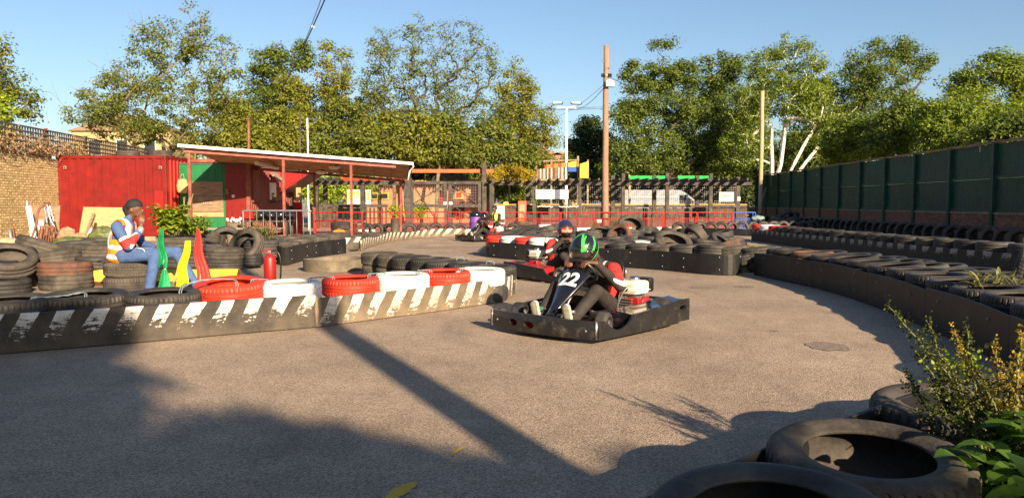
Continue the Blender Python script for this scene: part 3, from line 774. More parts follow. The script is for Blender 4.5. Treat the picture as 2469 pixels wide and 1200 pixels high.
# ================================================================== brick walls
def brick_mesh(L, Wd, H, material):
    return [ (lambda q: q.mesh('brick', material))(MB().add(
        [(sx * (L / 2 - (.004 if sy < 0 else 0)) + random.uniform(-.002, .002), sy * Wd / 2 + random.uniform(-.003, .003), sz * (H / 2 - (.003 if sy < 0 else 0)) + random.uniform(-.002, .002)) for sx in (-1, 1) for sy in (-1, 1) for sz in (-1, 1)],
        [(0, 1, 3, 2), (4, 6, 7, 5), (0, 4, 5, 1), (2, 3, 7, 6), (0, 2, 6, 4), (1, 5, 7, 3)])) for _ in range(6)]
BY, BR = brick_mesh(.215, .10, .065, M['brick_y']), brick_mesh(.215, .10, .065, M['brick_r'])
def lay_bricks(root, a, b, z0, z1, meshes, material, limit=300, jit=.003):
    """the bricks nearest point a are single parts, those past the limit are joined into one part"""
    a, b = Vector((a[0], a[1], 0)), Vector((b[0], b[1], 0)); t = (b - a).normalized(); L = (b - a).length
    rz = math.atan2(t.y, t.x); nn = Vector((t.y, -t.x, 0)); cnt = 0
    z = z0; row = 0; spots = []
    while z + .07 < z1:
        x = .1125 if row % 2 == 0 else .225
        while x < L:
            spots.append((x, z)); x += .225
        z += .075; row += 1
    spots.sort(); rest = MB()
    for k, (x, z) in enumerate(spots):
        p = a + t * x + nn * random.uniform(-jit, jit * 1.8)
        if k < limit: link('brick', random.choice(meshes), root, (p.x - ORG[root.name].x, p.y - ORG[root.name].y, z + .0375), (0, 0, rz))
        else: rest.box((p.x, p.y, z + .0375), (.213, .10, .063), (0, 0, rz))
    if rest.v: tag(rest.build('brick_courses', material, root, world=True), kind='stuff')
# left wall: runs away from the camera; its visible face looks to the right (+X)
wA, wB = gp(-340, 700), None
def lw(Y): return Vector((-14.55 - .10 * (Y - 24.6), Y, 0))
p0, p1 = lw(13), lw(37)
wall = thing('brick_wall', 'yellow stock brick wall with lattice on top beside the red container', 'wall', lw(22))
q = MB(); t_ = (p1 - p0).normalized(); nrm = Vector((t_.y, -t_.x, 0))
q.bar((p0 - nrm * .096) + Vector((0, 0, 1.3)), (p1 - nrm * .096) + Vector((0, 0, 1.3)), .27, 2.6)
q.build('mortar_core', M['mortar'], wall, world=True)
lay_bricks(wall, lw(21.2), lw(24.75), .02, 2.62, BY, M['brick_y'])
# coping course of bricks on edge, weathered
for k in range(26):
    p = lw(20.4 + k * .165) - nrm * .17
    link('coping_brick', BY[k % 6], wall, (p.x - ORG[wall.name].x, p.y - ORG[wall.name].y, 2.66), (math.pi / 2, 0, math.atan2(t_.y, t_.x) + math.pi / 2))
# lattice
lat = thing('lattice_fence', 'dark wooden lattice panels along the top of the brick wall', 'fence', lw(22) + Vector((0, 0, 2.7)))
zl0, zl1 = 2.72, 3.52
lp = lambda Y, z: lw(Y) - nrm * .16 + Vector((0, 0, z))
for k in range(6):
    z = zl0 + .03 + (zl1 - zl0 - .06) * k / 5
    MB().bar(lp(17, z), lp(34, z), .02, .05).build('lattice_rail', M['black_timber'], lat, world=True)
for k in range(96):
    Y = 19 + k * .152
    MB().bar(lp(Y, zl0) - nrm * .022, lp(Y, zl1) - nrm * .022, .04, .016).build('lattice_slat', M['black_timber'], lat, world=True)
for Y in (19, 21.3, 24.6, 27.4, 30.2, 33):
    MB().bar(lp(Y, 2.6) - nrm * .08, lp(Y, zl1 + .05) - nrm * .08, .08, .08).build('post', M['red_dull'] if Y == 24.6 else M['black_timber'], lat, world=True)
# dead creeper on the lattice
rg = np.random.default_rng(5); n = 1500
Yc = rg.uniform(20.5, 26.5, n); cz = 2.7 + np.abs(rg.normal(size=n)) * .25
base = lw(22) + Vector((0, 0, 2.7))
cc = np.stack([-14.55 - .1 * (Yc - 24.6) + .1 + rg.normal(size=n) * .09, Yc, cz], 1) - np.array(base)
cr_ = thing('dead_creeper', 'tangle of dry brown creeper hanging over the lattice and wall top', 'creeper', base)
link('dry_leaves', np_mesh('dry_leaves', leaf_quads(cc, .11, .05, rg=rg), 4, M['leaf_dry']), cr_)
st = MB()
for k in range(40):
    y0 = rg.uniform(20.5, 26); a = Vector((lw(y0).x + .1, y0, 2.66 + rg.uniform(0, .3))); pts = [a]
    for j in range(5): pts.append(pts[-1] + Vector((rg.normal() * .06, rg.uniform(-.1, .4), rg.normal() * .12)))
    st.tube(pts, .008, 4)
st.build('dry_stem', M['dry'], cr_, world=True)
pk = thing('ball', 'small pink ball caught on top of the brick wall', 'ball', at(35, 363, 22.2))
MB().ell((0, 0, 0), (.055, .055, .055), None, 12, 8).build('shell', mat('pink', (.55, .05, .10), .5), pk)

# ================================================================== red container
CY = 24.7
cx0, cx1 = at(140, 500, CY).x, at(402, 500, CY).x
czt = at(270, 375, CY).z; czb = .16
cont = thing('shipping_container', 'red corrugated steel container against the brick wall', 'container', ((cx0 + cx1) / 2, CY, 0))
def corrug(mb, a, b, z0, z1, pitch, dep, nrm):
    a, b = Vector(a), Vector(b); t = (b - a); L = t.length; t.normalize(); nrm = Vector(nrm)
    prof = [(0, 0), (.36, 0), (.46, 1), (.9, 1), (1, 0)]
    xs = []
    k = 0
    while k * pitch < L:
        for (u, d) in prof[:-1]:
            if (k + u) * pitch < L: xs.append(((k + u) * pitch, d))
        k += 1
    xs.append((L, 0)); vs = []
    for x, d in xs:
        p = a + t * x - nrm * dep * d
        vs += [(p.x, p.y, z0), (p.x, p.y, z1)]
    mb.add(vs, [(2 * i, 2 * i + 2, 2 * i + 3, 2 * i + 1) for i in range(len(xs) - 1)])
    return mb
corrug(MB(), (cx0 + .1, CY, 0), (cx1 - .1, CY, 0), czb + .13, czt - .1, .27, .035, (0, -1, 0)).build('corrugated_panel', M['red'], cont, world=True, fix=False)
MB().box(((cx0 + cx1) / 2 + .28, CY - .004, (czb + czt) / 2 + .02), (.52, .012, czt - czb - .26)).build('flat_panel', M['red'], cont, world=True, bevel=.004)
corrug(MB(), (cx1, CY + .1, 0), (cx1, CY + 6, 0), czb + .13, czt - .1, .27, .035, (1, 0, 0)).build('side_panel', M['red_bright'], cont, world=True, fix=False)  # stronger sunlight on this side is put into its brighter red
for x in (cx0 + .05, cx1 - .05): MB().box((x, CY + .05, (czb + czt) / 2), (.12, .12, czt - czb)).build('corner_post', M['red'], cont, world=True, bevel=.006)
MB().box(((cx0 + cx1) / 2, CY + .04, czt - .05), (cx1 - cx0 - .2, .1, .1)).build('top_rail', M['red'], cont, world=True, bevel=.006)
MB().box(((cx0 + cx1) / 2, CY + .04, czb + .07), (cx1 - cx0 - .2, .1, .14)).build('bottom_rail', M['red'], cont, world=True, bevel=.006)
MB().box((cx1 - .05, CY + 3, czt - .05), (.1, 5.8, .1)).build('top_rail', M['red'], cont, world=True)
MB().box(((cx0 + cx1) / 2, CY + 3, czt - .02), (cx1 - cx0 - .1, 5.9, .03)).build('roof', M['red'], cont, world=True)
MB().box(((cx0 + cx1) / 2, CY + 3, (czb + czt) / 2), (cx1 - cx0 - .3, 5.5, czt - czb - .2)).build('inner_box', M['red'], cont, world=True)
for x in (cx0 + .06, cx1 - .06):
    MB().box((x, CY - .005, czt - .06), (.14, .05, .13)).build('corner_casting', M['red'], cont, world=True, bevel=.01)
    MB().box((x, CY - .032, czt - .06), (.045, .008, .065)).build('casting_hole', M['black_plastic'], cont, world=True)
for px in (157, 387):
    v = at(px, 404, CY)
    MB().box((v.x, CY - .012, v.z), (.09, .03, .09)).build('vent_frame', M['timber'], cont, world=True, bevel=.004)
    MB().box((v.x, CY - .03, v.z - .005), (.05, .008, .045)).build('vent_hole', M['black_plastic'], cont, world=True)
MB().box((at(384, 500, CY).x, CY - .008, 1.05), (.26, .012, 1.1)).build('touched_up_paint', M['red_bright'], cont, world=True)
for dx in (.3, 2.9): MB().box((cx0 + dx, CY + .2, czb / 2), (.35, .3, czb)).build('timber_block', M['timber'], cont, world=True)

# ================================================================== green and red shed (second container)
GY = 25.55
gx0, gx1, gx2 = cx1 + .05, at(543, 500, GY).x, at(601, 500, GY).x
gzt = at(500, 392, GY).z
shed = thing('shed', 'green and red painted shed under the sloping canopy', 'shed', ((gx0 + gx2) / 2, GY, 0))
MB().box(((gx0 + gx1) / 2, GY + .06, gzt / 2 + .1), (gx1 - gx0, .08, gzt - .2)).build('green_wall', M['green_paint'], shed, world=True)
z0_, z1_ = at(0, 433, GY).z, at(0, 523, GY).z
for k in range(4):      # raised framing of the green doors above and below the brown board
    x = gx0 + .5 + (gx1 - gx0 - .55) * (k + .5) / 4
    wdt = (gx1 - gx0 - .55) / 4 - .05
    MB().box((x, GY + .008, (gzt - .16 + z0_) / 2), (wdt, .018, gzt - .2 - z0_)).build('door_panel', M['green_paint'], shed, world=True, bevel=.008)
    MB().box((x, GY + .008, (z1_ + .25) / 2), (wdt, .018, z1_ - .3)).build('door_panel', M['green_paint'], shed, world=True, bevel=.008)
bx0, bx1 = at(458, 480, GY).x, at(539, 480, GY).x
for (za, zb2, m_) in ((at(0, 472, GY).z, at(0, 438, GY).z, 'ply_dark'), (at(0, 511, GY).z, at(0, 473, GY).z, 'ply_dark'), (at(0, 523, GY).z, at(0, 511.5, GY).z, 'ply')):
    MB().box(((bx0 + bx1) / 2, GY - .015, (za + zb2) / 2), (bx1 - bx0, .025, zb2 - za - .006)).build('brown_board', M[m_], shed, world=True, bevel=.003)
for k in range(5):
    h = at(492 + k * 4.5, 488, GY); MB().tube([(h.x, GY - .03, h.z + .06), (h.x, GY - .06, h.z + .02), (h.x, GY - .06, h.z - .06), (h.x + .03, GY - .06, h.z - .08)], .006, 5).build('hook', M['alu'], shed, world=True)
MB().box(((gx1 + gx2) / 2, GY + .06, gzt / 2 + .05), (gx2 - gx1 - .01, .08, gzt - .1)).build('red_wall', M['red'], shed, world=True)
for k in range(5): MB().box((gx1 + .06 + k * (gx2 - gx1 - .1) / 4, GY + .012, gzt * .25), (.05, .02, gzt * .4)).build('wall_batten', M['red'], shed, world=True)
so_ = at(562, 473, GY)
MB().box((so_.x, GY + .008, so_.z), (.09, .03, .09)).build('socket_box', M['white'], shed, world=True, bevel=.006)
MB().box((so_.x, GY - .009, so_.z), (.05, .006, .05)).build('socket_face', M['sign_grey'], shed, world=True)
hg = at(548, 462, GY); MB().ell((hg.x, GY - .02, hg.z), (.07, .05, .12), None, 12, 8).build('hanging_hat', M['red_dull'], shed, world=True)
sx = gx2
corrug(MB(), (sx, GY + .1, 0), (sx, 31.5, 0), .1, gzt, .2, .04, (1, 0, 0)).build('corrugated_side', M['red'], shed, world=True, fix=False)
MB().box((sx - .02, GY + .02, gzt / 2), (.12, .14, gzt)).build('corner_post', M['red_dull'], shed, world=True)
MB().box(((gx0 + gx2) / 2, GY + 3, gzt - .03), (gx2 - gx0, 6, .06)).build('roof', M['roof_felt'], shed, world=True)
MB().box(((gx0 + gx2) / 2, 31.4, gzt / 2), (gx2 - gx0 - .1, .1, gzt - .1)).build('back_wall', M['red'], shed, world=True)
MB().box(((gx0 + gx1) / 2 + .2, GY - .02, at(0, 389, GY).z + .02), (gx1 - gx0 - .3, .06, .1)).build('lintel', M['red_dull'], shed, world=True)
def side_py(px, py):           # point on the shed's right-hand side
    d = ray(px, py); s_ = (sx + .03) / d.x; p = d * s_; return Vector((sx + .03, p.y, p.z + CAM_H))
a, b = side_py(608, 409), side_py(625, 487)
MB().box((sx + .03, (a.y + b.y) / 2, (a.z + b.z) / 2), (.05, b.y - a.y, a.z - b.z)).build('shutter', M['red_dull'], shed, world=True)
for k in range(2):
    c = side_py(613 + k * 8, 468); MB().box((sx + .06, c.y, c.z), (.01, .25, .12)).build('shutter_slot', M['black_plastic'], shed, world=True)
a, b = side_py(651, 440), side_py(664, 482)
w_ = MB().box((sx + .04, (a.y + b.y) / 2, (a.z + b.z) / 2), (.06, b.y - a.y, a.z - b.z)).build('window_frame', M['white'], shed, world=True)
MB().box((sx + .075, (a.y + b.y) / 2, (a.z + b.z) / 2 - .2), (.01, (b.y - a.y) * .8, (a.z - b.z) * .45)).build('window_pane', M['glass'], w_, world=True)
MB().box((sx + .15, (a.y + b.y) / 2, b.z - .05), (.25, b.y - a.y + .25, .04)).build('window_ledge', M['black_timber'], shed, world=True)
MB().prism([(0, 0), (.3, -.32), (.34, -.3), (.05, .02)], lambda u, v: (sx + .04 + u, a.y - .1, a.z + .35 + v), lambda u, v: (sx + .04 + u, b.y + .1, a.z + .35 + v)).build('window_hood', M['timber'], shed, world=True)
# hatch awning: red triangular cheek hinged out past the side wall
AY = 29.2
A = [at(672, 411, AY), at(756, 414, AY), at(676, 466, AY)]
aw = MB().prism([(p.x, p.z) for p in A], lambda x, z: (x, AY, z), lambda x, z: (x, AY + .05, z)).build('awning_cheek', M['red_bright'], shed, world=True)
aw2 = MB().prism([(A[1].x, A[1].z), (A[2].x, A[2].z), (A[2].x + .05, A[2].z - .03), (A[1].x + .05, A[1].z - .01)], lambda x, z: (x, AY - .3, z), lambda x, z: (x, AY + 1.6, z)).build('awning_flap', M['red'], shed, world=True)
d0, d1 = at(682, 455, 30.2), at(700, 540, 30.2)
MB().box(((d0.x + d1.x) / 2, 30.3, 1.0), (.5, .06, 2.0)).build('dark_doorway', M['black_timber'], shed, world=True)
d0 = at(719, 500, 29.5)
kb = thing('kiosk_door', 'bright red stable door with a pale upper panel by the awning', 'door', (d0.x, 29.5, 0))
MB().box((0, 0, .62), (.3, .06, 1.24)).build('lower_leaf', M['red_bright'], kb, bevel=.005)
MB().box((.02, .01, 1.55), (.18, .04, .5)).build('upper_panel', M['ply'], kb)
for zz in (.3, 1.0): MB().box((0, -.035, zz), (.24, .015, .06)).build('ledge_board', M['red'], kb)

# ================================================================== canopy
cn = thing('canopy', 'lean-to canopy roof with white edge on thin red posts', 'canopy', (at(700, 500, 23).x, 23, 0))
FL, FR = at(440, 356, 21.9), at(988, 398, 24.9)
BL, BRr = at(545, 396, 26.2), at(980, 432, 28.4)
def P4(u, v, dz=0):
    a_ = FL.lerp(FR, u); b_2 = BL.lerp(BRr, u); p = a_.lerp(b_2, v); return Vector((p.x, p.y, p.z + dz))
nb = 11
for k in range(nb):
    u0, u1 = k / nb + .001, (k + 1) / nb - .001
    q = MB(); zoff = random.uniform(-.003, .003)
    vs = [P4(u0, 0, zoff), P4(u1, 0, zoff), P4(u1, 1, zoff), P4(u0, 1, zoff)]; vs += [v_ + Vector((0, 0, .03)) for v_ in vs]
    q.add(vs, [(3, 2, 1, 0), (4, 5, 6, 7), (0, 1, 5, 4), (1, 2, 6, 5), (2, 3, 7, 6), (3, 0, 4, 7)])
    q.build('soffit_board', M['roof_under'], cn, world=True)
q = MB(); e = .02
vs = [P4(-e, -.03, .035), P4(1 + e, -.03, .035), P4(1 + e, 1.03, .035), P4(-e, 1.03, .035)]; vs += [v_ + Vector((0, 0, .03)) for v_ in vs]
q.add(vs, [(3, 2, 1, 0), (4, 5, 6, 7), (0, 1, 5, 4), (1, 2, 6, 5), (2, 3, 7, 6), (3, 0, 4, 7)]).build('roof_sheet', M['roof_felt'], cn, world=True)
MB().bar(P4(-.012, -.035, .035), P4(1.015, -.035, .035), .03, .085).build('fascia', M['white'], cn, world=True, bevel=.008)
MB().bar(P4(1.015, -.035, .02), P4(1.015, .18, .0), .03, .11).build('end_fascia', M['white'], cn, world=True)
MB().bar(P4(.0, .012, -.075), P4(.93, .012, -.075), .05, .09).build('front_beam', M['red_dull'], cn, world=True)
MB().bar(P4(.02, .97, -.08), P4(.98, .97, -.08), .05, .09).build('rear_beam', M['red_dull'], cn, world=True)
for u in (.3, .62): MB().bar(P4(u, .04, -.045), P4(u, .96, -.045), .05, .08).build('joist', M['roof_under'], cn, world=True)
def cpost(px, u, v, ybase=None):
    p = P4(u, v, -.12); MB().box((p.x, p.y, p.z / 2 + .0), (.075, .075, p.z)).build('post', M['red_dull'], cn, world=True)
uu = lambda px: (px - 440) / (988 - 440)
cpost(452, .022, .02); cpost(672, .41, .02); cpost(835, .715, .02)
p = P4(.47, .97, -.1); MB().box((p.x, p.y, p.z / 2), (.07, .07, p.z)).build('post', M['red_dull'], cn, world=True)
p = P4(.965, .93, -.1); MB().box((p.x, p.y, p.z / 2), (.07, .07, p.z)).build('post', M['red_dull'], cn, world=True)
a, b = P4(.235, .45, -.09), P4(.30, .75, -.09)
MB().bar(a, b, .12, .1).build('fluorescent_batten', M['white'], cn, world=True, bevel=.01)
for (u, v) in ((.62, .35), (.52, .82)):
    p = P4(u, v, -.08); MB().ell(p, (.2, .12, .08), None, 16, 8).build('bulkhead_light', M['cream'], cn, world=True)
MB().bar(P4(.31, .9, -.1), P4(.40, .78, -.11), .02, .02).build('cable_clip', M['white'], cn, world=True)
for k in range(2):
    p = at(729 + 10 * k, 417, 26); MB().tube([p, p - Vector((0, 0, .28))], .008, 5).build('hanging_hook', M['galv'], cn, world=True)
p = P4(1.02, .05, 0); MB().tube([p, p + Vector((-.12, .05, -.12)), p + Vector((-.2, .1, -.45))], .03, 8).build('downpipe', M['white'], cn, world=True)
fr = thing('roof_frame', 'small rust-red steel frame standing on the canopy roof', 'frame', P4(.535, .8, .06))
for dx in (-.22, .2): MB().box((dx, 0, .16), (.06, .06, .32)).build('upright', M['red_dull'], fr)
MB().box((0, 0, .35), (.6, .07, .05), (0, R(8), 0)).build('crossbar', M['red_dull'], fr)

# ================================================================== pergola fence along the far side
PF, PB = 37.0, 38.6
perg = thing('pergola_fence', 'black timber pergola fence with wire mesh and pickets behind the red barriers', 'fence', (at(1550, 500, PF).x, PF, 0))
X = lambda px, Y: at(px, 500, Y).x
zb_top = at(0, 440, PF).z
def post(px, Y, ytop, wd=.16, material='black_timber', root=perg):
    z = at(px, ytop, Y).z; MB().box((X(px, Y), Y, z / 2), (wd, wd, z)).build('post', M[material], root, world=True, bevel=.008)
for px, yt in ((1288, 427), (1397, 429), (1502, 418), (1608, 418), (1713, 418), (1186, 430), (874, 430), (763, 432)): post(px, PF, yt, .22 if px < 1200 else .17)
for px, yt in ((1273, 436), (1375, 430), (1477, 423), (1577, 424), (1680, 424), (1778, 426), (785, 432), (990, 432)): post(px, PB, yt, .2)
MB().box((X(1490, PF), PF - .1, zb_top - .06), (X(1800, PF) - X(1175, PF), .06, .15)).build('front_beam', M['black_timber'], perg, world=True)
MB().box((X(1490, PB), PB - .12, zb_top - .02), (X(1815, PB) - X(1175, PB), .06, .15)).build('rear_beam', M['black_timber'], perg, world=True)
MB().box((X(870, PF), PF - .13, zb_top - .02), (X(992, PF) - X(748, PF), .08, .2)).build('front_beam', M['black_timber'], perg, world=True)
def rafter(px, m_, z=zb_top + .09):
    x = X(px, PF) + random.uniform(-.04, .04)
    MB().prism([(-.75, -.01), (-.75, .10), (1.95, .10), (1.95, -.09), (-.55, -.09)], lambda y, zz: (x - .035, PF + y, z + zz), lambda y, zz: (x + .035, PF + y, z + zz)).build('rafter', M[m_], perg, world=True)
for k in range(27): rafter(1183 + k * 23.4, 'black_timber')
for px in (835, 858, 880, 897, 920, 955, 978): rafter(px, 'orange', zb_top + .15)
for px in (755, 775, 795, 815): rafter(px, 'black_timber', zb_top + .12)
# wire mesh panels
def wire_panel(px0, px1, y0, y1, Y, step=.1, r=.008, m_='galv'):
    x0, x1, z1, z0 = X(px0, Y), X(px1, Y), at(0, y0, Y).z, at(0, y1, Y).z; q = MB()
    n = int((x1 - x0) / step)
    for k in range(n + 1): q.box((x0 + (x1 - x0) * k / n, Y, (z0 + z1) / 2), (r, r, z1 - z0))
    n = int((z1 - z0) / step)
    for k in range(n + 1): q.box(((x0 + x1) / 2, Y + r * 1.1, z0 + (z1 - z0) * k / n), (x1 - x0, r, r))
    return q.build('wire_mesh_panel', M[m_], perg, world=True)
ed = [1278, 1380, 1482, 1582, 1685, 1775]
for a_, b_2 in zip(ed[:-1], ed[1:]): wire_panel(a_ + 3, b_2 - 3, 442, 495, PB - .05)
wire_panel(880, 985, 442, 490, PB - .05)
# pickets and rails
rail_z = at(0, 497, PB).z
for (a_, b_2) in ((748, 868), (880, 935), (1190, 1272), (1278, 1372), (1380, 1474), (1482, 1574), (1582, 1677), (1685, 1800)):
    MB().box((X((a_ + b_2) / 2, PB), PB - .06, rail_z), (X(b_2, PB) - X(a_, PB), .07, .12)).build('rail', M['black_timber'], perg, world=True)
    MB().box((X((a_ + b_2) / 2, PB), PB - .02, rail_z + .085), (X(b_2, PB) - X(a_, PB), .05, .04)).build('capping', M['yellow_tone'] if a_ > 1100 else M['black_timber'], perg, world=True)  # sunlit top of the right-hand rails is painted in as yellow
    x = X(a_, PB)
    while x < X(b_2, PB) - .06:
        h = rail_z - .08 + random.uniform(-.02, .02)
        o = MB().box((x + .06, PB + random.uniform(-.01, .01), h / 2), (.105, .022, h)).build('picket', M['brown_picket'], perg, world=True)
        x += .115 if a_ != 880 else .2
# sign boards on the pergola
def sign(name, label, px0, px1, y0, y1, Y, m_, cat='sign'):
    a_, b_2 = at(px0, y0, Y), at(px1, y1, Y)
    o = thing(name, label, cat, ((a_.x + b_2.x) / 2, Y, b_2.z))
    MB().box((0, 0, (a_.z - b_2.z) / 2), (b_2.x - a_.x, .025, a_.z - b_2.z)).build('board', M[m_], o, bevel=.003)
    return o, b_2.x - a_.x, a_.z - b_2.z
s1, w1, h1 = sign('sign_board', 'wide white sign board hung on the pergola posts', 1292, 1370, 457, 480, PF - .2, 'sign_white')
link('lettering', text_mesh('lettering', 'BAYE', .15, M['ink_grey'], .002, align='LEFT'), s1, (-w1 / 2 + .22, -.0155, h1 * .53), (math.pi / 2, 0, 0))
MB().box((-w1 / 2 + .1, -.015, h1 * .53), (.09, .006, .09)).build('emblem', M['ink_red'], s1)
s2, w2, h2 = sign('sign_board', 'grey OASIS sign board in the shaded corner of the pergola', 1734, 1769, 463, 486, PF - .2, 'sign_grey')
link('lettering', text_mesh('lettering', 'asis', .2, M['ink_grey'], .002, .006, 'LEFT'), s2, (-w2 / 2 + .24, -.0155, h2 * .62), (math.pi / 2, 0, 0))
q = MB(); q.lathe([(.065, -.004), (.105, -.004), (.105, .004), (.065, .004)], 20, Matrix.Translation((-w2 / 2 + .15, -.016, h2 * .62)) @ Matrix.Rotation(math.pi / 2, 4, 'X'), closed=True, sm=False)
q.build('round_emblem', M['ink_red'], s2)
link('lettering', text_mesh('lettering', 'CHILDREN & FAMILIES', .05, M['ink_red'], .001, 0, 'LEFT'), s2, (-w2 / 2 + .1, -.0155, h2 * .22), (math.pi / 2, 0, 0))
s3, w3, h3 = sign('sign_board', 'small pale board leaning beside the grey sign', 1778, 1785, 474, 484, PF - .2, 'sign_grey')
po, w4, h4 = sign('poster', 'white and yellow poster hung between the left pergola posts', 837, 868, 458, 492, PF - .15, 'sign_white', 'poster')
MB().prism([(-w4 / 2 + .02, .1), (w4 / 2 - .02, .3), (w4 / 2 - .02, h4 - .02), (-w4 / 2 + .02, h4 - .1)], lambda x, z: (x, -.018, z), lambda x, z: (x, -.0135, z)).build('yellow_print', M['poster_y'], po)
for k in range(4): MB().box((-.05 + .03 * k, -.02, h4 * .3 + .08 * k), (.34, .004, .02), (0, R(-18), 0)).build('print_line', M['sign_white'], po)
po, w4, h4 = sign('poster', 'narrow yellow and white poster right of the pergola post', 882, 894, 458, 492, PF - .15, 'sign_white', 'poster')
MB().box((0, -.016, h4 * .55), (w4 - .03, .005, h4 * .6)).build('yellow_print', M['poster_y'], po)
# gates with crossed braces
def gate(label, px0, px1, flip):
    x0, x1 = X(px0, PF), X(px1, PF); zt = at(0, 437, PF).z; zm = at(0, 496, PF).z; zbot = .12
    o = thing('timber_gate', label, 'gate', ((x0 + x1) / 2, PF, 0)); wd = x1 - x0
    B = lambda n_, a_, b_2, w_=.1, t__=.05: MB().bar(a_, b_2, t__, w_, (0, -1, 0)).build(n_, M['black_timber'], o, bevel=.004)
    for sx_ in (-1, 1): MB().box((sx_ * (wd / 2 - .07), 0, (zt + zbot) / 2), (.15, .1, zt - zbot)).build('stile', M['black_timber'], o)
    for zz in (zt - .07, zm, zbot + .08): MB().box((0, -.01, zz), (wd - .3, .07, .14)).build('gate_rail', M['black_timber'], o)
    if flip: B('brace', (-wd / 2 + .15, -.06, zt - .15), (wd / 2 - .2, -.06, zm + .1)); B('brace', (-.4, -.06, zm - .1), (wd / 2 - .2, -.06, .2))
    else:
        B('brace', (-wd / 2 + .15, -.06, zt - .2), (wd / 2 - .4, -.06, .2)); B('brace', (-wd / 2 + .15, -.115, zm + .1), (wd / 2 - .15, -.115, zt - .2))
    q = MB(); n_ = int(wd / .12)
    for k in range(n_): q.box((-wd / 2 + .15 + (wd - .3) * k / (n_ - 1), .03, (zm + zt) / 2), (.008, .008, zt - zm - .2))
    for k in range(8): q.box((0, .04, zm + .1 + k * .13), (wd - .3, .008, .008))
    q.build('wire_mesh_panel', M['galv'], o)
    MB().box((wd / 2 - .1 if not flip else -wd / 2 + .1, -.065, zm + .12), (.16, .02, .12)).build('latch_plate', M['white'], o)
gate('black timber gate leaf with crossed braces left of the centre post', 990, 1078, False)
gate('black timber gate leaf with single braces right of the centre post', 1082, 1160, True)
gp_ = thing('gate_post', 'tall black gate post carrying the orange beam', 'post', (X(1168, PF), PF, 0))
zz = at(0, 393, PF).z; MB().box((0, 0, zz / 2), (.2, .2, zz)).build('shaft', M['black_timber'], gp_)
gq = thing('gate_post', 'stout black gate post at the canopy end', 'post', (X(987, PF) - .02, PF - .25, 0))
zz = at(0, 408, PF).z; MB().box((0, 0, zz / 2), (.26, .2, zz)).build('shaft', M['black_timber'], gq)
ob = thing('orange_beam', 'long orange beam spanning above the timber gates', 'beam', (X(1090, PF), PF - .02, at(0, 416, PF).z))
MB().box((0, .2, .08), (X(1192, PF) - X(992, PF), .06, .17)).build('timber', M['orange'], ob, bevel=.005)

# ================================================================== dark green fence on the right
def fpt(Y, off=0.0): return Vector((14.35 + .0712 * (Y - 21.8) - off, Y, 0))
fz1, fz0 = 3.02, .93
fence = thing('panel_fence', 'dark green panel fence on a red brick plinth beside the track', 'fence', fpt(35))
t_ = (fpt(50) - fpt(20)).normalized(); rz = math.atan2(t_.y, t_.x); nl = Vector((-t_.y, t_.x, 0))
bay = 2.62; Ys = [15.2 + bay * k for k in range(15)]
MB().bar(fpt(14) - nl * .042 + Vector((0, 0, .44)), fpt(54) - nl * .042 + Vector((0, 0, .44)), .16, .88).build('plinth_core', M['mortar_r'], fence, world=True)
q = MB(); q.bar(fpt(14) - nl * .05 + Vector((0, 0, .9)), fpt(54) - nl * .05 + Vector((0, 0, .9)), .26, .06); q.build('plinth_coping', M['timber'], fence, world=True)
lay_bricks(fence, fpt(21.2), fpt(52), .02, .9, BR, M['brick_r'])
bm_far = MB()
for k, Y in enumerate(Ys):
    p = fpt(Y); MB().box((p.x - .04, p.y, fz1 / 2), (.16, .16, fz1 - .02), (0, 0, rz)).build('post', M['fence_green'], fence, world=True)
    if k == len(Ys) - 1: break
    a_, b_2 = fpt(Y + .08), fpt(Ys[k + 1] - .08)
    for (za, zb2) in ((fz0, 1.93), (2.02, fz1 - .06)):
        q = MB(); corrug(q, a_, b_2, za, zb2, .12, .004, nl); q.build('panel', M['fence_green'], fence, world=True, fix=False)
    MB().bar(a_ + nl * .02 + Vector((0, 0, 1.975)), b_2 + nl * .02 + Vector((0, 0, 1.975)), .05, .085).build('mid_rail', M['fence_green'], fence, world=True)
    MB().bar(a_ + nl * .02 + Vector((0, 0, fz0 + .05)), b_2 + nl * .02 + Vector((0, 0, fz0 + .05)), .05, .10).build('bottom_rail', M['fence_green'], fence, world=True)
MB().bar(fpt(14) + Vector((0, 0, fz1)), fpt(53) + Vector((0, 0, fz1)), .2, .05).build('capping', M['timber'], fence, world=True)
for (px, y0, y1) in ((1863, 421, 450), (1975, 418, 425), (2371, 352, 367)):
    d = ray(px, y0); 
    # trickle of pale drips painted on the panel face
    Yd = (14.35 - .0712 * 21.8) / (d.x / d.y - .0712); c = at(px, (y0 + y1) / 2, Yd)
    MB().box((c.x - .10, c.y, c.z), (.012, .03, abs(at(px, y0, Yd).z - at(px, y1, Yd).z))).build('paint_drip', M['sign_grey'], fence, world=True)
pl = thing('leaning_pipe', 'thin grey pipe leaning on the dark green fence', 'pipe', at(1828, 508, 44))
a_, b_2 = at(1828, 508, 44), at(1847, 453, 44.5); MB().tube([a_, b_2], .03, 8).build('tube', M['galv'], pl, world=True)

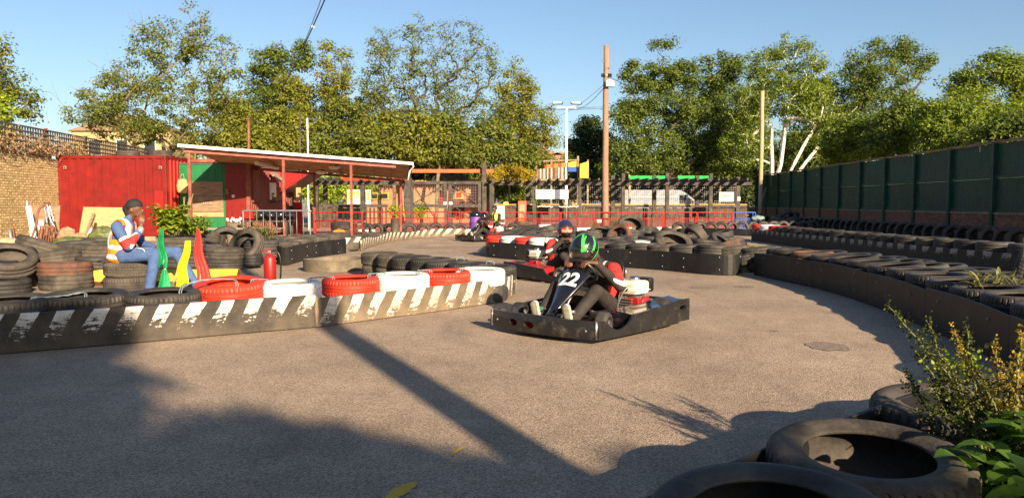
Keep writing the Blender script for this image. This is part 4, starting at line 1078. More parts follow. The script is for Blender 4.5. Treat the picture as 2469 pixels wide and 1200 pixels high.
# ================================================================== things beyond the pergola
# salmon building behind the gates
hb = thing('salmon_building', 'salmon pink single storey building behind the timber gates', 'building', (X(1030, 46), 46, 0))
wx0, wx1 = X(880, 46), X(1190, 46); wz = at(0, 438, 46).z
MB().box(((wx0 + wx1) / 2, 47.5, wz / 2), (wx1 - wx0, 3, wz)).build('wall', M['salmon'], hb, world=True)
MB().box(((wx0 + wx1) / 2, 47.3, wz + .04), (wx1 - wx0 + .4, 3.8, .12)).build('roof', M['roof_felt'], hb, world=True)
MB().box(((wx0 + wx1) / 2, 45.38, wz - .02), (wx1 - wx0 + .4, .04, .14)).build('fascia', M['yellow_tone'], hb, world=True)
def opening(px0, px1, y0, y1, m_, fm='black_timber', name='window'):
    a_, b_2 = at(px0, y0, 46), at(px1, y1, 46)
    f = MB().box(((a_.x + b_2.x) / 2, 45.97, (a_.z + b_2.z) / 2), (b_2.x - a_.x + .16, .1, a_.z - b_2.z + .16)).build(name + '_frame', M[fm], hb, world=True)
    MB().box(((a_.x + b_2.x) / 2, 45.905, (a_.z + b_2.z) / 2), (b_2.x - a_.x, .03, a_.z - b_2.z)).build(name + '_panel', M[m_], f, world=True)
opening(1059, 1073, 461, 497, 'red', 'black_timber', 'door'); opening(1100, 1113, 464, 476, 'red_bright', 'yellow_tone')
opening(1096, 1116, 484, 506, 'red', 'black_timber', 'hatch'); opening(897, 910, 467, 478, 'glass', 'yellow_tone'); opening(918, 935, 467, 478, 'glass', 'yellow_tone')
MB().box((X(1085, 45.3), 45.25, at(0, 429, 45.3).z), (2.1, .08, .36)).build('signboard', M['black_timber'], hb, world=True)
for k in range(12):
    x = X(985 + k * 17, 46); MB().box((x, 45.985, wz / 2), (.03, .03, wz - .2)).build('wall_batten', M['salmon'], hb, world=True)
stk = thing('chimney', 'brown brick chimney stack among the trees behind the gates', 'chimney', (X(1072, 50), 50, 0))
zz = at(0, 387, 50).z; MB().box((0, 0, zz / 2), (.4, .4, zz)).build('stack', M['ply_dark'], stk); MB().box((0, 0, zz), (.48, .48, .08)).build('cap', M['timber'], stk)
# white van behind the mesh
VY = 50
vx0, vx1 = X(1498, VY), X(1684, VY)
van = thing('parked_van', 'white high roof van parked behind the pergola mesh', 'van', ((vx0 + vx1) / 2, VY, 0))
L_ = vx1 - vx0; vz = at(0, 458, VY).z
prof = [(-L_ / 2, .45), (-L_ / 2, vz - .1), (-L_ / 2 + .1, vz), (L_ / 2 - 1.5, vz), (L_ / 2 - 1.15, vz - .12), (L_ / 2 - .45, 1.42), (L_ / 2 - .02, 1.12), (L_ / 2 + .04, .45)]
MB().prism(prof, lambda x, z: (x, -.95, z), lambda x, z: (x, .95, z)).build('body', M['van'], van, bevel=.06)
wprof = [(L_ / 2 - 1.45, 1.12), (L_ / 2 - 1.45, 1.72), (L_ / 2 - 1.05, 1.72), (L_ / 2 - .55, 1.32), (L_ / 2 - .5, 1.12)]
MB().prism(wprof, lambda x, z: (x, -.965, z), lambda x, z: (x, -.94, z)).build('side_window', M['glass'], van)
MB().box((L_ / 2 - 1.02, -.968, 1.42), (.05, .02, .6)).build('window_pillar', M['black_plastic'], van)
MB().prism([(L_ / 2 - 1.08, vz - .2), (L_ / 2 - .5, 1.48), (L_ / 2 - .46, 1.48), (L_ / 2 - 1.03, vz - .2)], lambda x, z: (x, -.8, z), lambda x, z: (x, .8, z)).build('windscreen', M['glass'], van)
MB().box((L_ / 2 - 1.0, -1.1, 1.62), (.1, .18, .28)).build('wing_mirror', M['black_plastic'], van)
MB().box((-.4, -.955, vz - .45), (L_ * .7, .02, .05)).build('side_moulding', M['sign_grey'], van)
for sx_ in (-1, 1):
    for sy in (-1, 1):
        w_ = MB().lathe([(.16, -.1), (.3, -.1), (.33, -.07), (.33, .07), (.3, .1), (.16, .1)], 20, Matrix.Translation((sx_ * (L_ / 2 - .95), sy * .88, .33)) @ Matrix.Rotation(math.pi / 2, 4, 'X'), closed=True).build('wheel', M['tyre'], van)
        MB().lathe([(0, -.06), (.17, -.06), (.17, .06), (0, .06)], 16, Matrix.Translation((sx_ * (L_ / 2 - .95), sy * .88, .33)) @ Matrix.Rotation(math.pi / 2, 4, 'X')).build('rim', M['galv'], w_)
# playground tower with coloured palings
TY = 47
tw = thing('play_tower', 'raised play tower with grey and rainbow coloured palings', 'play tower', (X(1355, TY), TY, 0))
z0_, z1_ = at(0, 432, TY).z, at(0, 393, TY).z
pal = [M['sign_grey'], M['timber'], M['black_timber'], M['red_old']]
cols = [mat('paling_' + n_, c_, .6, .1) for n_, c_ in (('red', (.5, .05, .03)), ('orange', (.65, .22, .03)), ('yellow', (.7, .5, .04)), ('green', (.03, .3, .08)), ('blue', (.03, .09, .4)), ('violet', (.2, .05, .3)))]
for k in range(26):
    px = 1294 + k * 2.9
    MB().box((X(px, TY), TY, (z0_ + at(0, 408 - k * .25, TY).z) / 2), (.055, .03, at(0, 408 - k * .25, TY).z - z0_)).build('paling', pal[k % 3 if k % 5 else 3], tw, world=True)
    if k > 6:
        za, zb2 = at(0, 405, TY).z, at(0, 398 - (k - 6) * .35, TY).z
        MB().box((X(px, TY), TY + .05, (za + zb2) / 2), (.05, .03, zb2 - za)).build('paling', cols[(k // 3) % 2], tw, world=True)
for k in range(7):
    px = 1371 + k * 2.8
    for j, (ya, yb) in enumerate(((392 - k * .6, 402), (402, 414))): MB().box((X(px, TY - .05), TY - .05, (at(0, ya, TY).z + at(0, yb, TY).z) / 2), (.06, .03, at(0, ya, TY).z - at(0, yb, TY).z)).build('paling', cols[2 if j == 0 else 4], tw, world=True)
for k in range(7):
    px = 1399 + k * 2.9; ya = 396 - k * .9
    MB().box((X(px, TY - .4), TY - .4, (at(0, ya, TY).z + at(0, 430, TY).z) / 2), (.065, .03, at(0, ya, TY).z - at(0, 430, TY).z)).build('paling', cols[2], tw, world=True)
for px, yt in ((1293, 380), (1329, 385), (1393, 376), (1417, 385)): MB().box((X(px, TY + .1), TY + .1, at(0, yt, TY).z / 2), (.1, .1, at(0, yt, TY).z)).build('post', M['timber'], tw, world=True)
MB().box((X(1345, TY), TY + .12, at(0, 387, TY).z), (2.6, .05, .08), (0, R(-2), 0)).build('rail', M['timber'], tw, world=True)
MB().box((X(1352, TY), TY + .6, z0_ - .05), (3.2, 1.4, .1)).build('deck', M['timber'], tw, world=True)
gn = thing('green_netting', 'strip of bright green netting above the pergola rafters', 'netting', (X(1615, 43), 43, at(0, 433, 43).z))
for (a_, b_2) in ((1517, 1604), (1633, 1712)): MB().box((X((a_ + b_2) / 2, 43), 43, at(0, 428, 43).z), (X(b_2, 43) - X(a_, 43), .04, .2)).build('strip', M['banner_green'], gn, world=True)
for px in (1517, 1608, 1712): MB().box((X(px, 43), 43.05, at(0, 421, 43).z / 2), (.08, .08, at(0, 421, 43).z)).build('stake', M['timber_pale'], gn, world=True)
lk = thing('scaffold_post', 'yellowish timber post behind the van side mesh', 'post', (X(1518, 41), 41, 0))
MB().box((0, 0, 1.2), (.1, .1, 2.4)).build('shaft', M['timber_pale'], lk)
bd = thing('brick_house', 'yellow brick house half hidden by the ash tree', 'house', (X(300, 56), 56, 0))
hz = at(0, 316, 56).z
MB().box((0, 2, hz / 2), (7.4, 4, hz)).build('wall', M['brick_y'], bd)
MB().prism([(-3.9, hz), (0, hz + 1.3), (3.9, hz)], lambda x, z: (x, -.2, z), lambda x, z: (x, 4.2, z)).build('roof', M['ply_dark'], bd)
for dx in (-2, 0, 2):
    f = MB().box((dx, -.02, hz - 1.2), (.9, .08, 1.2)).build('window_frame', M['white'], bd); MB().box((dx, -.07, hz - 1.2), (.75, .03, 1.05)).build('window_pane', M['glass'], f)
# rooftops glimpsed far behind the play tower
for i, (px, yt, wd, lab) in enumerate(((1350, 368, 6, 'far pale house with an orange chimney pot behind the play tower'), (1290, 352, 6, 'far house gable glimpsed through the yellow-green tree'))):
    h = thing('far_house', lab, 'house', (X(px, 85), 85, 0)); hz = at(0, yt + 22, 85).z
    MB().box((0, 3, hz / 2), (wd, 6, hz)).build('wall', M['brick_y'], h)
    MB().prism([(-wd / 2 - .2, hz), (0, hz + 1.1), (wd / 2 + .2, hz)], lambda x, z: (x, -.2, z), lambda x, z: (x, 6.2, z)).build('roof', M['ply_dark'], h)
    c = MB().box((wd * .2, 1, hz + 1.0), (.5, .5, 1.4)).build('chimney', M['brick_r'], h); MB().box((wd * .2, 1, hz + 1.85), (.25, .25, .4)).build('chimney_pot', M['orange'], c)
    for dx in (-1.5, 1.5): MB().box((dx, -.03, hz - 1.3), (.9, .06, 1.2)).build('window', M['glass'], h)
# ================================================================== tyres
def tyre_mesh(name, lod, material, R_=.31, W=.20, rim=.195, worn=1.0, slick=False):
    h = W / 2
    n = {0: 192, 1: 48, 2: 28}[lod]
    side = [(rim, h * .78), (rim + .006, h * .87), (rim + .022, h * .885), (rim + .026, h * .93), (R_ - .055, h * 1.0), (R_ - .03, h * .975), (R_ - .012, h * .86)]
    if lod == 2: side = [(rim, h * .86), (rim + .05, h), (R_ - .02, h * .92)]
    if lod == 0:
        tr = [(R_ - .005, h * .76, 1), (R_, h * .58, 1), (R_, h * .40, 1), (R_ - .009, h * .36, 0), (R_ - .009, h * .30, 0), (R_, h * .28, 0), (R_ + .001, h * .07, 0), (R_ - .009, h * .05, 0)]
    elif lod == 1: tr = [(R_, h * .62, 0), (R_, h * .30, 0), (R_ - .008, h * .26, 0), (R_ - .008, h * .20, 0), (R_, h * .16, 0)]
    else: tr = [(R_, h * .5, 0)]
    if slick: tr = [(R_ - .002, h * .7, 0), (R_, h * .35, 0)]
    prof = [(r, z, 0) for r, z in side] + tr + [(r, -z, s) for r, z, s in tr[::-1]] + [(r, -z, 0) for r, z in side[::-1]]
    prof += [(rim + .012, -h * .70, 0), (R_ - .035, -h * .62, 0), (R_ - .028, 0, 0), (R_ - .035, h * .62, 0), (rim + .012, h * .70, 0)]
    m = len(prof); vs, fs, flat = [], [], []
    for k in range(n):
        a = 2 * math.pi * k / n
        for j, (r, z, s) in enumerate(prof):
            a2 = a + (.02 * z / h if s else 0)
            rr = r - (.008 * worn if (s and k % 4 == 0) else 0)
            vs.append((rr * math.cos(a2), rr * math.sin(a2), z))
    q = MB(); ns, nt_ = len(side), len(tr)
    for k in range(n):
        k2 = (k + 1) % n
        for j in range(m):
            j2 = (j + 1) % m
            fs.append((k * m + j, k2 * m + j, k2 * m + j2, k * m + j2))
            flat.append(not (lod == 0 and ns - 1 <= j < ns + 2 * nt_))
    q.add(vs, fs); q.sm = flat
    return q.mesh(name, material)
TY_ = {}
for nm, mm in (('tyre', 'tyre'), ('old', 'tyre_old'), ('red', 'tyre_red'), ('white', 'tyre_white'), ('rust', 'tyre_rust')):
    for lod in (0, 1, 2):
        if lod == 0 and nm == 'rust': continue
        TY_[nm, lod] = tyre_mesh('tyre', lod, M[mm])
TY_['fat', 1] = tyre_mesh('tyre', 1, M['tyre_old'], .31, .25, .185)
TY_['kart', 1] = tyre_mesh('tyre', 1, M['tyre'], .135, .13, .075, slick=True)
TY_['up', 2] = tyre_mesh('tyre', 2, M['tyre'], .30, .2, .16)
TY_['big', 0] = tyre_mesh('tyre', 0, M['tyre_old'], .33, .225, .205)
BURIED = []
HID = ('black tyre hidden under', 'black tyre beneath', 'lower black tyre behind', 'lower tyre behind', 'jumbled tyre', 'flat shaded tyre behind', 'second line of the island', 'flat dusty tyre lying behind the far straight', 'lower tyre under')
def tyre(kind, lod, loc, label, group, tilt=0.0, az=0.0, sc=1.0, roll=None):
    """flat-lying by default; tilt leans it over towards direction az"""
    if any(h in label or h in (group or '') for h in HID) and 'second line' not in label:
        BURIED.append(Matrix.Translation(loc) @ Matrix.Rotation(az, 4, 'Z') @ Matrix.Rotation(tilt, 4, 'Y') @ Matrix.Diagonal((sc, sc, sc, 1))); return
    Mx = Matrix.Rotation(az, 4, 'Z') @ Matrix.Rotation(tilt, 4, 'Y') @ Matrix.Rotation(random.uniform(0, 6.28) if roll is None else roll, 4, 'Z')
    o = link('tyre', TY_[kind, lod], None, loc, Mx.to_euler(), sc)
    return tag(o, label, 'tyre', group)
def stack(kind, lod, x, y, n, label, group, z0=0.0, sc=1.0, jit=.02, th=.2, labels=None):
    for k in range(n):
        tyre(kind, lod, (x + random.uniform(-jit, jit), y + random.uniform(-jit, jit), z0 + th * sc * (k + .5)), labels[k] if labels else label, group, random.uniform(-.02, .02), 0, sc)
def rope(label, a, b, rise, group='pale ropes tying the painted tyres'):
    a, b = Vector(a), Vector(b); side = Vector((random.uniform(-.03, .03), random.uniform(-.03, .03), 0))
    pts = [a - Vector((0, 0, .07)), a + Vector((0, 0, .01)), a.lerp(b, .3) + Vector((0, 0, rise)) + side, a.lerp(b, .7) + Vector((0, 0, rise)) + side, b + Vector((0, 0, .01)), b - Vector((0, 0, .07))]
    pts = smooth_path(pts, 16)
    q = MB().tube(pts, .005, 6); q.tube([p + Vector((.025, -.012, .003 * (-1) ** i)) for i, p in enumerate(pts)], .004, 6)
    o = q.build('rope', M['rope']); tag(o, label, 'rope', group)

def board_barrier(name, label, pxs, h, th, material, npanel, cat='barrier', group=None, side=1, n=60, world=None, bolts=True, bev=.006, seam='galv', lift=None, rows=2):
    P = world if world else [gp(*p) for p in pxs]
    P = smooth_path([Vector((p[0], p[1], 0)) for p in P], n)
    root = thing(name, label, cat, P[len(P) // 2], 0, group)
    step = (n - 1) / npanel
    for k in range(npanel):
        i0, i1 = int(round(k * step)), int(round((k + 1) * step))
        seg = P[i0:i1 + 1]
        if len(seg) < 2: continue
        if k < npanel - 1: seg = seg[:-1] + [seg[-1].lerp(seg[-2], .02)]
        q = MB(); ribbon(q, seg, .005 + random.uniform(0, .006), h + random.uniform(-.008, .008), th, side, lift=lift)
        q.build('board', material, root, world=True, bevel=bev)
        if bolts:
            for fr in (.2, .8):
                i = i0 + int((i1 - i0) * fr); t = (P[min(i + 1, n - 1)] - P[max(i - 1, 0)]).normalized(); nn = Vector((t.y, -t.x, 0)) * side
                for rr in range(rows):
                    c = P[i] + nn * .004 + Vector((0, 0, h * (.8 - .55 * rr) + random.uniform(-.03, .03)))
                    MB().ell(c, (.013, .013, .013), None, 8, 5).build('bolt', M['galv'], root, world=True)
    return root, P

# ---------------------------------------------------------------- near left striped barrier with painted tyres
ba, pa1 = board_barrier('striped_barrier', 'scuffed black and white striped board below the painted tyres', [(-420, 894), (0, 855), (324, 828), (551, 808), (763, 790)], .315, .055, M['stripe_near'], 1, bolts=False)
c = gp(758, 790)      # splintered rounded end of the thick timber
q = MB()
for k in range(5): q.tube([(c.x + .02 - .012 * k, c.y + .015 + .012 * k, .01 + .01 * k), (c.x + .02 - .006 * k, c.y + .015 + .012 * k, .16), (c.x + .01, c.y + .015 + .012 * k, .31 - .006 * k)], [.016, .024, .018], 7)
q.build('splintered_end', M['timber'], ba, world=True)
bb, pa2 = board_barrier('striped_barrier', 'dusty tan striped board bending away behind the leading kart', [(764, 789), (900, 772), (1080, 748), (1200, 729), (1228, 722), (1245, 706)], .285, .03, M['stripe_tan'], 1, bolts=False)
GP = 'painted tyres along the striped board'
painted = [('red', 554, 690, 7.62, .10, 'orange-red painted tyre nearest the three flags'), ('white', 701, 692, 7.85, .03, 'white painted tyre in front of the fire extinguisher'),
           ('red', 846, 688, 8.35, .02, 'orange-red tyre with a black scuff between two white tyres'), ('white', 970, 683, 8.75, .02, 'white tyre roped between two orange-red tyres'),
           ('red', 1073, 671, 9.15, .03, 'last orange-red tyre before the white end tyre'), ('white', 1157, 667, 9.42, .02, 'white tyre at the bend of the striped board')]
pl_ = []
for i, (kd, px, py, Y, tl, lab) in enumerate(painted):
    p = at(px, py, Y); zc = .30 if i else .325
    tyre(kd, 0, (p.x, Y, zc), lab, GP, tl, -math.pi / 2, 1.08 if i == 0 else 1.0)
    tyre('tyre', 1, (p.x + .04, Y + .06, .10), 'black tyre hidden under a painted tyre behind the striped board', 'black tyres under the painted ones')
    pl_.append(Vector((p.x, Y, zc + .11)))
for i in range(5):
    a, b = pl_[i], pl_[i + 1]; d = (b - a).normalized()
    rope('pale rope loop joining neighbouring painted tyres', a + d * .22 + Vector((0, -.05, 0)), b - d * .22 + Vector((0, -.05, 0)), .015)
for (px, py, Y, s_, lab) in ((395, 715, 7.05, 1.05, 'black tyre beside the first red tyre on the striped board'), (205, 718, 6.85, 1.15, 'large grooved black tyre on the striped board near the seated marshal'), (15, 735, 6.5, 1.1, 'black tyre roped at the near end of the striped board')):
    p = at(px, py, Y); tyre('tyre', 0, (p.x, Y, .29), lab, None, .04, -math.pi / 2, s_); tyre('tyre', 1, (p.x, Y + .04, .10), 'black tyre hidden under a painted tyre behind the striped board', 'black tyres under the painted ones')
    if px == 15: rope('pale blue rope stretched between two black tyres', (p.x + .25, Y - .05, .40), (p.x + .55, Y + .2, .41), .0, None)
    if px == 395: rope('pale rope from black tyre to first red tyre', (p.x + .15, Y, .41), (p.x + .55, Y + .3, .45), .05, None)
# ---------------------------------------------------------------- double stack of black tyres behind them
GS = 'two-high black tyre stacks behind the painted tyres'
for k in range(7):
    t = k / 6; x, y = -2.16 + 1.9 * t, 12.6 - 2.62 * t
    for j in range(2):
        tyre('old' if k < 2 else 'tyre', 0, (x + random.uniform(-.02, .02), y + random.uniform(-.03, .03), .1 + .2 * j), ('upper' if j else 'lower') + ' black tyre in the two-high row behind the painted tyres' if k not in (0, 6) else (('mossy ' if k == 0 else 'end ') + ('upper' if j else 'lower') + (' tyre beside the grey belt ring' if k == 0 else ' tyre of the two-high row at the bend')), GS, random.uniform(-.02, .02), 0, 1.0)
for (px, py, Y) in ((1110, 623, 10.3), (1182, 632, 9.6)):
    p = at(px, py, Y); o = MB().tube(smooth_path([p + Vector((-.05, 0, -.03)), p + Vector((-.04, 0, .01)), p + Vector((.04, 0, .01)), p + Vector((.05, 0, -.03))], 8), .006, 5).build('rope', M['rope']); tag(o, 'short blue rope knot on the two-high black tyres', 'rope', 'rope knots on the two-high tyres')
# grey belt ring
p = gp(788, 657); rc = Vector((p.x, p.y + .5, 0))
ring = thing('belt_ring', 'pale grey hoop of conveyor belt standing on the asphalt', 'hoop', rc)
q = MB(); nseg = 48; vs = []
for k in range(nseg):
    a = 2 * math.pi * k / nseg
    for r, z in ((.535, .005), (.54, .20 + .012 * math.sin(2 * a)), (.52, .21 + .012 * math.sin(2 * a)), (.515, .005)): vs.append((r * math.cos(a) * (1 + .03 * math.cos(3 * a)), r * math.sin(a), z))
q.add(vs, [(k * 4 + j, ((k + 1) % nseg) * 4 + j, ((k + 1) % nseg) * 4 + (j + 1) % 4, k * 4 + (j + 1) % 4) for k in range(nseg) for j in range(4)], 0, False)
q.build('belt', M['belt'], ring)
# ---------------------------------------------------------------- black board round the inner bend
bc, pc = board_barrier('black_barrier', 'black board wall curving round tyres beside the belt ring', [(835, 611), (770, 620), (715, 634), (690, 640), (665, 636), (655, 624)], .36, .012, M['black_board'], 3, side=-1)
for k, (px, py) in enumerate(((690, 628), (728, 618), (765, 611), (800, 604), (700, 610), (740, 603), (785, 597), (820, 594), (665, 610))):
    p = gp(px, py); stack('old', 1, p.x, p.y, 2, 'flat black tyre packed inside the curved black board', 'tyres packed inside the curved black board', jit=.03)
# ---------------------------------------------------------------- far striped wall sweeping round the back of the circuit
bd1, pd1 = board_barrier('striped_barrier', 'short striped board where the far curved wall begins', [(836, 607), (872, 604)], .34, .05, M['stripe_far'], 1, bolts=False, n=8)
bd2, pd2 = board_barrier('striped_barrier', 'long sweeping striped wall along the far side of the track', [(873, 605), (898, 595), (926, 586.5), (965, 579.5), (1022, 573.5), (1108, 569.5), (1250, 567)], .27, .04, M['stripe_far'], 1, bolts=False, n=80, lift=lambda s_: .03 * math.sin(s_ * 1.7))
bd3, pd3 = board_barrier('striped_barrier', 'far straight striped wall behind the third kart and tyre island', [(1250, 566.5), (1350, 565.5), (1560, 563), (1690, 563)], .25, .04, M['stripe_far'], 1, bolts=False, n=30)
GF = 'flat tyres behind the far striped wall'
for k in range(15):
    t = k / 14; i = int(t * 79); p = pd2[i]; d = (pd2[min(i + 1, 79)] - pd2[max(i - 1, 0)]).normalized(); nn = Vector((-d.y, d.x, 0))
    for j in range(2 if k < 9 else 1):
        tyre('old', 2, (p.x + nn.x * (.38 + .62 * j), p.y + nn.y * (.38 + .62 * j), .12), 'flat dusty tyre lying behind the far striped wall', GF, random.uniform(-.05, .05), random.uniform(0, 6), 1.0)
for k in range(18):
    p = pd3[min(29, int(k * 29 / 17))]; tyre('old', 2, (p.x, p.y + .36, .12), 'flat dusty tyre lying behind the far straight wall', 'flat tyres behind the far straight wall', random.uniform(-.05, .05), random.uniform(0, 6))
# half sunk upright tyres in a row
GU = 'half-buried upright tyres in front of the red barriers'
for px in (886, 911, 938, 962, 988, 1021, 1050, 1086, 1111):
    p = at(px, 552, 28.6); tyre('up', 2, (p.x, 28.6 + random.uniform(-.1, .1), .19), 'upright half-buried tyre before the red barriers left of the drum', GU, math.pi / 2, math.pi / 2 + random.uniform(-.35, .35), .92)
tyre('up', 2, at(864, 545, 27.6), 'upright black tyre leaning by the tall stack', None, 1.2, 2.2, .9)
for k in range(14):
    px = 1636 + 28.5 * k; p = at(px, 545, 29.5 + .05 * k); tyre('up', 2, (p.x, 29.5 + .2 * k, .22), 'upright half-buried tyre before the barriers in the shaded corner', 'half-buried upright tyres in the shaded corner', math.pi / 2, math.pi / 2 + random.uniform(-.35, .35), .9)
bj, pj = board_barrier('black_barrier', 'far black board in the shaded corner by the blue barriers', [(1685, 566), (1760, 568), (1830, 570), (1880, 572)], .26, .02, M['black_board'], 3, n=20)
# stack with orange cloth and other loose stacks by the canopy
p = gp(822, 572)
for j in range(2):
    tyre('fat', 1, (at(821, 560, 24.2).x, 24.2, .125 + .25 * j + .12), ('upper' if j else 'lower') + ' tyre of the tall stack by the canopy post', 'tall tyre stack by the canopy post', 0, 0, .98)
tg = thing('fallen_marker', 'short black and white striped bar lying on the far tyres', 'marker bar', at(865, 556, 26))
for k in range(5): MB().tube([(k * .11, 0, 0), (k * .11 + .109, 0, 0)], .04, 10).build('band', M['white'] if k % 2 == 0 else M['black_plastic'], tg)
p = at(952, 540, 27.6); drm = thing('plastic_drum', 'small brown drum beside the canopy end post', 'drum', (p.x, 27.6, 0))
MB().lathe([(.14, 0), (.15, .05), (.15, .6), (.13, .66), (.02, .67)], 20).build('shell', M['tyre_old'], drm)
p = at(1147, 540, 29.6); drm = thing('plastic_drum', 'purple plastic drum with a black bag lid by the far wall', 'drum', (p.x, 29.6, 0))
MB().lathe([(.22, 0), (.24, .08), (.24, .22), (.25, .24), (.24, .26), (.24, .46), (.25, .48), (.24, .5), (.22, .78), (.19, .8), (0, .8)], 24).build('shell', M['purple'], drm)
MB().lathe([(.25, .7), (.255, .78), (.2, .86), (.08, .9), (0, .9)], 18).build('bag_lid', M['gloss_black'], drm)

# ---------------------------------------------------------------- tyre island in the middle
bi, pi_ = board_barrier('black_barrier', 'black bolted board along the front of the tyre island', [(1176, 612), (1180, 620), (1195, 622.5), (1300, 631), (1430, 640), (1580, 650.5), (1690, 661), (1760, 664.5), (1785, 661), (1791, 650)], .345, .014, M['black_board'], 7, n=120)
GI = 'tyres along the front of the island board'
# red/white tyres on the island's corner
for i, (px, Y, kd, lab) in enumerate(((1204, 17.05, 'red', 'orange-red tyre at the corner of the island board'), (1240, 16.75, 'white', 'white tyre second from the island corner'), (1275, 16.3, 'red', 'orange-red tyre above the rear kart engine'), (1312, 15.9, 'white', 'white tyre half hidden by the rear kart driver'))):
    x = X(px, Y); tyre(kd, 1, (x, Y + .3, .36), lab, 'painted tyres on the island corner', .04, -math.pi / 2, 1.0); tyre('tyre', 1, (x, Y + .3, .13), 'black tyre beneath a painted tyre on the island corner', 'black tyres under the island corner')
# flat row along the front of the island
for k in range(9):
    t = k / 8; x, y = 1.75 + 2.95 * t, 15.15 - 1.95 * t
    px = PX0 + FPX * x / y
    tyre('tyre' if k % 3 else 'old', 1, (x, y + .1, .33), 'black tyre tilted on the front edge of the tyre island', GI, -.10 + random.uniform(-.05, .05), R(-40), 1.02)
    tyre('tyre', 1, (x, y + .12, .12), 'lower black tyre behind the island board', 'lower tyres behind the island board', 0, 0, 1.0)
# left flank going away
for k in range(22):
    t = k / 21; x, y = -.20 + .05 * t + (.9 * t * t), 17.9 + 11.5 * t
    tyre('tyre', 1 if k < 8 else 2, (x, y, .27), 'shaded black tyre in the long left flank of the island', 'left flank tyres of the island', random.uniform(-.06, .06), random.uniform(0, 6))
    if k % 2 == 0 and k < 18: tyre('tyre', 2, (x + .62, y + .2, .26), 'shaded black tyre in the second line of the island flank', 'second line of flank tyres', random.uniform(-.06, .06), random.uniform(0, 6))
tyre('white', 2, (X(1318, 27.5), 27.5, .34), 'white tyre at the far end of the island flank', None); tyre('red', 2, (X(1345, 27.0), 27.0, .33), 'orange-red tyre at the far end of the island flank', None)
# the heap: explicit tyres (px, py, depth, tilt, azimuth, size, kind)
heap = [(1420, 570, 17.5, .2, 1.2, 1.0, 'old', 'tyre of the heap just behind the green helmet'), (1425, 590, 15.6, .05, 0, 1.0, 'old', 'lower heap tyre right of the green helmet'), (1390, 575, 18.5, .1, .5, 1.0, 'old', 'heap tyre behind the rear driver'),
        (1450, 563, 19.5, .3, -1.2, 1.0, 'old', 'heap tyre tipped towards the pole foot'), (1493, 570, 18.2, 1.05, -2.2, 1.0, 'rust', 'rust-red stained tyre standing on edge in the heap'), (1475, 583, 17.2, .15, 2, 1.0, 'tyre', 'heap tyre below the rust stained one'),
        (1522, 547, 18.6, .75, -1.4, 1.1, 'old', 'tyre crowning the heap with its hole facing out'), (1520, 563, 18.4, .12, .3, 1.0, 'tyre', 'tyre under the crowning tyre of the heap'), (1524, 577, 18.0, .05, 0, 1.0, 'tyre', 'bottom tyre under the crowning tyre of the heap'),
        (1572, 581, 16.6, .06, 1, 1.0, 'tyre', 'round faced tyre between the heap top and the tilted tyre'), (1545, 592, 15.7, .1, 2.2, 1.0, 'tyre', 'heap tyre near the grey bent tyre'), (1622, 590, 14.9, .52, -1.35, 1.22, 'old', 'big tilted tyre with an open mouth at the front of the heap'),
        (1640, 575, 16.8, .05, 0, 1.1, 'old', 'wide tyre behind the big tilted tyre'), (1680, 572, 17.0, 1.0, .4, 1.0, 'old', 'tyre standing slanted at the right of the heap'), (1665, 565, 18.5, .2, .9, 1.1, 'old', 'tyre beyond the slanted one'),
        (1600, 566, 19.5, .1, 2, 1.0, 'tyre', 'flat tyre at the back of the heap'), (1700, 588, 15.6, .05, 0, 1.0, 'tyre', 'flat tyre right of the big tilted tyre'), (1745, 600, 14.3, .4, 2.6, 1.05, 'rust', 'rust-brown tyre tipped over at the island corner'),
        (1720, 605, 13.9, .1, 1, 1.0, 'tyre', 'flat tyre on the island corner'), (1740, 590, 15.8, .7, -.6, 1.0, 'tyre', 'tyre leaning across at the island corner'), (1766, 594, 16.5, .1, 2, 1.0, 'tyre', 'tyre behind the island corner'),
        (1560, 558, 20.5, .2, 1, 1.0, 'tyre', 'small looking tyre at the back of the heap'), (1480, 556, 21, .25, 2, 1.0, 'old', 'tyre beside the foot of the wooden pole'), (1440, 556, 22, .2, 3, 1.0, 'old', 'tyre left of the wooden pole foot'),
        (1475, 600, 15.2, .05, 0, 1.0, 'old', 'flat tyre low in the front of the heap'), (1395, 596, 15.9, .05, 0, 1.0, 'old', 'flat tyre hidden behind the leading helmet'), (1590, 603, 14.6, .06, 1.5, 1.0, 'tyre', 'flat tyre low under the big tilted tyre'), (1660, 602, 14.4, .05, .5, 1.0, 'tyre', 'flat tyre low right of the big tilted tyre')]
for (px, py, Y, tl, az, s_, kd, lab) in heap:
    p = at(px, py, Y); tyre(kd, 1, (p.x, Y, max(p.z, .1)), lab, 'tyre heap on the island', tl, az, s_)
rr = random.Random(9)
for k in range(46):                # filling of the heap underneath and towards the far corner
    Y = rr.uniform(15.6, 27); lo_, hi_ = .55 + (Y - 16) * .05, 4.4 + (Y - 15) * .33
    x = rr.uniform(lo_, hi_); tyre('old' if k % 2 else 'tyre', 1 if Y < 20 else 2, (x, Y, rr.uniform(.1, .34)), 'jumbled tyre lying inside the tyre island', 'jumbled tyres filling the island', rr.uniform(-.25, .25), rr.uniform(0, 6))
bt = thing('bent_tube', 'grey bent tyre strip with an orange end in the heap', 'tyre strip', at(1555, 588, 15))
a, b = at(1527, 584, 15), at(1575, 588, 15)
MB().tube(smooth_path([a, a.lerp(b, .4) + Vector((0, 0, .02)), b], 10), .055, 10).build('strip', M['galv'], bt, world=True)
MB().tube([b, b + Vector((.03, 0, 0))], .056, 10).build('end_cap', M['orange'], bt, world=True)
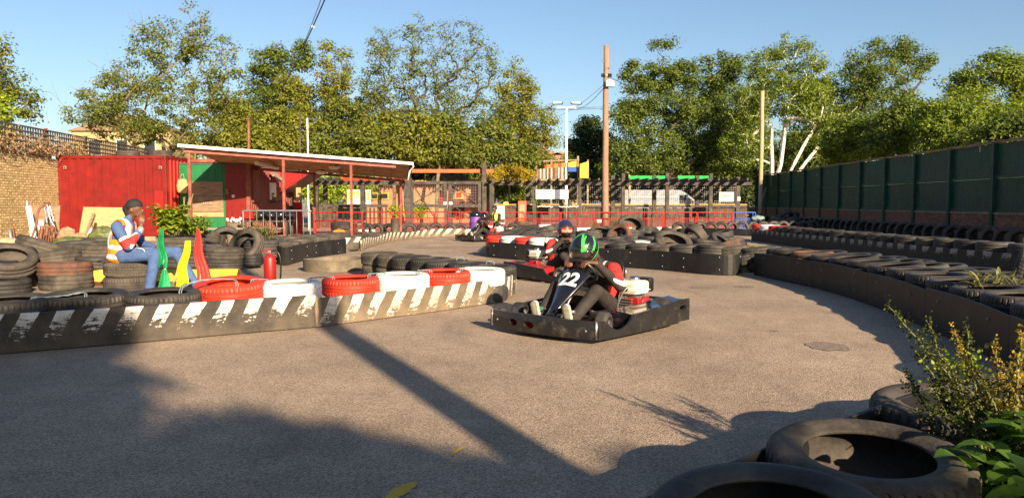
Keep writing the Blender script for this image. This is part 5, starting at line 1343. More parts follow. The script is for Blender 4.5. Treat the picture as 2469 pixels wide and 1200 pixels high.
# ---------------------------------------------------------------- long black board on the right
GW = [(4.02, 12.75), (4.2, 11.6), (4.29, 10.6), (4.25, 9.4), (4.10, 8.1), (3.90, 6.9), (3.70, 5.85), (3.42, 4.9), (3.1, 4.2), (2.9, 3.9)]
bg_, pg = board_barrier('black_barrier', 'long curved black board in shade along the outside of the bend', None, .385, .014, M['black_board'], 5, n=110, world=GW, lift=lambda s_: .012 * math.sin(s_ * 2.1))
GG = 'flat tyres behind the long curved black board'
arc = [0.0]
for i in range(1, 110): arc.append(arc[-1] + (pg[i] - pg[i - 1]).length)
s_ = .55; k = 0
while s_ < arc[-1] - .4:
    i = min(range(110), key=lambda j: abs(arc[j] - s_)); p = pg[i]; d = (pg[min(i + 1, 109)] - pg[max(i - 1, 0)]).normalized(); nn = Vector((-d.y, d.x, 0))
    for row in range(3):
        off = .36 + .60 * row
        q_ = p + nn * off
        if row < 2 or p.y > 7.5:
            tyre('rust' if (k == 1 and row == 0) else 'tyre', 0 if (p.y < 9.5 and row == 0) else 1, (q_.x, q_.y, .36 + .02 * random.random() - .05 * row), ('front row' if row == 0 else 'inner row') + ' black tyre behind the long curved board', GG, .05 * random.uniform(-1, 1) - .05, math.atan2(nn.y, nn.x), 1.02)
            if row == 0: tyre('tyre', 1, (q_.x, q_.y, .12), 'lower tyre behind the long curved board', 'lower tyres behind the long curved board')
    s_ += .60; k += 1
p = at(2470, 680, 7.5); tyre('tyre', 0, (p.x, 7.5, .47), 'tyre standing upright behind the spiky plant', None, 1.35, 2.6, 1.0)
p = at(1795, 610, 13.6); tyre('tyre', 1, (p.x, 13.6, .18), 'tyre leaning in the gap between island and curved board', None, .35, 2.5)
blk = thing('concrete_block', 'pale concrete block in the gap beside the curved board', 'block', gp(1808, 655))
MB().box((0, .1, .15), (.5, .35, .3), (0, 0, R(12))).build('block', M['belt'], blk, bevel=.015)
blk = thing('concrete_slab', 'pale slab lying among tyres behind the curved board', 'slab', at(1880, 628, 13))
MB().box((0, .2, 0), (.7, .35, .1), (0, R(2), R(-10))).build('slab', M['belt'], blk, bevel=.012)
# ---------------------------------------------------------------- second board on the right with tyres on top
HW = [(7.75, 24.9), (7.8, 22.5), (7.92, 19), (8.05, 15.7), (8.3, 13.3), (8.7, 10.5), (9.2, 8)]
bh, ph = board_barrier('striped_barrier', 'grimy striped board topped with tyres beyond the curved black board', None, .36, .04, M['stripe_grim'], 4, n=90, world=HW, bolts=False)
GHt = 'tyres on top of the grimy striped board'
arc = [0.0]
for i in range(1, 90): arc.append(arc[-1] + (ph[i] - ph[i - 1]).length)
s_ = .2; k = 0
while s_ < arc[-1]:
    i = min(range(90), key=lambda j: abs(arc[j] - s_)); p = ph[i]
    kd = {0: 'red', 1: 'white', 2: 'red'}.get(k, 'tyre')
    lab = {0: 'orange-red tyre at the far end of the grimy board', 1: 'white tyre near the far end of the grimy board', 2: 'orange-red tyre next to the black ones on the grimy board'}.get(k, 'black tyre lying on top of the grimy striped board')
    tyre(kd, 1, (p.x + .33, p.y + (.2 if k == 0 else 0), .42), lab, GHt, random.uniform(-.06, .06), random.uniform(0, 6))
    if k > 2:
        tyre('tyre', 2, (p.x + .36, p.y, .2), 'lower tyre behind the grimy striped board', 'lower tyres behind the grimy board')
    s_ += .62; k += 1
# ---------------------------------------------------------------- tyre line at the foot of the green fence
GT = 'tyres lined up along the foot of the green fence'
for k in range(46):
    Y = 15.5 + k * .62; x = fpt(Y).x - 1.75 - .012 * k
    tyre('tyre', 1 if Y < 22 else 2, (x, Y, .30), 'upright shaded tyre in the row along the green fence', GT, math.pi / 2 - .25 + random.uniform(-.12, .12), R(200) + random.uniform(-.25, .25))
    if k % 2 == 0 and k < 40: tyre('tyre', 2, (x + .62, Y + .2, .12), 'flat shaded tyre behind the row along the green fence', 'flat tyres at the green fence')
for (px, py, Y, tl, az) in ((1895, 522, 36, .9, 1.8), (1875, 532, 35.5, .3, .5), (1880, 540, 34, .1, 0), (1905, 535, 34, .5, 2), (1915, 527, 37, 1.2, 2.5), (1865, 541, 33.5, .1, 1)):
    p = at(px, py, Y); tyre('tyre', 2, (p.x, Y, max(.2, p.z)), 'tyre thrown on the dark pile at the fence corner', 'dark tyre pile at the fence corner', tl, az, 1.15)
# ---------------------------------------------------------------- near right corner tyres
NW = [(-.25, 1.62), (.18, 2.0), (.52, 2.32), (.86, 2.64), (1.20, 2.93), (1.6, 3.26), (2.1, 3.6), (2.7, 3.9)]
bn, pn = board_barrier('black_barrier', 'black plastic edging curving round the foreground tyres', None, .35, .016, M['black_board'], 3, n=60, world=NW, side=-1)
tyre('tyre', 0, (.66, 1.92, .33), 'dark foreground tyre cut off by the bottom of the view', None, .09, -2.2, 1.02)
tyre('tyre', 0, (.66, 1.94, .10), 'lower tyre under the dark foreground tyre', None)
tyre('big', 0, (1.20, 2.55, .268), 'big grooved tyre in the foreground dappled with leaf shade', None, .07, -1.9, 1.0)
tyre('big', 0, (1.23, 2.58, .045), 'lower tyre under the big grooved foreground tyre', None, 0, 0, 1.0)
tyre('old', 0, (1.90, 3.24, .25), 'dusty pale foreground tyre behind the tall dock weed', None, .03, -1.6, 1.1)
tyre('old', 0, (1.92, 3.26, .035), 'lower tyre under the dusty pale foreground tyre', None, 0, 0, 1.1)
tyre('old', 0, (2.45, 3.52, .25), 'dusty foreground tyre at the edge of the weeds', None, .02, 0, 1.05)
tyre('tyre', 0, (1.85, 2.35, .14), 'tyre sunk among the weeds beside the big grooved tyre', None, .05, 0, 1.0)
rub = thing('rubble', 'pale broken rubble wedged behind the black edging', 'rubble', (.60, 2.30, .22))
for k in range(6):
    MB().ell((random.uniform(-.05, .09), random.uniform(-.05, .04), random.uniform(-.02, .05)), (.03 + random.random() * .03, .025, .03 + .02 * random.random()), Euler((k, k * 2, k)).to_matrix(), 6, 4).build('stone', M['belt'], rub)
q = MB().box((0, -.03, -.1), (.25, .12, .2)); q.build('packing_block', M['belt'], rub)

# ---------------------------------------------------------------- tyres round the marshal's post
GM = 'old tyres heaped round the marshal post'
mt = [(330, 676, 10.5, 0, 0, 1.05, 'old', 'lower'), ]
sx_, sy_ = at(313, 700, 10.45).x, 10.45
tyre('old', 0, (sx_, sy_, .105), 'lower tyre of the stack the marshal sits on', 'tyres the marshal sits on', 0, 0, 1.05)
tyre('old', 0, (sx_ - .02, sy_ + .02, .31), 'upper tyre of the stack the marshal sits on', 'tyres the marshal sits on', .03, 0, 1.0)
MB_seat = MB().box((sx_ - .12, sy_ - .0, .43), (.45, .4, .03), (R(2), 0, R(6)))
tag(MB_seat.build('seat_pad', M['black_plastic'], bevel=.008), 'thin black pad on the tyres under the marshal', 'seat pad')
lst = [(160, 678, 10.8, .02, 0, 1.1, 'old', 'bottom tyre of the red-stained stack left of the marshal'), (157, 650, 10.85, .03, 1.5, 1.12, 'rust', 'red-stained tyre left of the marshal'), (140, 622, 11.3, .14, 2.9, 1.05, 'old', 'tyre laid over the red-stained one'),
       (235, 632, 11.4, .03, 0, 1.0, 'tyre', 'tyre tucked left of the marshal seat'), (232, 605, 11.7, .03, 0, 1.05, 'old', 'upper tyre tucked behind the marshal'), (100, 597, 12.2, .34, .6, 1.2, 'old', 'pale-walled tyre tipped over on the heap'),
       (185, 600, 12.6, .2, 2.2, 1.05, 'tyre', 'tyre behind the pale-walled tipped one'), (20, 630, 10.6, .42, -.9, 1.15, 'old', 'tyre tipped open towards the brick wall'), (75, 645, 11.2, 1.35, .3, 1.0, 'tyre', 'tyre standing on edge beside the tipped ones'),
       (8, 690, 10.2, .02, 0, 1.05, 'tyre', 'flat tyre below the open tipped one'), (90, 682, 11.4, .02, 0, .95, 'old', 'small flat tyre by the upright one'), (50, 668, 11.8, .1, 1, 1.0, 'tyre', 'flat tyre deep in the heap'), (250, 590, 13.2, .1, 2, 1.1, 'tyre', 'tyre behind the marshal by the tarpaulin'), (20, 600, 12.8, .1, 1, 1.0, 'tyre', 'tyre at the back of the heap by the wall')]
for (px, py, Y, tl, az, s_, kd, lab) in lst:
    p = at(px, py, Y); tyre(kd, 1, (p.x, Y, max(p.z, .1)), lab, GM, tl, az, s_)
# tyres behind the flags and under the planters
lst = [(440, 590, 13.2, .02, 0, 1.2, 'old', 'upper tyre of the stack below the leafy planter'), (445, 610, 13.15, .02, 0, 1.2, 'tyre', 'middle tyre of the stack below the leafy planter'), (450, 628, 13.1, .02, 0, 1.15, 'tyre', 'bottom tyre of the stack below the leafy planter'),
       (540, 611, 12.6, .03, 0, 1.0, 'old', 'upper tyre of the stack behind the red flag'), (537, 636, 12.6, .02, 0, 1.0, 'tyre', 'lower tyre of the stack behind the red flag'), (483, 575, 15, .25, 1.6, 1.2, 'old', 'tyre tilted behind the leafy planter'),
       (545, 585, 15.2, 1.2, -1.4, 1.05, 'tyre', 'tyre arching upright behind the flag stack'), (594, 592, 14.6, 1.05, -1.9, 1.1, 'old', 'tyre leaning on edge next to the sage planter'), (630, 590, 15.2, .05, 0, 1.1, 'tyre', 'upper tyre beside the black sage tub'), (632, 608, 15.2, .02, 0, 1.1, 'old', 'lower tyre beside the black sage tub'), (590, 625, 14.2, .05, 0, 1.05, 'tyre', 'flat tyre below the leaning one'), (500, 600, 14.2, .1, 1, 1.0, 'tyre', 'flat tyre in the gap behind the flags')]
for (px, py, Y, tl, az, s_, kd, lab) in lst:
    p = at(px, py, Y); tyre(kd, 1, (p.x, Y, max(p.z, .1)), lab, 'old tyres stacked behind the flags', tl, az, s_)
# tyres on the container roof
for (px, Y, lab) in ((308, 25.6, 'tyre lying on the container roof near the lattice'), (385, 25.3, 'tyre lying on the container roof near the canopy')):
    p = at(px, 368, Y); tyre('old', 1, (p.x, Y, czt + .08), lab, 'tyres on the container roof', 0, 0, 1.2)

# the tyres buried under and behind the visible ones, one mass
_src = TY_['tyre', 2]; _n = len(_src.vertices); _co = np.empty(_n * 3); _src.vertices.foreach_get('co', _co); _co = _co.reshape(-1, 3)
_f = np.array([list(pp.vertices) for pp in _src.polygons]); _vv = []
for mm in BURIED:
    A_ = np.array(mm); _w = _co @ A_[:3, :3].T + A_[:3, 3]; _vv.append(_w[_f].reshape(-1, 3))
_me = np_mesh('buried_tyres', np.concatenate(_vv), 4, M['tyre'])
tag(link('buried_tyres', _me), 'mass of half-hidden black tyres packed beneath the visible ones', 'tyres', kind='stuff')
# ================================================================== people: one continuous skin grown round a posed set of limbs
def capsule(mb, p0, p1, r0, r1, n=14):
    p0, p1 = Vector(p0), Vector(p1); d = (p1 - p0); L = d.length; d.normalize()
    pts, rs = [], []
    for k in range(5): a = math.pi / 2 * (1 - k / 5); pts.append(p0 - d * r0 * math.sin(a)); rs.append(max(1e-3, r0 * math.cos(a)))
    pts += [p0, p1]; rs += [r0, r1]
    for k in range(1, 6): a = math.pi / 2 * k / 5; pts.append(p1 + d * r1 * math.sin(a)); rs.append(max(1e-3, r1 * math.cos(a)))
    # tube with fixed frame
    a = Vector((0, 0, 1)) if abs(d.z) < .9 else Vector((1, 0, 0)); u = d.cross(a).normalized(); v = d.cross(u)
    vs = [p + (u * math.cos(2 * math.pi * k / n) + v * math.sin(2 * math.pi * k / n)) * r for p, r in zip(pts, rs) for k in range(n)]
    m = len(pts); fs = [(i * n + k, i * n + (k + 1) % n, (i + 1) * n + (k + 1) % n, (i + 1) * n + k) for i in range(m - 1) for k in range(n)]
    fs += [list(range(n))[::-1], [(m - 1) * n + k for k in range(n)]]
    mb.add(vs, fs, 0, True)
def body_mesh(name, prims, voxel, mats, smooth=3, fn=None):
    """prims: ('c', p0, p1, r0, r1, mat) or ('e', centre, radii, rot|None, mat)"""
    q = MB()
    for p in prims:
        if p[0] == 'c': capsule(q, *p[1:5])
        else: q.ell(p[1], p[2], None if p[3] is None else Euler(p[3]).to_matrix(), 18, 12)
    me0 = q.mesh('tmp', [])
    o = bpy.data.objects.new('tmp', me0); COL.objects.link(o)
    r = o.modifiers.new('r', 'REMESH'); r.mode = 'VOXEL'; r.voxel_size = voxel; r.use_smooth_shade = True
    s_ = o.modifiers.new('s', 'SMOOTH'); s_.factor = .5; s_.iterations = smooth
    me = bpy.data.meshes.new_from_object(o.evaluated_get(bpy.context.evaluated_depsgraph_get()))
    bpy.data.objects.remove(o); bpy.data.meshes.remove(me0)
    me.name = name; me.materials.clear()
    keys = []
    for m_ in mats: me.materials.append(M[m_]); keys.append(m_)
    n = len(me.polygons); C = np.empty(n * 3); me.polygons.foreach_get('center', C); C = C.reshape(-1, 3)
    best = np.full(n, 1e9); idx = np.zeros(n, int)
    for p in prims:
        if p[0] == 'c':
            a, b = np.array(p[1]), np.array(p[2]); ab = b - a; t = np.clip(((C - a) @ ab) / max(1e-9, ab @ ab), 0, 1)
            d = np.linalg.norm(C - (a + t[:, None] * ab), axis=1) - (p[3] + (p[4] - p[3]) * t); mk = p[5]
        else:
            Rm = np.array(Euler(p[3]).to_matrix()) if p[3] is not None else np.eye(3)
            lc = (C - np.array(p[1])) @ Rm; d = (np.linalg.norm(lc / np.array(p[2]), axis=1) - 1) * min(p[2]); mk = p[4]
        u = d < best; best[u] = d[u]; idx[u] = keys.index(mk)
    if fn is not None:
        res = fn(C, np.array(keys)[idx]); idx = np.array([keys.index(k) for k in res])
    me.polygons.foreach_set('material_index', idx.astype(np.int32))
    me.polygons.foreach_set('use_smooth', np.ones(n, bool)); me.update()
    return me
def hand(prims, wrist, fwd, palmn, side, mk, curl=1.0, sc=1.0, spread=.02):
    """palm and five separate bent fingers; fwd = finger direction, palmn = palm normal, side = thumb direction"""
    w_, f, pn_, sd = Vector(wrist), Vector(fwd).normalized(), Vector(palmn).normalized(), Vector(side).normalized()
    k0 = w_ + f * .075 * sc
    for j in range(4):
        o = sd * (.03 - .02 * j) * sc
        prims.append(('c', tuple(w_ + o * .6), tuple(k0 + o), .016 * sc, .0125 * sc, mk))
        L = (.040, .045, .042, .034)[j] * sc
        a = k0 + o; d1 = (f * math.cos(.6 * curl) + pn_ * math.sin(.6 * curl)); b = a + d1 * L
        d2 = (f * math.cos(1.7 * curl) + pn_ * math.sin(1.7 * curl)); c = b + d2 * L * .75
        prims.append(('c', tuple(a), tuple(b), .0105 * sc, .0095 * sc, mk)); prims.append(('c', tuple(b), tuple(c), .0095 * sc, .008 * sc, mk))
    a = w_ + sd * .025 * sc + f * .02 * sc; b = a + (sd * .7 + f * .6 + pn_ * .3).normalized() * .045 * sc; c = b + (f * .8 + pn_ * .5).normalized() * .035 * sc
    prims.append(('c', tuple(a), tuple(b), .0135 * sc, .011 * sc, mk)); prims.append(('c', tuple(b), tuple(c), .011 * sc, .009 * sc, mk))

# ------------------------------------------------------------------ helmets
def helmet(parent, loc, rot, style, sc=1.0):
    """style picks the shell colours; children: shell > visor, trim, vents"""
    nu, nv = (150, 100) if style == 'green' else (48, 30); q = MB(); vs = []
    def hp(th, ph, k=1.0):
        # th from the top, ph = 0 straight ahead (+x)
        x, y, z = math.sin(th) * math.cos(ph), math.sin(th) * math.sin(ph), math.cos(th)
        r = 1.0
        fx = max(0, x)
        X_, Y_, Z_ = .140 * x, .122 * y, .142 * z
        if z < 0: X_ *= 1 - .22 * z * z * (1 if x < 0 else .2); Y_ *= 1 - .28 * z * z
        X_ += fx ** 3 * .022 * max(0, -z + .25)      # chin bar
        return Vector((X_ * k, Y_ * k, max(Z_, -.132) * k))
    for j in range(nv + 1):
        for i in range(nu): vs.append(hp(.02 + (math.pi - .04) * j / nv, 2 * math.pi * i / nu - math.pi))
    fs, mi = [], []
    for j in range(nv):
        for i in range(nu):
            fs.append((j * nu + i, (j + 1) * nu + i, (j + 1) * nu + (i + 1) % nu, j * nu + (i + 1) % nu))
            th = .02 + (math.pi - .04) * (j + .5) / nv; ph = 2 * math.pi * (i + .5) / nu - math.pi
            x, y, z = math.sin(th) * math.cos(ph), math.sin(th) * math.sin(ph), math.cos(th)
            m_ = 0
            if style == 'green':
                ay = abs(y)
                s1_ = abs((z - .05) - (-.62 * x) - .18) < .075 and ay > .45             # side flash
                s2_ = abs((z + .34) - (-.62 * x)) < .05 and ay > .42
                v_ = z > .30 and abs(ay - (.05 + .62 * (x + .30))) < .07 + .05 * max(0, x) and x > -.30   # V on the crown
                v2 = z > .1 and abs(ay - (.42 + .35 * x)) < .05 and -.2 < x < .75
                blk = .30 < z < .62 and .50 < ay < .78 and x > .12 and (int((z - .25) * 22) % 3 != 0) and int((ay + .4 * z) * 16) % 3 != 0
                if s1_ or s2_ or v_ or v2 or blk: m_ = 1
                elif z < -.55: m_ = 2
            elif style == 'navy': m_ = 2 if (z < -.2 and x > .1) or z < -.5 else 0
            mi.append(m_)
    q.add(vs, fs, 0, True); q.m = mi
    base = {'green': ['gloss_black', 'helm_green', 'black_plastic'], 'navy': ['navy', 'white', 'gloss_black'], 'black': ['gloss_black', 'white', 'black_plastic']}[style]
    sh = q.build('helmet', [M[k] for k in base], parent)
    sh.location = loc; sh.rotation_euler = rot; sh.scale = (sc, sc, sc)
    # visor: a curved shell patch just proud of the helmet
    v = MB(); vv = []; n1, n2 = 24, 10
    up = style == 'navy'
    ta, tb = (.95, 1.32) if up else (1.18, 1.86)
    for j in range(n2 + 1):
        for i in range(n1 + 1):
            ph = -1.25 + 2.5 * i / n1; tt = ta + (tb - ta) * j / n2; tt = 1.5 + (tt - 1.5) * (1 - .28 * (abs(ph) / 1.25) ** 2)
            vv.append(hp(tt, ph, 1.03))
    v.add(vv, [(j * (n1 + 1) + i, (j + 1) * (n1 + 1) + i, (j + 1) * (n1 + 1) + i + 1, j * (n1 + 1) + i + 1) for j in range(n2) for i in range(n1)], 0, True)
    vo = v.build('visor', M['visor'], sh); so2 = vo.modifiers.new('s', 'SOLIDIFY'); so2.thickness = .004
    if up:          # open face: visor raised, face showing
        v = MB(); vv = []
        for j in range(n2 + 1):
            for i in range(n1 + 1): vv.append(hp(1.34 + .52 * j / n2, -.72 + 1.44 * i / n1, 1.012))
        v.add(vv, [(j * (n1 + 1) + i, (j + 1) * (n1 + 1) + i, (j + 1) * (n1 + 1) + i + 1, j * (n1 + 1) + i + 1) for j in range(n2) for i in range(n1)], 0, True)
        v.m = [0 if j > 3 else 1 for j in range(n2) for i in range(n1)]
        v.build('face_opening', [M['skin_l'], M['red_bright']], sh)
        nb_ = MB().ell(hp(1.72, 0, 1.02), (.012, .010, .016), None, 10, 8); nb_.build('nose', M['skin_l'], sh)
        for s_ in (-1, 1): MB().ell(hp(1.56, .24 * s_, 1.015), (.006, .014, .006), None, 10, 6).build('eye', M['gloss_black'], sh)
    for s_ in (-1, 1):
        c = hp(1.52, 1.32 * s_, 1.02); MB().lathe([(0, -.008), (.02, -.008), (.02, .006), (0, .008)], 14, Matrix.Translation(c) @ Matrix.Rotation(-s_ * math.pi / 2, 4, 'X')).build('visor_pivot', M['black_plastic'], sh)
    for s_ in (-1, 0, 1): MB().box(hp(2.12, .3 * s_, 1.02), (.012, .03, .016), (0, .4, .3 * s_)).build('chin_vent', M['black_plastic'], sh)
    MB().lathe([(.088, -.136), (.1, -.128), (.1, -.12), (.086, -.12)], 24, closed=True).build('neck_trim', M['black_plastic'], sh)
    return sh

# ------------------------------------------------------------------ karts
def curve_panel(mb, path, zlo, zhi, th, nz=3):
    """upright panel along a path of (x, y) with per-point bottom and top"""
    n = len(path); b = len(mb.v); vs = []
    for i, p in enumerate(path):
        a0, a1 = Vector(path[max(0, i - 1)]), Vector(path[min(n - 1, i + 1)]); t = (a1 - a0).normalized(); nn = Vector((t.y, -t.x))
        for off in (0, th):
            for k in range(nz + 1):
                bulge = .012 * math.sin(math.pi * k / nz) if off == 0 else 0
                vs.append((p[0] - nn.x * (off - bulge), p[1] - nn.y * (off - bulge), zlo[i] + (zhi[i] - zlo[i]) * k / nz))
    m = 2 * (nz + 1); fs = []
    for i in range(n - 1):
        for k in range(nz):
            fs.append((i * m + k, (i + 1) * m + k, (i + 1) * m + k + 1, i * m + k + 1))
            fs.append((i * m + nz + 1 + k, i * m + nz + 2 + k, (i + 1) * m + nz + 2 + k, (i + 1) * m + nz + 1 + k))
        fs.append((i * m + nz, (i + 1) * m + nz, (i + 1) * m + 2 * nz + 1, i * m + 2 * nz + 1))
        fs.append((i * m, i * m + nz + 1, (i + 1) * m + nz + 1, (i + 1) * m))
    for i in (0, n - 1): fs.append([i * m + k for k in range(nz + 1)] + [i * m + 2 * nz + 1 - k for k in range(nz + 1)])
    mb.add(vs, fs, 0, False)
def cut_holes(o, holes, axis_len=.2):
    """boolean oval openings through a panel"""
    q = MB()
    for (c, rx, rz, rot) in holes:
        Mx = Matrix.Translation(c) @ Matrix.Rotation(rot, 4, 'Z') @ Matrix.Rotation(math.pi / 2, 4, 'Y') @ Matrix.Diagonal((rz, rx, 1, 1))
        q.lathe([(1, -axis_len), (1, axis_len)], 24, Mx, sm=False)
    me0 = q.mesh('cut', []); co = bpy.data.objects.new('cut', me0); COL.objects.link(co); co.parent = o.parent
    b = o.modifiers.new('b', 'BOOLEAN'); b.operation = 'DIFFERENCE'; b.object = co; b.solver = 'EXACT'
    me = bpy.data.meshes.new_from_object(o.evaluated_get(bpy.context.evaluated_depsgraph_get()))
    o.modifiers.clear(); o.data = me
    bpy.data.objects.remove(co); bpy.data.meshes.remove(me0)
def make_kart(label, loc, rz, number, pod='gloss_black', group=None):
    K = thing('go_kart', label, 'go-kart', loc, rz, group)
    B = lambda n_, q, m_, par=None, bev=0: q.build(n_, M[m_] if isinstance(m_, str) else m_, par or K, bevel=bev)
    # front bumper
    ys = [-.60 + 1.2 * k / 24 for k in range(25)]
    path = [(.80 - .10 * (abs(y) / .6) ** 2.2, y) for y in ys]
    q = MB(); curve_panel(q, path, [.045] * 25, [.20 + .015 * (1 - abs(y) / .6) for y in ys], .03)
    fb = B('front_bumper', q, 'black_plastic')
    cut_holes(fb, [((.79, -.06, .118), .062, .032, 0), ((.78, -.26, .122), .055, .032, -.1)])
    B('bumper_backing', MB().box((.70, -.16, .12), (.02, .42, .12)), 'red_plastic')
    for y in (.22, .32): B('bolt', MB().ell((.805 - .10 * (abs(y) / .6) ** 2.2, y, .12), (.006, .013, .013), None, 10, 6), 'galv')
    for y in (-.5, .52): B('bolt', MB().ell((.815 - .10 * (abs(y) / .6) ** 2.2, y, .12), (.006, .011, .011), None, 10, 6), 'galv')
    for s_ in (-1, 1):
        B('corner_strip', MB().tube([(.705, .603 * s_, .05), (.705, .605 * s_, .205)], .012, 8), 'alu')
        # side panel with wheel arch dip
        xs = [.70 - 1.52 * k / 30 for k in range(31)]
        top = []
        for x in xs:
            if x > .60: z = .20
            elif x > .20: z = .20 - .095 * math.sin(math.pi * (.60 - x) / .40) ** .8
            else: z = .215 + .05 * min(1, (.20 - x) / .8)
            top.append(z)
        path = [(x, s_ * (.605 + .02 * math.sin(math.pi * (.7 - x) / 1.5))) for x in xs]
        if s_ > 0: path = path[::-1]; top = top[::-1]
        q = MB(); curve_panel(q, path if s_ < 0 else path, [.045 + .012 * (1 if x < -.6 else 0) for x, _ in path], top, -.025 if False else .025)
        sp = B('side_panel', q, 'black_plastic')
        cut_holes(sp, [((-.68, .62 * s_, .19), .065, .020, math.pi / 2)], .1)
        for (x, z) in ((-.2, .17), (-.45, .19), (-.35, .09), (-.05, .15)): B('bolt', MB().ell((x, .638 * s_, z), (.009, .006, .009), None, 8, 5), 'galv')
        # pod top
        q = MB(); q.prism([(.18, .20), (-.80, .225), (-.80, .235), (.18, .212)], lambda x, z: (x, s_ * .60, z), lambda x, z: (x, s_ * .40, z + .022 + .02 * (x < 0)))
        B('side_pod', q, pod)
        q = MB(); q.prism([(.18, .20), (.18, .06), (.12, .06), (.12, .2)], lambda x, z: (x, s_ * .60, z), lambda x, z: (x, s_ * .40, z + .015)); B('pod_end', q, pod)
        for (x, r_, wd) in ((.44, 0.92, .12), (-.56, 1.02, .19)):
            w_ = link('wheel', TY_['kart', 1], K, (x, s_ * (.49 if x > 0 else .47), .135 * r_ + .003), (math.pi / 2, 0, R(18) * (1 if x > 0 else 0)), (r_, r_, wd / .13))
            MB().lathe([(.0, -.045), (.03, -.05), (.05, -.03), (.076, -.03), (.08, -.058), (.08, .058), (.076, .03), (.05, .03), (.03, .05), (0, .045)], 20).build('rim', M['alu'], w_)
    q = MB(); curve_panel(q, [(-.82, .60 - 1.2 * k / 10) for k in range(11)][::-1], [.06] * 11, [.25] * 11, .025); B('rear_bumper', q, 'black_plastic')
    B('floor_tray', MB().box((.2, 0, .052), (1.0, .62, .008)), 'alu')
    q = MB()
    for s_ in (-1, 1): q.tube(smooth_path([(.72, .18 * s_, .08), (.45, .26 * s_, .07), (0, .33 * s_, .07), (-.75, .3 * s_, .08)], 14), .016, 8)
    for x in (.42, 0, -.3, -.7): q.tube([(x, -.33, .075), (x, .33, .075)], .015, 8)
    q.tube([(-.56, -.52, .135), (-.56, .52, .135)], .018, 10); q.tube([(.44, -.45, .13), (.44, .45, .13)], .012, 8)
    B('chassis_frame', q, 'red_plastic')
    # nose panel carrying the number
    A_, Bt = Vector((.60, 0, .17)), Vector((.17, 0, .575)); u = (Bt - A_); Ln = u.length; u.normalize(); v = Vector((0, 1, 0)); nn = v.cross(u) * -1
    if nn.x < 0: nn = -nn
    ws = [(0, .045), (.25, .06), (.5, .10), (.75, .145), (.93, .155), (1, .13)]
    q = MB(); vs = []; NC = 8
    for (t, hw) in ws:
        for k in range(NC + 1):
            y = hw * (2 * k / NC - 1); cv = .035 * (1 - (2 * k / NC - 1) ** 2) * (.5 + .5 * t)
            vs.append(A_ + u * Ln * t + v * y + nn * cv)
    nf = len(vs); vs += [p - nn * .02 for p in vs]; m = NC + 1; fs = []
    for i in range(len(ws) - 1):
        for k in range(NC):
            a = i * m + k; fs.append((a, a + 1, a + m + 1, a + m)); fs.append((nf + a, nf + a + m, nf + a + m + 1, nf + a + 1))
        fs.append((i * m, (i + 1) * m, nf + (i + 1) * m, nf + i * m)); fs.append((i * m + NC, nf + i * m + NC, nf + (i + 1) * m + NC, (i + 1) * m + NC))
    last = (len(ws) - 1) * m
    for k in range(NC): fs.append((k, nf + k, nf + k + 1, k + 1)); fs.append((last + k, last + k + 1, nf + last + k + 1, nf + last + k))
    q.add(vs, fs, 0, True); no = B('nose_panel', q, 'gloss_black')
    if number:
        # digits wrapped on the slightly convex panel
        tm = text_mesh('race_number', number, .205, M['sign_white'], .0, .006)
        for vv in tm.vertices:
            yy, tt = vv.co.x, .74 + vv.co.y / Ln
            hw = np.interp(tt, [w_[0] for w_ in ws], [w_[1] for w_ in ws]); cv = .035 * (1 - min(1, (yy / hw) ** 2)) * (.5 + .5 * tt)
            vv.co = A_ + u * Ln * tt + v * yy + nn * (cv + .005)
        link('race_number', tm, no)
    B('nose_bracket', MB().box((.64, 0, .135), (.05, .09, .09)), 'red_plastic')
    # steering wheel and column
    Ms = Matrix.Translation((.10, 0, .555)) @ Matrix.Rotation(R(-48), 4, 'Y')
    st_ = []
    q = MB(); rr_ = .15
    q.tube([Ms @ Vector((rr_ * math.cos(a), rr_ * math.sin(a), 0)) for a in [2 * math.pi * k / 36 for k in range(37)]], .017, 10, cap=False)
    sw = B('steering_wheel', q, 'black_plastic')
    q = MB()
    for a in (0, 2.1, 4.2): q.bar(Ms @ Vector((0, 0, -.01)), Ms @ Vector((rr_ * math.cos(a), rr_ * math.sin(a), 0)), .03, .008, Ms.to_3x3() @ Vector((0, 0, 1)))
    q.lathe([(0, -.02), (.04, -.02), (.04, .015), (0, .02)], 16, Ms); q.build('spokes', M['alu'], sw)
    B('steering_column', MB().tube([(.12, 0, .53), (.42, 0, .14)], .012, 8), 'galv')
    # seat
    q = MB(); vs = []; prof = [(.10, .10, .30), (.0, .075, .31), (-.2, .075, .32), (-.33, .12, .33), (-.40, .28, .33), (-.46, .46, .30), (-.48, .56, .22)]; nk = 13
    for (x, z, wd) in prof:
        for k in range(nk):
            e = 2 * k / (nk - 1) - 1; vs.append((x + .10 * abs(e) ** 3, e * wd / 2 * 1.1, z + .11 * abs(e) ** 3))
    q.add(vs, [(i * nk + k, i * nk + k + 1, (i + 1) * nk + k + 1, (i + 1) * nk + k) for i in range(len(prof) - 1) for k in range(nk - 1)], 0, True)
    se = B('seat', q, 'black_plastic'); se.modifiers.new('s', 'SOLIDIFY').thickness = .012
    # pedals
    for s_ in (-1, 1):
        B('pedal', MB().tube(smooth_path([(.50, .20 * s_, .10), (.53, .20 * s_, .2), (.52, .10 * s_, .235)], 10), .009, 8), 'chrome')
        B('pedal_pad', MB().tube([(.53, .13 * s_, .235), (.53, .24 * s_, .235)], .014, 8), 'green_paint' if s_ < 0 else 'alu')
        B('pedal_rod', MB().tube([(.56, .20 * s_, .1), (.2, .30 * s_, .09)], .005, 6), 'galv')
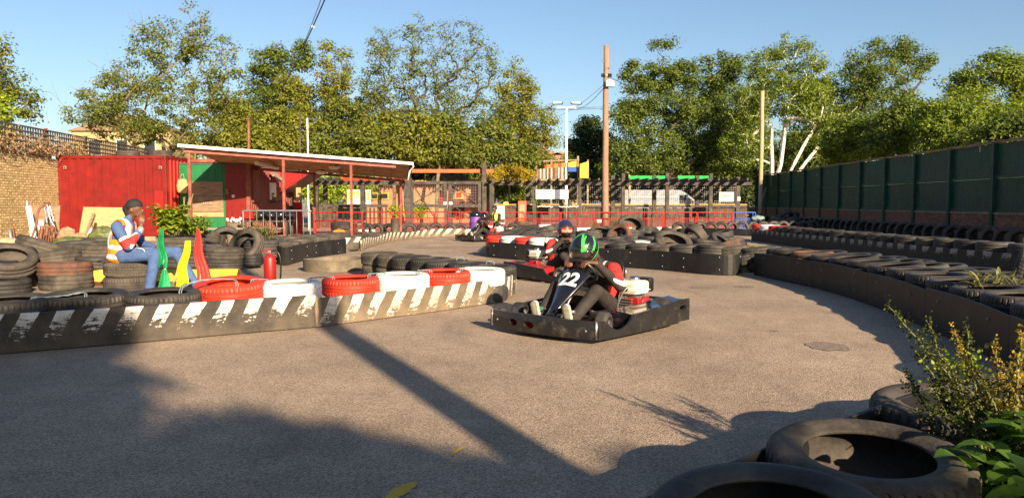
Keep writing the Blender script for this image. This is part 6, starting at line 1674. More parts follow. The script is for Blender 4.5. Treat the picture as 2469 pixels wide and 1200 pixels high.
    # twin engines
    for s_ in (-1, 1):
        c = Vector((-.42, .25 * s_, 0))
        en = B('engine_block', MB().box(c + Vector((0, 0, .22)), (.20, .18, .16)), 'alu', None, .012)
        q = MB()
        for k in range(6): q.box(c + Vector((.13, 0, .155 + .025 * k)), (.09, .15, .010))
        q.build('cooling_fins', M['alu'], en)
        MB().lathe([(0, 0), (.05, 0), (.085, .008), (.088, .03), (.075, .042), (0, .045)], 24, Matrix.Translation(c + Vector((-.02, .088 * s_, .215))) @ Matrix.Rotation(-s_ * math.pi / 2, 4, 'X')).build('fan_cover', M['red_plastic'], en)
        MB().box(c + Vector((.12, .06 * s_, .21)), (.06, .16, .17)).build('engine_shroud', M['red_plastic'], en, bevel=.015)
        tk = MB().box(c + Vector((.02, 0, .385)), (.24, .22, .13)).build('fuel_tank', M['cream'], K, bevel=.03)
        MB().lathe([(0, 0), (.045, 0), (.05, .01), (.05, .03), (.035, .04), (0, .04)], 20, Matrix.Translation(c + Vector((.0, 0, .45)))).build('fuel_cap', M['chrome'], tk)
        MB().box(c + Vector((.13, -.02 * s_, .37)), (.05, .07, .03)).build('tank_label', M['black_plastic'], tk)
        B('tank_seam', MB().box(c + Vector((.02, 0, .36)), (.252, .232, .008)), 'cream', None, .004)
        af = B('air_filter', MB().box(c + Vector((-.15, .02 * s_, .40)), (.10, .16, .14)), 'black_plastic', None, .02)
        q = MB()
        for k in range(5): q.box(c + Vector((-.205, .02 * s_, .355 + .022 * k)), (.012, .13, .010))
        q.build('filter_grille', M['gloss_black'], af)
        B('exhaust', MB().tube(smooth_path([c + Vector((-.08, 0, .25)), c + Vector((-.16, .06 * s_, .24)), c + Vector((-.26, .05 * s_, .2)), c + Vector((-.36, .04 * s_, .18))], 12), [.018] * 5 + [.035] * 7, 10), 'alu')
        B('carburettor', MB().tube([c + Vector((-.1, -.05, .28)), c + Vector((-.1, .08, .28))], .03, 10), 'alu')
        for (p0_, p1_) in (((.08, -.06, .33), (.1, -.02, .2)), ((-.05, .08, .32), (-.12, .08, .2)), ((.05, .1, .3), (.12, .12, .17))):
            B('fuel_line', MB().tube(smooth_path([c + Vector(p0_), c + (Vector(p0_) + Vector(p1_)) / 2 + Vector((.03, .02, 0)), c + Vector(p1_)], 8), .006, 6), 'galv')
    B('chain_guard', MB().box((-.56, .12, .16), (.24, .05, .2)), 'black_plastic', None, .02)
    B('seat_hose', MB().tube(smooth_path([(-.30, .30, .42), (-.22, .26, .36), (-.2, .2, .2), (-.3, .22, .12)], 14), .008, 6), 'galv')
    return K
def driver_prims(lean=0.0, headyaw=0.0):
    P = []; S_ = 'suit'
    P += [('e', (-.25, 0, .22), (.15, .175, .115), None, S_), ('c', (-.27, 0, .26), (-.20, 0, .50), .135, .15, S_), ('e', (-.18, 0, .50), (.125, .19, .13), (0, .2, 0), S_), ('c', (-.16, -.12, .575), (-.16, .12, .575), .072, .072, S_), ('c', (-.15, 0, .59), (-.09, 0, .68), .062, .058, S_), ('e', (-.03, 0, .74), (.085, .075, .10), None, 'skin')]
    for s_ in (-1, 1):
        sh = Vector((-.14, .195 * s_, .565)); el = Vector((-.04, .335 * s_, .43)); wr = Vector((.075, .15 * s_, .635))
        P += [('c', sh, el, .074, .056, S_), ('c', el, wr, .055, .036, S_), ('c', wr - (wr - el).normalized() * .02, wr, .040, .040, S_)]
        hand(P, wr + Vector((.015, -.005 * s_, .008)), Vector((.85, -.45 * s_, .12)), Vector((.2, -.1 * s_, -1)), Vector((-.35, -.9 * s_, .1)), 'skin', .85, 1.12)
        hip, kn, an = Vector((-.20, .11 * s_, .21)), Vector((.20, .235 * s_, .39)), Vector((.50, .19 * s_, .15))
        P += [('c', hip, kn, .094, .068, S_), ('c', kn, an, .066, .05, S_), ('c', an + Vector((0, 0, -.02)), an + Vector((.015, 0, .0)), .052, .05, S_)]
        P += [('c', (.525, .19 * s_, .085), (.575, .185 * s_, .275), .040, .036, 'shoe'), ('c', (.545, .19 * s_, .10), (.60, .185 * s_, .27), .036, .034, 'sole')]
    P = [(p[0], tuple(p[1]), tuple(p[2]), *p[3:]) if p[0] == 'c' else p for p in P]
    return P
def suit_fn(C, keys):
    out = keys.copy(); su = keys == 'suit'
    x, y, z = C[:, 0], C[:, 1], C[:, 2]; ay = np.abs(y)
    sl = su & (ay > .16) & (z > .47) & (x < .0)
    out[sl] = 'suit_red'
    band = su & (ay > .17) & (x < .03) & (np.abs((z - .53) + .55 * (ay - .24)) < .016); out[band] = 'suit_white'
    low = su & (ay > .12) & (z < .40) & (z > .30) & (x < -.12) & (ay < .2); out[low] = 'suit_red'
    pip = su & (ay < .16) & (z > .60) & (np.abs(ay - .1) < .012); out[pip] = 'suit_white'
    col = su & (z > .625) & (x > -.09) & (ay < .05); out[col] = 'suit_red'
    return out
DRV = body_mesh('driver_body', driver_prims(), .0085, ['suit', 'suit_red', 'suit_white', 'skin', 'shoe', 'sole'], 2, suit_fn)
def put_driver(label, loc, rz, style, hrot, hoff=(0, 0, 0)):
    P_ = thing('person', label, 'person', loc, rz, 'racing drivers')
    link('body', DRV, P_)
    helmet(P_, Vector((-.02, 0, .765)) + Vector(hoff), hrot, style, 1.08)
    return P_
K1 = Vector((.735, 7.36, 0)); A1 = math.atan2(-.74, -.67)
make_kart('black go-kart number 22 leading with cream fuel tank', K1, A1, '22', 'gloss_black', 'go-karts on the track')
put_driver('driver in green and black helmet hunched over the number 22 kart', K1, A1, 'green', (R(-6), R(30), R(-6)), (.06, -.02, -.005))
K2 = Vector((.86, 12.1, 0)); A2 = math.atan2(-.80, .60)
make_kart('following go-kart with red side pods and cream engine tank', K2, A2, None, 'red_plastic', 'go-karts on the track')
put_driver('driver in navy helmet with raised visor in the following kart', K2, A2, 'navy', (0, R(2), R(-26)), (-.02, 0, .03))
K3 = Vector((-.90, 24.6, 0)); A3 = math.atan2(-.55, -.83)
make_kart('distant go-kart number 16 with a red side pod by the striped wall', K3, A3, '16', 'red_plastic', 'go-karts on the track')
put_driver('driver in plain black helmet in the distant number 16 kart', K3, A3, 'black', (0, R(14), R(30)))

# ------------------------------------------------------------------ marshal sitting on tyres
def marshal():
    loc = Vector((at(297, 640, 10.4).x, 10.4, 0)); P_ = thing('person', 'seated marshal in orange hi-vis vest and blue overalls, chin on hand', 'person', loc)
    o = 'blue_cloth'; P = []
    P += [('e', (.02, 0, .50), (.165, .19, .13), None, o), ('c', (.0, 0, .54), (-.01, 0, .70), .15, .15, o), ('c', (-.01, 0, .70), (.035, 0, .87), .15, .135, o), ('c', (.04, -.13, .90), (.04, .13, .90), .072, .072, o), ('c', (.06, 0, .93), (.115, 0, 1.02), .062, .056, o), ('c', (.11, 0, 1.0), (.15, 0, 1.06), .052, .05, 'skin')]
    # head: cranium, jaw, nose, lips, ear
    P += [('e', (.175, 0, 1.135), (.105, .082, .108), (0, -.1, 0), 'skin'), ('c', (.20, 0, 1.07), (.245, 0, 1.055), .058, .040, 'skin'), ('c', (.272, 0, 1.125), (.288, 0, 1.095), .010, .016, 'skin'), ('c', (.268, -.018, 1.06), (.268, .018, 1.06), .013, .013, 'skin'), ('e', (.165, -.082, 1.105), (.018, .012, .03), None, 'skin'), ('e', (.165, .082, 1.105), (.018, .012, .03), None, 'skin')]
    # near arm (his right, camera side): elbow on thigh, hand at the mouth
    P += [('c', (.035, -.20, .885), (.20, -.25, .63), .078, .060, o), ('c', (.20, -.25, .63), (.30, -.12, .83), .060, .045, o), ('c', (.295, -.125, .82), (.303, -.11, .85), .048, .046, 'rope')]
    P += [('c', (.30, -.115, .84), (.305, -.09, .92), .036, .032, 'skin')]
    hand(P, (.305, -.085, .925), (.0, .25, .95), (-.6, .75, -.1), (-.8, -.2, .5), 'skin', .75, 1.1)
    # far arm resting across the lap
    P += [('c', (.04, .20, .885), (.12, .30, .64), .076, .058, o), ('c', (.12, .30, .64), (.36, .16, .60), .056, .042, o)]
    hand(P, (.37, .15, .60), (.9, -.4, -.1), (0, 0, -1), (.2, -1, .2), 'skin', .4, 1.05)
    # legs
    P += [('c', (.06, -.10, .50), (.52, -.17, .52), .108, .082, o), ('c', (.52, -.17, .51), (.44, -.19, .09), .080, .066, o), ('c', (.06, .10, .50), (.66, .16, .53), .105, .082, o), ('c', (.66, .16, .52), (.88, .18, .10), .078, .066, o)]
    for (x, y) in ((.44, -.19), (.89, .18)): P += [('c', (x, y, .045), (x + .17, y - .01, .04), .046, .038, 'cap')]
    def fn(C, k):
        out = k.copy(); x, y, z = C[:, 0], C[:, 1], C[:, 2]; cl = k == o
        # red panel with white bands on the lower upper-arm and cuff
        d = (x - .035) * .52 + (.885 - z) * .85
        arm = cl & (y < -.185) & (z > .56)
        out[arm & (d > .17) & (d < .205)] = 'reflect'; out[arm & (d >= .205) & (d < .32)] = 'suit_red'
        out[cl & (y < -.13) & (x > .245) & (z > .60) & (z < .66)] = 'reflect'
        return out
    link('body', body_mesh('body', P, .0085, ['blue_cloth', 'skin', 'reflect', 'suit_red', 'rope', 'cap'], 2, fn), P_)
    # close fitting cap with a tied tail
    C_ = [('e', (.168, 0, 1.165), (.116, .094, .098), (0, -.18, 0), 'cap'), ('c', (.09, 0, 1.12), (.10, 0, 1.045), .075, .052, 'cap')]
    def capfn(C, k): return k
    me = body_mesh('cap', C_, .008, ['cap'], 2); bm = bmesh.new(); bm.from_mesh(me)
    bmesh.ops.delete(bm, geom=[v for v in bm.verts if v.co.x > .15 and v.co.z < 1.135 + .15 * (v.co.x - .15)], context='VERTS'); bm.to_mesh(me); bm.free()
    link('cap', me, P_)
    # vest: shell round the torso
    V = [('c', (.0, 0, .50), (-.01, 0, .70), .182, .172, 'hivis'), ('c', (-.01, 0, .70), (.035, 0, .875), .172, .150, 'hivis'), ('c', (.035, -.14, .905), (.035, .14, .905), .088, .088, 'hivis'), ('e', (-.03, 0, .47), (.17, .2, .09), None, 'hivis')]
    def vfn(C, k):
        out = k.copy(); x, y, z = C[:, 0], C[:, 1], C[:, 2]
        for z0 in (.485, .61): out[np.abs(z - z0 - .18 * (-x) * .5) < .026] = 'reflect'
        out[(np.abs(np.abs(y) - .105) < .026) & (z > .63)] = 'reflect'
        return out
    me = body_mesh('vest', V, .009, ['hivis', 'reflect'], 2, vfn); bm = bmesh.new(); bm.from_mesh(me)
    def drop(v):
        c = v.co
        return (c.z > .93 and abs(c.y) < .07) or (abs(c.y) > .148 and .72 < c.z < .90 and c.x > -.06) or (abs(c.y) > .19 and c.z > .80) or (c.x > .10 and abs(c.y) < .05 and c.z > .60) or c.z < .405 or (c.x > .17 and c.z < .5)
    bmesh.ops.delete(bm, geom=[v for v in bm.verts if drop(v)], context='VERTS'); bm.to_mesh(me); bm.free()
    ve = link('hi_vis_vest', me, P_); so_ = ve.modifiers.new('s', 'SOLIDIFY'); so_.thickness = .006
    MB().tube(smooth_path([(.22, -.12, .60), (.30, -.20, .605), (.40, -.25, .59), (.42, -.26, .56)], 12), .005, 6).build('lanyard', M['reflect'], P_)
    for s_ in (-1, 1): MB().ell((.270, .033 * s_, 1.14), (.004, .006, .006), None, 8, 5).build('eye', M['gloss_black'], P_)
marshal()
# ------------------------------------------------------------------ figures in the background
def small_figure(label, loc, rz, top, legs, skin, vest, seated=True, hair='cap'):
    P_ = thing('person', label, 'person', loc, rz)
    P = [('e', (0, 0, .40), (.13, .16, .1), None, legs), ('c', (0, 0, .44), (.06, 0, .70), .125, .13, top), ('c', (.07, -.12, .76), (.07, .12, .76), .06, .06, top), ('c', (.09, 0, .80), (.12, 0, .88), .048, .046, skin), ('e', (.14, 0, .97), (.095, .075, .115), None, skin), ('c', (.225, 0, .965), (.235, 0, .945), .012, .014, skin)]
    for s_ in (-1, 1):
        P += [('c', (.07, .19 * s_, .74), (.14, .24 * s_, .52), .055, .045, top), ('c', (.14, .24 * s_, .52), (.33, .1 * s_, .46), .043, .032, top)]
        hand(P, (.34, .09 * s_, .46), (.9, -.3 * s_, 0), (0, 0, -1), (0, -s_, .2), skin, .5, 1.1)
        if seated: P += [('c', (.04, .09 * s_, .38), (.42, .14 * s_, .42), .085, .065, legs), ('c', (.42, .14 * s_, .42), (.46, .14 * s_, .05), .062, .045, legs), ('c', (.46, .14 * s_, .04), (.60, .14 * s_, .035), .04, .032, 'cap')]
        else: P += [('c', (.0, .09 * s_, .36), (.03, .10 * s_, -.05), .085, .06, legs), ('c', (.03, .10 * s_, -.05), (.0, .1 * s_, -.42), .058, .042, legs), ('c', (0, .1 * s_, -.44), (.14, .1 * s_, -.45), .04, .03, 'cap')]
    def fn(C, k):
        out = k.copy()
        if vest: out[(k == top) & (np.abs(C[:, 1]) < .15) & (np.abs(C[:, 1]) > .035) & (C[:, 2] > .42)] = vest
        return out
    link('body', body_mesh('body', P, .014, list(dict.fromkeys([top, legs, skin, 'cap'] + ([vest] if vest else []))), 2, fn), P_)
    MB().ell((.125, 0, 1.005), (.105, .086, .092), Euler((0, -.25, 0)).to_matrix(), 18, 12).build('hair', M[hair], P_)
c = at(1198, 556, 28.2)
small_figure('seated person in a yellow vest bent over beside the far wall', (c.x, 28.4, .03), R(-130), 'cap', 'suit', 'skin', 'hivis_y')
c = at(1436, 500, 40.5)
small_figure('person with ginger hair in a pale blue shirt behind the mesh', (c.x, 40.5, .50), R(-80), 'blue_barrier', 'suit', 'skin_l', None, False, 'red_old')
# ================================================================== marshal's post: flags, extinguisher, log
def flag(label, top, bot, cw, cbot, material, seed, twist=0.0):
    """furled flag on a wooden stick: folded cloth widening downwards"""
    top, bot = Vector(top), Vector(bot); rr = random.Random(seed)
    o = thing('marshal_flag', label, 'flag', bot, 0, 'marshal flags in the metal tube')
    MB().tube([bot, bot.lerp(top, .25), top], [.017, .016, .009], 10).build('stick', M['timber_pale'], o, world=True)
    q = MB(); n, m = 72, 18; vs = []; a0 = rr.uniform(0, 6); nf = rr.choice((3, 4))
    for j in range(m + 1):
        t = j / m; wdt = cw[0] + (cw[1] - cw[0]) * t ** .9
        for k in range(n + 1):
            u = k / n; hem = 1 + (.07 * math.sin(7 * u + a0) - .10 * abs(u - .45)) * t
            p = top.lerp(bot, t * cbot * hem)
            fold = math.sin(2 * math.pi * nf * u + a0 + .8 * t)
            vs.append(p + Vector((wdt * (2 * u - 1) * .95 + wdt * .22 * fold * (1 - .4 * t) + cw[2] * t ** 1.6 + .012 * math.sin(9 * t + a0), -.034 + (.010 + .024 * t) * math.cos(2 * math.pi * nf * u + a0 + .8 * t) * (1 + .3 * math.sin(6 * t)), 0)))
    q.add(vs, [(j * (n + 1) + k, j * (n + 1) + k + 1, (j + 1) * (n + 1) + k + 1, (j + 1) * (n + 1) + k) for j in range(m) for k in range(n)], 0, True)
    q.build('cloth', M[material], o, world=True)
FY = 8.75
f3 = lambda px, py, dy=0: at(px, py, FY + dy)
flag('furled red flag standing beside the yellow one', f3(477, 552), f3(486, 705), (.016, .090, .045), .88, 'flag_red', 1)
flag('furled yellow flag leaning in the metal tube', f3(458, 580, .1), f3(410, 700, .1), (.034, .07, .115), .92, 'flag_yellow', 2)
flag('furled green flag leaning against the marshal knees', f3(390, 552, .2), f3(402, 700, .2), (.018, .058, -.005), .62, 'flag_green', 3)
gc = thing('green_cloth', 'lower fold of green flag cloth hanging by the metal tube', 'cloth', f3(397, 700, -.05))
q = MB(); vs = []; n, m = 28, 8
for j in range(m + 1):
    t = j / m; p = f3(397, 650, -.05).lerp(f3(397, 703, -.05), t)
    for k in range(n):
        a = 2 * math.pi * k / n; f = 1 + .2 * math.sin(4 * a + t * 3); vs.append(p + Vector((math.cos(a) * (.02 + .06 * t) * f, math.sin(a) * .03 * f, 0)))
q.add(vs, [(j * n + k, j * n + (k + 1) % n, (j + 1) * n + (k + 1) % n, (j + 1) * n + k) for j in range(m) for k in range(n)], 0, True).build('folds', M['flag_green'], gc, world=True)
tb = thing('flag_tube', 'dull metal tube holding the furled flags upright', 'tube', Vector((f3(409, 700).x, FY, 0)))
MB().lathe([(.045, 0), (.05, .01), (.05, .30), (.044, .30), (.044, .02), (0, .02)], 22).build('tube', M['alu'], tb)
ex = thing('fire_extinguisher', 'red fire extinguisher with black hose standing on a tyre', 'fire extinguisher', (at(651, 660, 9.2).x, 9.2, .2))
MB().lathe([(0, 0), (.066, 0), (.072, .012), (.072, .33), (.06, .37), (.03, .39), (.024, .395), (.024, .41), (0, .41)], 28).build('cylinder', M['red_plastic'], ex)
MB().box((0, 0, .42), (.04, .03, .03)).build('valve', M['galv'], ex, bevel=.004)
MB().bar((-.10, 0, .435), (.02, 0, .455), .02, .010).build('lever', M['red_plastic'], ex); MB().bar((-.09, 0, .415), (.02, 0, .43), .02, .008).build('handle', M['red_plastic'], ex)
MB().tube(smooth_path([(.015, 0, .425), (.08, 0, .43), (.125, 0, .35), (.13, 0, .18), (.115, 0, .04)], 20), .011, 8).build('hose', M['black_plastic'], ex)
MB().tube([(.115, 0, .05), (.11, 0, -.02)], [.014, .02], 8).build('horn', M['black_plastic'], ex)
tyre('tyre', 0, (at(651, 660, 9.2).x - .02, 9.2, .1), 'flat black tyre under the fire extinguisher', None, 0, 0, 1.05)
a, b = gp(212, 690), gp(572, 689)
lg = thing('painted_log', 'squared log painted yellow on top and red below beside the marshal', 'log', a.lerp(b, .5))
q = MB(); d = (b - a).normalized(); nn = Vector((-d.y, d.x, 0)); r_ = .125
sec = [(r_ * math.cos(R(22.5 + 45 * k)), r_ * math.sin(R(22.5 + 45 * k)) + .12) for k in range(8)]
npt = 12; vs = []
for i in range(npt + 1):
    p = a.lerp(b, i / npt)
    for (u_, z_) in sec: vs.append(p + nn * (u_ + .10 + random.uniform(-.004, .004)) + Vector((0, 0, z_ + random.uniform(-.004, .004))))
q.add(vs, [(i * 8 + k, i * 8 + (k + 1) % 8, (i + 1) * 8 + (k + 1) % 8, (i + 1) * 8 + k) for i in range(npt) for k in range(8)] + [list(range(8)), [npt * 8 + k for k in range(8)][::-1]])
q.m = [0 if k in (0, 1, 2, 3) else 1 for i in range(npt) for k in range(8)] + [1, 1]
q.build('timber', [M['yellow_old'], M['red_old']], lg, world=True)
a, b = gp(592, 645), gp(668, 617)
sl_ = thing('timber_sleeper', 'weathered timber sleeper lying by the curved black board', 'timber', a.lerp(b, .5))
MB().bar(a + Vector((0, 0, .1)), b + Vector((0, 0, .1)), .12, .2).build('timber', M['timber'], sl_, world=True, bevel=.012)

# ================================================================== plants
def broad_leaf(acc, p, d, L, W, droop, rg, fold=.25):
    """one curved blade as two strips of quads; acc collects triples"""
    d = d / np.linalg.norm(d); up = np.array([0, 0, 1.]); s = np.cross(d, up); ns = np.linalg.norm(s)
    s = np.array([1., 0, 0]) if ns < 1e-3 else s / ns
    n = 5; mid = []; cur = p.copy(); dd = d.copy()
    for i in range(n + 1):
        mid.append(cur.copy()); cur = cur + dd * L / n; dd = dd - up * droop / n; dd /= np.linalg.norm(dd)
    wd = [0.12, .75, 1.0, .85, .5, .03]
    for i in range(n):
        for sg in (-1, 1):
            e0 = mid[i] + s * sg * W / 2 * wd[i] + up * fold * W * .5 * wd[i]; e1 = mid[i + 1] + s * sg * W / 2 * wd[i + 1] + up * fold * W * .5 * wd[i + 1]
            acc += [mid[i], e0, e1, mid[i + 1]]
def leafy_plant(root, spots, L, W, material, rg, droop=.9, name='leaf'):
    acc = []
    for (p, d, k) in spots: broad_leaf(acc, np.array(p, float), np.array(d, float), L * k, W * k, droop, rg)
    link(name, np_mesh(name, np.array(acc), 4, M[material]), root)
def tub_plant(label, loc, rad, ht, nst, height, L, W, lm, seed, spread, nl=9, cat='potted plant', pot=True):
    rg = np.random.default_rng(seed); o = thing('potted_plant', label, cat, loc)
    z0 = 0
    if pot:
        MB().lathe([(0, 0), (rad * .85, 0), (rad * .97, ht * .6), (rad * .97, ht * .9), (rad * 1.05, ht * .9), (rad * 1.05, ht), (rad * .95, ht), (rad * .93, ht * .85), (0, ht * .85)], 28).build('tub', M['black_plastic'], o); z0 = ht * .85
    st_ = MB(); spots = []
    for k in range(nst):
        a = rg.uniform(0, 6.28); r = rg.uniform(0, rad * .7); b0 = Vector((r * math.cos(a), r * math.sin(a), z0)); h = height * rg.uniform(.55, 1.0)
        tip = b0 + Vector((math.cos(a) * spread * rg.uniform(.3, 1), math.sin(a) * spread * rg.uniform(.3, 1), h)); pts = smooth_path([b0, b0.lerp(tip, .5) + Vector((0, 0, h * .08)), tip], 8)
        st_.tube(pts, [.006] * 8, 5)
        for j in range(nl):
            t = .25 + .75 * (j + rg.uniform(0, 1)) / nl; p = pts[min(7, int(t * 7.99))]; aa = rg.uniform(0, 6.28)
            spots.append((tuple(p), (math.cos(aa), math.sin(aa), rg.uniform(0, .6)), rg.uniform(.6, 1.25)))
    st_.build('stems', M['stem'], o); leafy_plant(o, spots, L, W, lm, rg, 1.0, 'leaves')
    return o
def zfix(px, py, Y): p = at(px, py, Y); return Vector((p.x, Y, p.z))
tub_plant('bright maple-leaved plant in a black tub beside the red container', zfix(415, 588, 13.6), .17, .16, 34, .60, .15, .13, 'leaf_bright', 1, .18, 14)
tub_plant('low bushy green plant growing right of the maple-leaved one', zfix(468, 580, 14.3), .17, .12, 44, .36, .11, .06, 'leaf_bright', 2, .24, 12)
tub_plant('grey-green sage bush in a large black tub', zfix(628, 607, 16.3), .32, .28, 40, .36, .11, .045, 'leaf_sage', 3, .22, 9)
tub_plant('tall thin stalk of leaves rising from the sage tub', zfix(619, 575, 16.35), .03, .02, 2, .62, .10, .05, 'leaf_sage', 4, .02, 10, pot=False)
for i, (px, py, Y, h, w_, lm, lab) in enumerate(((1432, 553, 27, .35, .08, 'leaf_sage', 'small yellowish weed left of the wooden pole'), (1489, 553, 27, .40, .28, 'leaf_sage', 'bushy yellowish weed right of the wooden pole'), (1815, 612, 13.6, .14, .06, 'leaf_bright', 'small bright seedling among tyres by the curved board'))):
    c = zfix(px, py, Y); tub_plant(lab, (c.x, Y, max(.2, c.z)), w_, .02, 14 if i != 1 else 34, h, .09, .035, lm, 30 + i, w_ * .8, 8, 'weed', False)
# dry stems behind the maple plant
dr = thing('dry_stalks', 'sheaf of dry bare stalks behind the maple-leaved plant', 'dry stalks', zfix(445, 560, 15))
q = MB()
for k in range(9): q.tube([(random.uniform(-.05, .05), 0, 0), (random.uniform(-.02, .18), random.uniform(-.05, .05), random.uniform(.5, .75))], .006, 5)
q.build('stalks', M['dry'], dr)
# spiky plant growing through the tyres on the right
sp = thing('spiky_plant', 'pale spiky-leaved plant growing between the tyres on the right', 'plant', (at(2392, 700, 7.0).x, 7.0, .42))
rg = np.random.default_rng(8); spots = []
for k in range(46):
    a = rg.uniform(0, 6.28); cl = (-.12, 0.05, .18)[k % 3]
    spots.append(((cl + rg.normal() * .02, rg.normal() * .04, rg.uniform(0, .08)), (math.cos(a), math.sin(a), rg.uniform(.5, 1.8)), rg.uniform(.6, 1.2)))
leafy_plant(sp, spots, .21, .04, 'leaf_sage', rg, 1.1, 'leaves')
# dock weeds in the near right corner
dk = thing('dock_weeds', 'tall dock weeds with rusty yellow seed spikes over the foreground tyres', 'weeds', (1.80, 2.55, 0))
rg = np.random.default_rng(9); st_ = MB(); seed_c, seed_y, small = [], [], []; big = []
tops = [(2143, 738, 3.0), (2236, 778, 2.95), (2298, 800, 2.85), (2328, 785, 3.1), (2400, 838, 2.7), (2462, 800, 2.65), (2205, 845, 2.9), (2260, 870, 2.75), (2345, 880, 2.8), (2300, 905, 2.65), (2190, 900, 2.95), (2430, 900, 2.6), (2500, 760, 2.8), (2380, 940, 2.55), (2250, 940, 2.7)]
for i, (px, py, Y) in enumerate(tops):
    tip = at(px, py, Y); b0 = Vector((1.62 + rg.uniform(0, .35), 2.5 + rg.uniform(-.12, .2), .02))
    pts = smooth_path([b0, b0.lerp(tip, .45) + Vector((-.03, 0, .05)), tip], 26); pts = [p + Vector((rg.normal() * .003, 0, 0)) for p in pts]
    st_.tube(pts, [.009 - .006 * k / 25 for k in range(26)], 6)
    for k in range(11, 26):
        p = pts[k]; rad = .017 * (1.15 - (k - 11) / 15 * .75)
        n_ = 30
        tgt = seed_y if (i in (2, 4, 5) and k > 15) else seed_c
        for _ in range(n_): tgt.append(np.array(p) + rg.normal(size=3) * np.array([rad, rad, .018]))
        if k < 22 and rg.uniform() < .8:
            aa = rg.uniform(0, 6.28); sd = np.array([math.cos(aa), math.sin(aa), .7]); 
            for q_ in range(4):
                for _ in range(9): tgt.append(np.array(p) + sd * .018 * (q_ + 1) + rg.normal(size=3) * .007)
    for k in range(2, 15, 2):
        p = pts[k]; aa = rg.uniform(0, 6.28)
        big.append((tuple(p), (math.cos(aa), math.sin(aa), rg.uniform(.1, .8)), rg.uniform(.35, .8) if k > 6 else rg.uniform(.8, 1.35)))
org = np.array([1.80, 2.55, 0])
st_.build('stems', M['stem'], dk, world=True)
link('seed_heads', np_mesh('seed_heads', leaf_quads(np.array(seed_c) - org, .012, .008, rg=rg), 4, M['leaf_spike']), dk)
link('yellow_seed_heads', np_mesh('yellow_seed_heads', leaf_quads(np.array(seed_y) - org, .011, .008, rg=rg), 4, M['leaf_seed']), dk)
leafy_plant(dk, [((p[0] - 1.8, p[1] - 2.55, p[2]), d, k) for p, d, k in big], .17, .075, 'leaf_dock', rg, 1.2, 'leaves')
spots = []
for k in range(130):
    a = rg.uniform(0, 6.28); spots.append(((rg.uniform(-.38, -.02) + .1 * (k % 3), rg.uniform(-.42, .05), rg.uniform(.12, .52)), (math.cos(a), math.sin(a), rg.uniform(.2, 1.0)), rg.uniform(.7, 1.4)))
leafy_plant(dk, spots, .14, .075, 'leaf_dock', rg, 1.1, 'basal_leaves')
bl = []
for k in range(240): bl.append(np.array(at(2300 + rg.normal() * 30, 885 + rg.normal() * 20, 2.85)) + rg.normal(size=3) * .02 - org)
link('bright_florets', np_mesh('bright_florets', leaf_quads(np.array(bl), .018, .012, rg=rg), 4, M['leaf_bright']), dk)

# ================================================================== scrap by the brick wall and container
SY = 20.5
def sc_(name, label, cat, px, py, Y=SY): return thing(name, label, cat, zfix(px, py, Y))
o = sc_('steel_post', 'short grey steel post leaning on the brick wall', 'post', 30, 588, 21.5); a, b = at(29, 592, 21.5), at(16, 507, 22.2)
MB().tube([a, b], .055, 10).build('tube', M['galv'], o, world=True); MB().tube([a + Vector((.09, .02, 0)), b + Vector((.08, .02, .02))], .02, 8).build('rusty_edge', M['red_old'], o, world=True)
o = sc_('dirt_heap', 'low heap of dry earth at the foot of the brick wall', 'earth heap', 15, 596, 20.5)
q = MB(); n, m = 26, 8; vs = []
for j in range(m + 1):
    for k in range(n):
        a = 2 * math.pi * k / n; r = (1 - j / m) * (1 + .15 * math.sin(3 * a) + random.uniform(-.05, .05)); vs.append((1.0 * r * math.cos(a), .5 * r * math.sin(a), -.1 + .36 * math.sin(math.pi / 2 * j / m) ** 1.3 + random.uniform(-.015, .015)))
q.add(vs, [(j * n + k, j * n + (k + 1) % n, (j + 1) * n + (k + 1) % n, (j + 1) * n + k) for j in range(m) for k in range(n)], 0, True).build('earth', M['mortar'], o)
o = sc_('white_plank', 'white painted plank leaning by the scrap tubes', 'plank', 85, 583); MB().bar(at(86, 588, SY), at(68, 497, SY + .5), .03, .13, (1, 0, 0)).build('plank', M['white'], o, world=True)
o = sc_('white_strip', 'thin white strip leaning left of the white plank', 'strip', 78, 583); MB().bar(at(76, 588, SY), at(64, 485, SY + .5), .02, .035).build('strip', M['white'], o, world=True)
o = sc_('rusty_bar', 'bent rusty bar crossing in front of the white plank', 'bar', 75, 583); MB().tube(smooth_path([at(72, 586, SY - .3), at(86, 545, SY - .2), at(94, 505, SY), at(120, 488, SY + .3)], 16), .03, 8).build('bar', M['red_old'], o, world=True)
o = sc_('grey_sheet', 'dark grey sheet leaning behind the scrap tubes', 'sheet', 112, 578); MB().box(at(110, 535, 21.6), (.75, .03, .95), (R(-10), 0, R(3))).build('sheet', M['ply_dark'], o, world=True)
o = sc_('chair_frame', 'scrap frame of bent silver tubes leaning on the container corner', 'scrap frame', 118, 568)
for pts in ([(104, 560), (110, 520), (104, 495), (112, 490), (120, 520), (126, 548)], [(113, 500), (122, 530), (133, 550)], [(107, 500), (114, 540)], [(119, 495), (131, 535)], [(108, 548), (133, 543)]):
    MB().tube(smooth_path([at(x, y, SY + .2 + .003 * i) for i, (x, y) in enumerate(pts)], 14), .022, 8).build('tube', M['chrome'], o, world=True)
o = sc_('slatted_crate', 'rust brown slatted grille lying under the silver tubes', 'grille', 113, 576)
for k in range(7): MB().bar(at(98 + k * 6.2, 547, SY - .3), at(92 + k * 6.2, 580, SY - .9), .03, .045).build('slat', M['red_old'], o, world=True)
MB().bar(at(97, 546, SY - .32), at(137, 548, SY - .32), .04, .05).build('top_bar', M['red_old'], o, world=True)
o = sc_('cream_board', 'short cream offcuts standing by the slatted grille', 'offcut', 99, 552); 
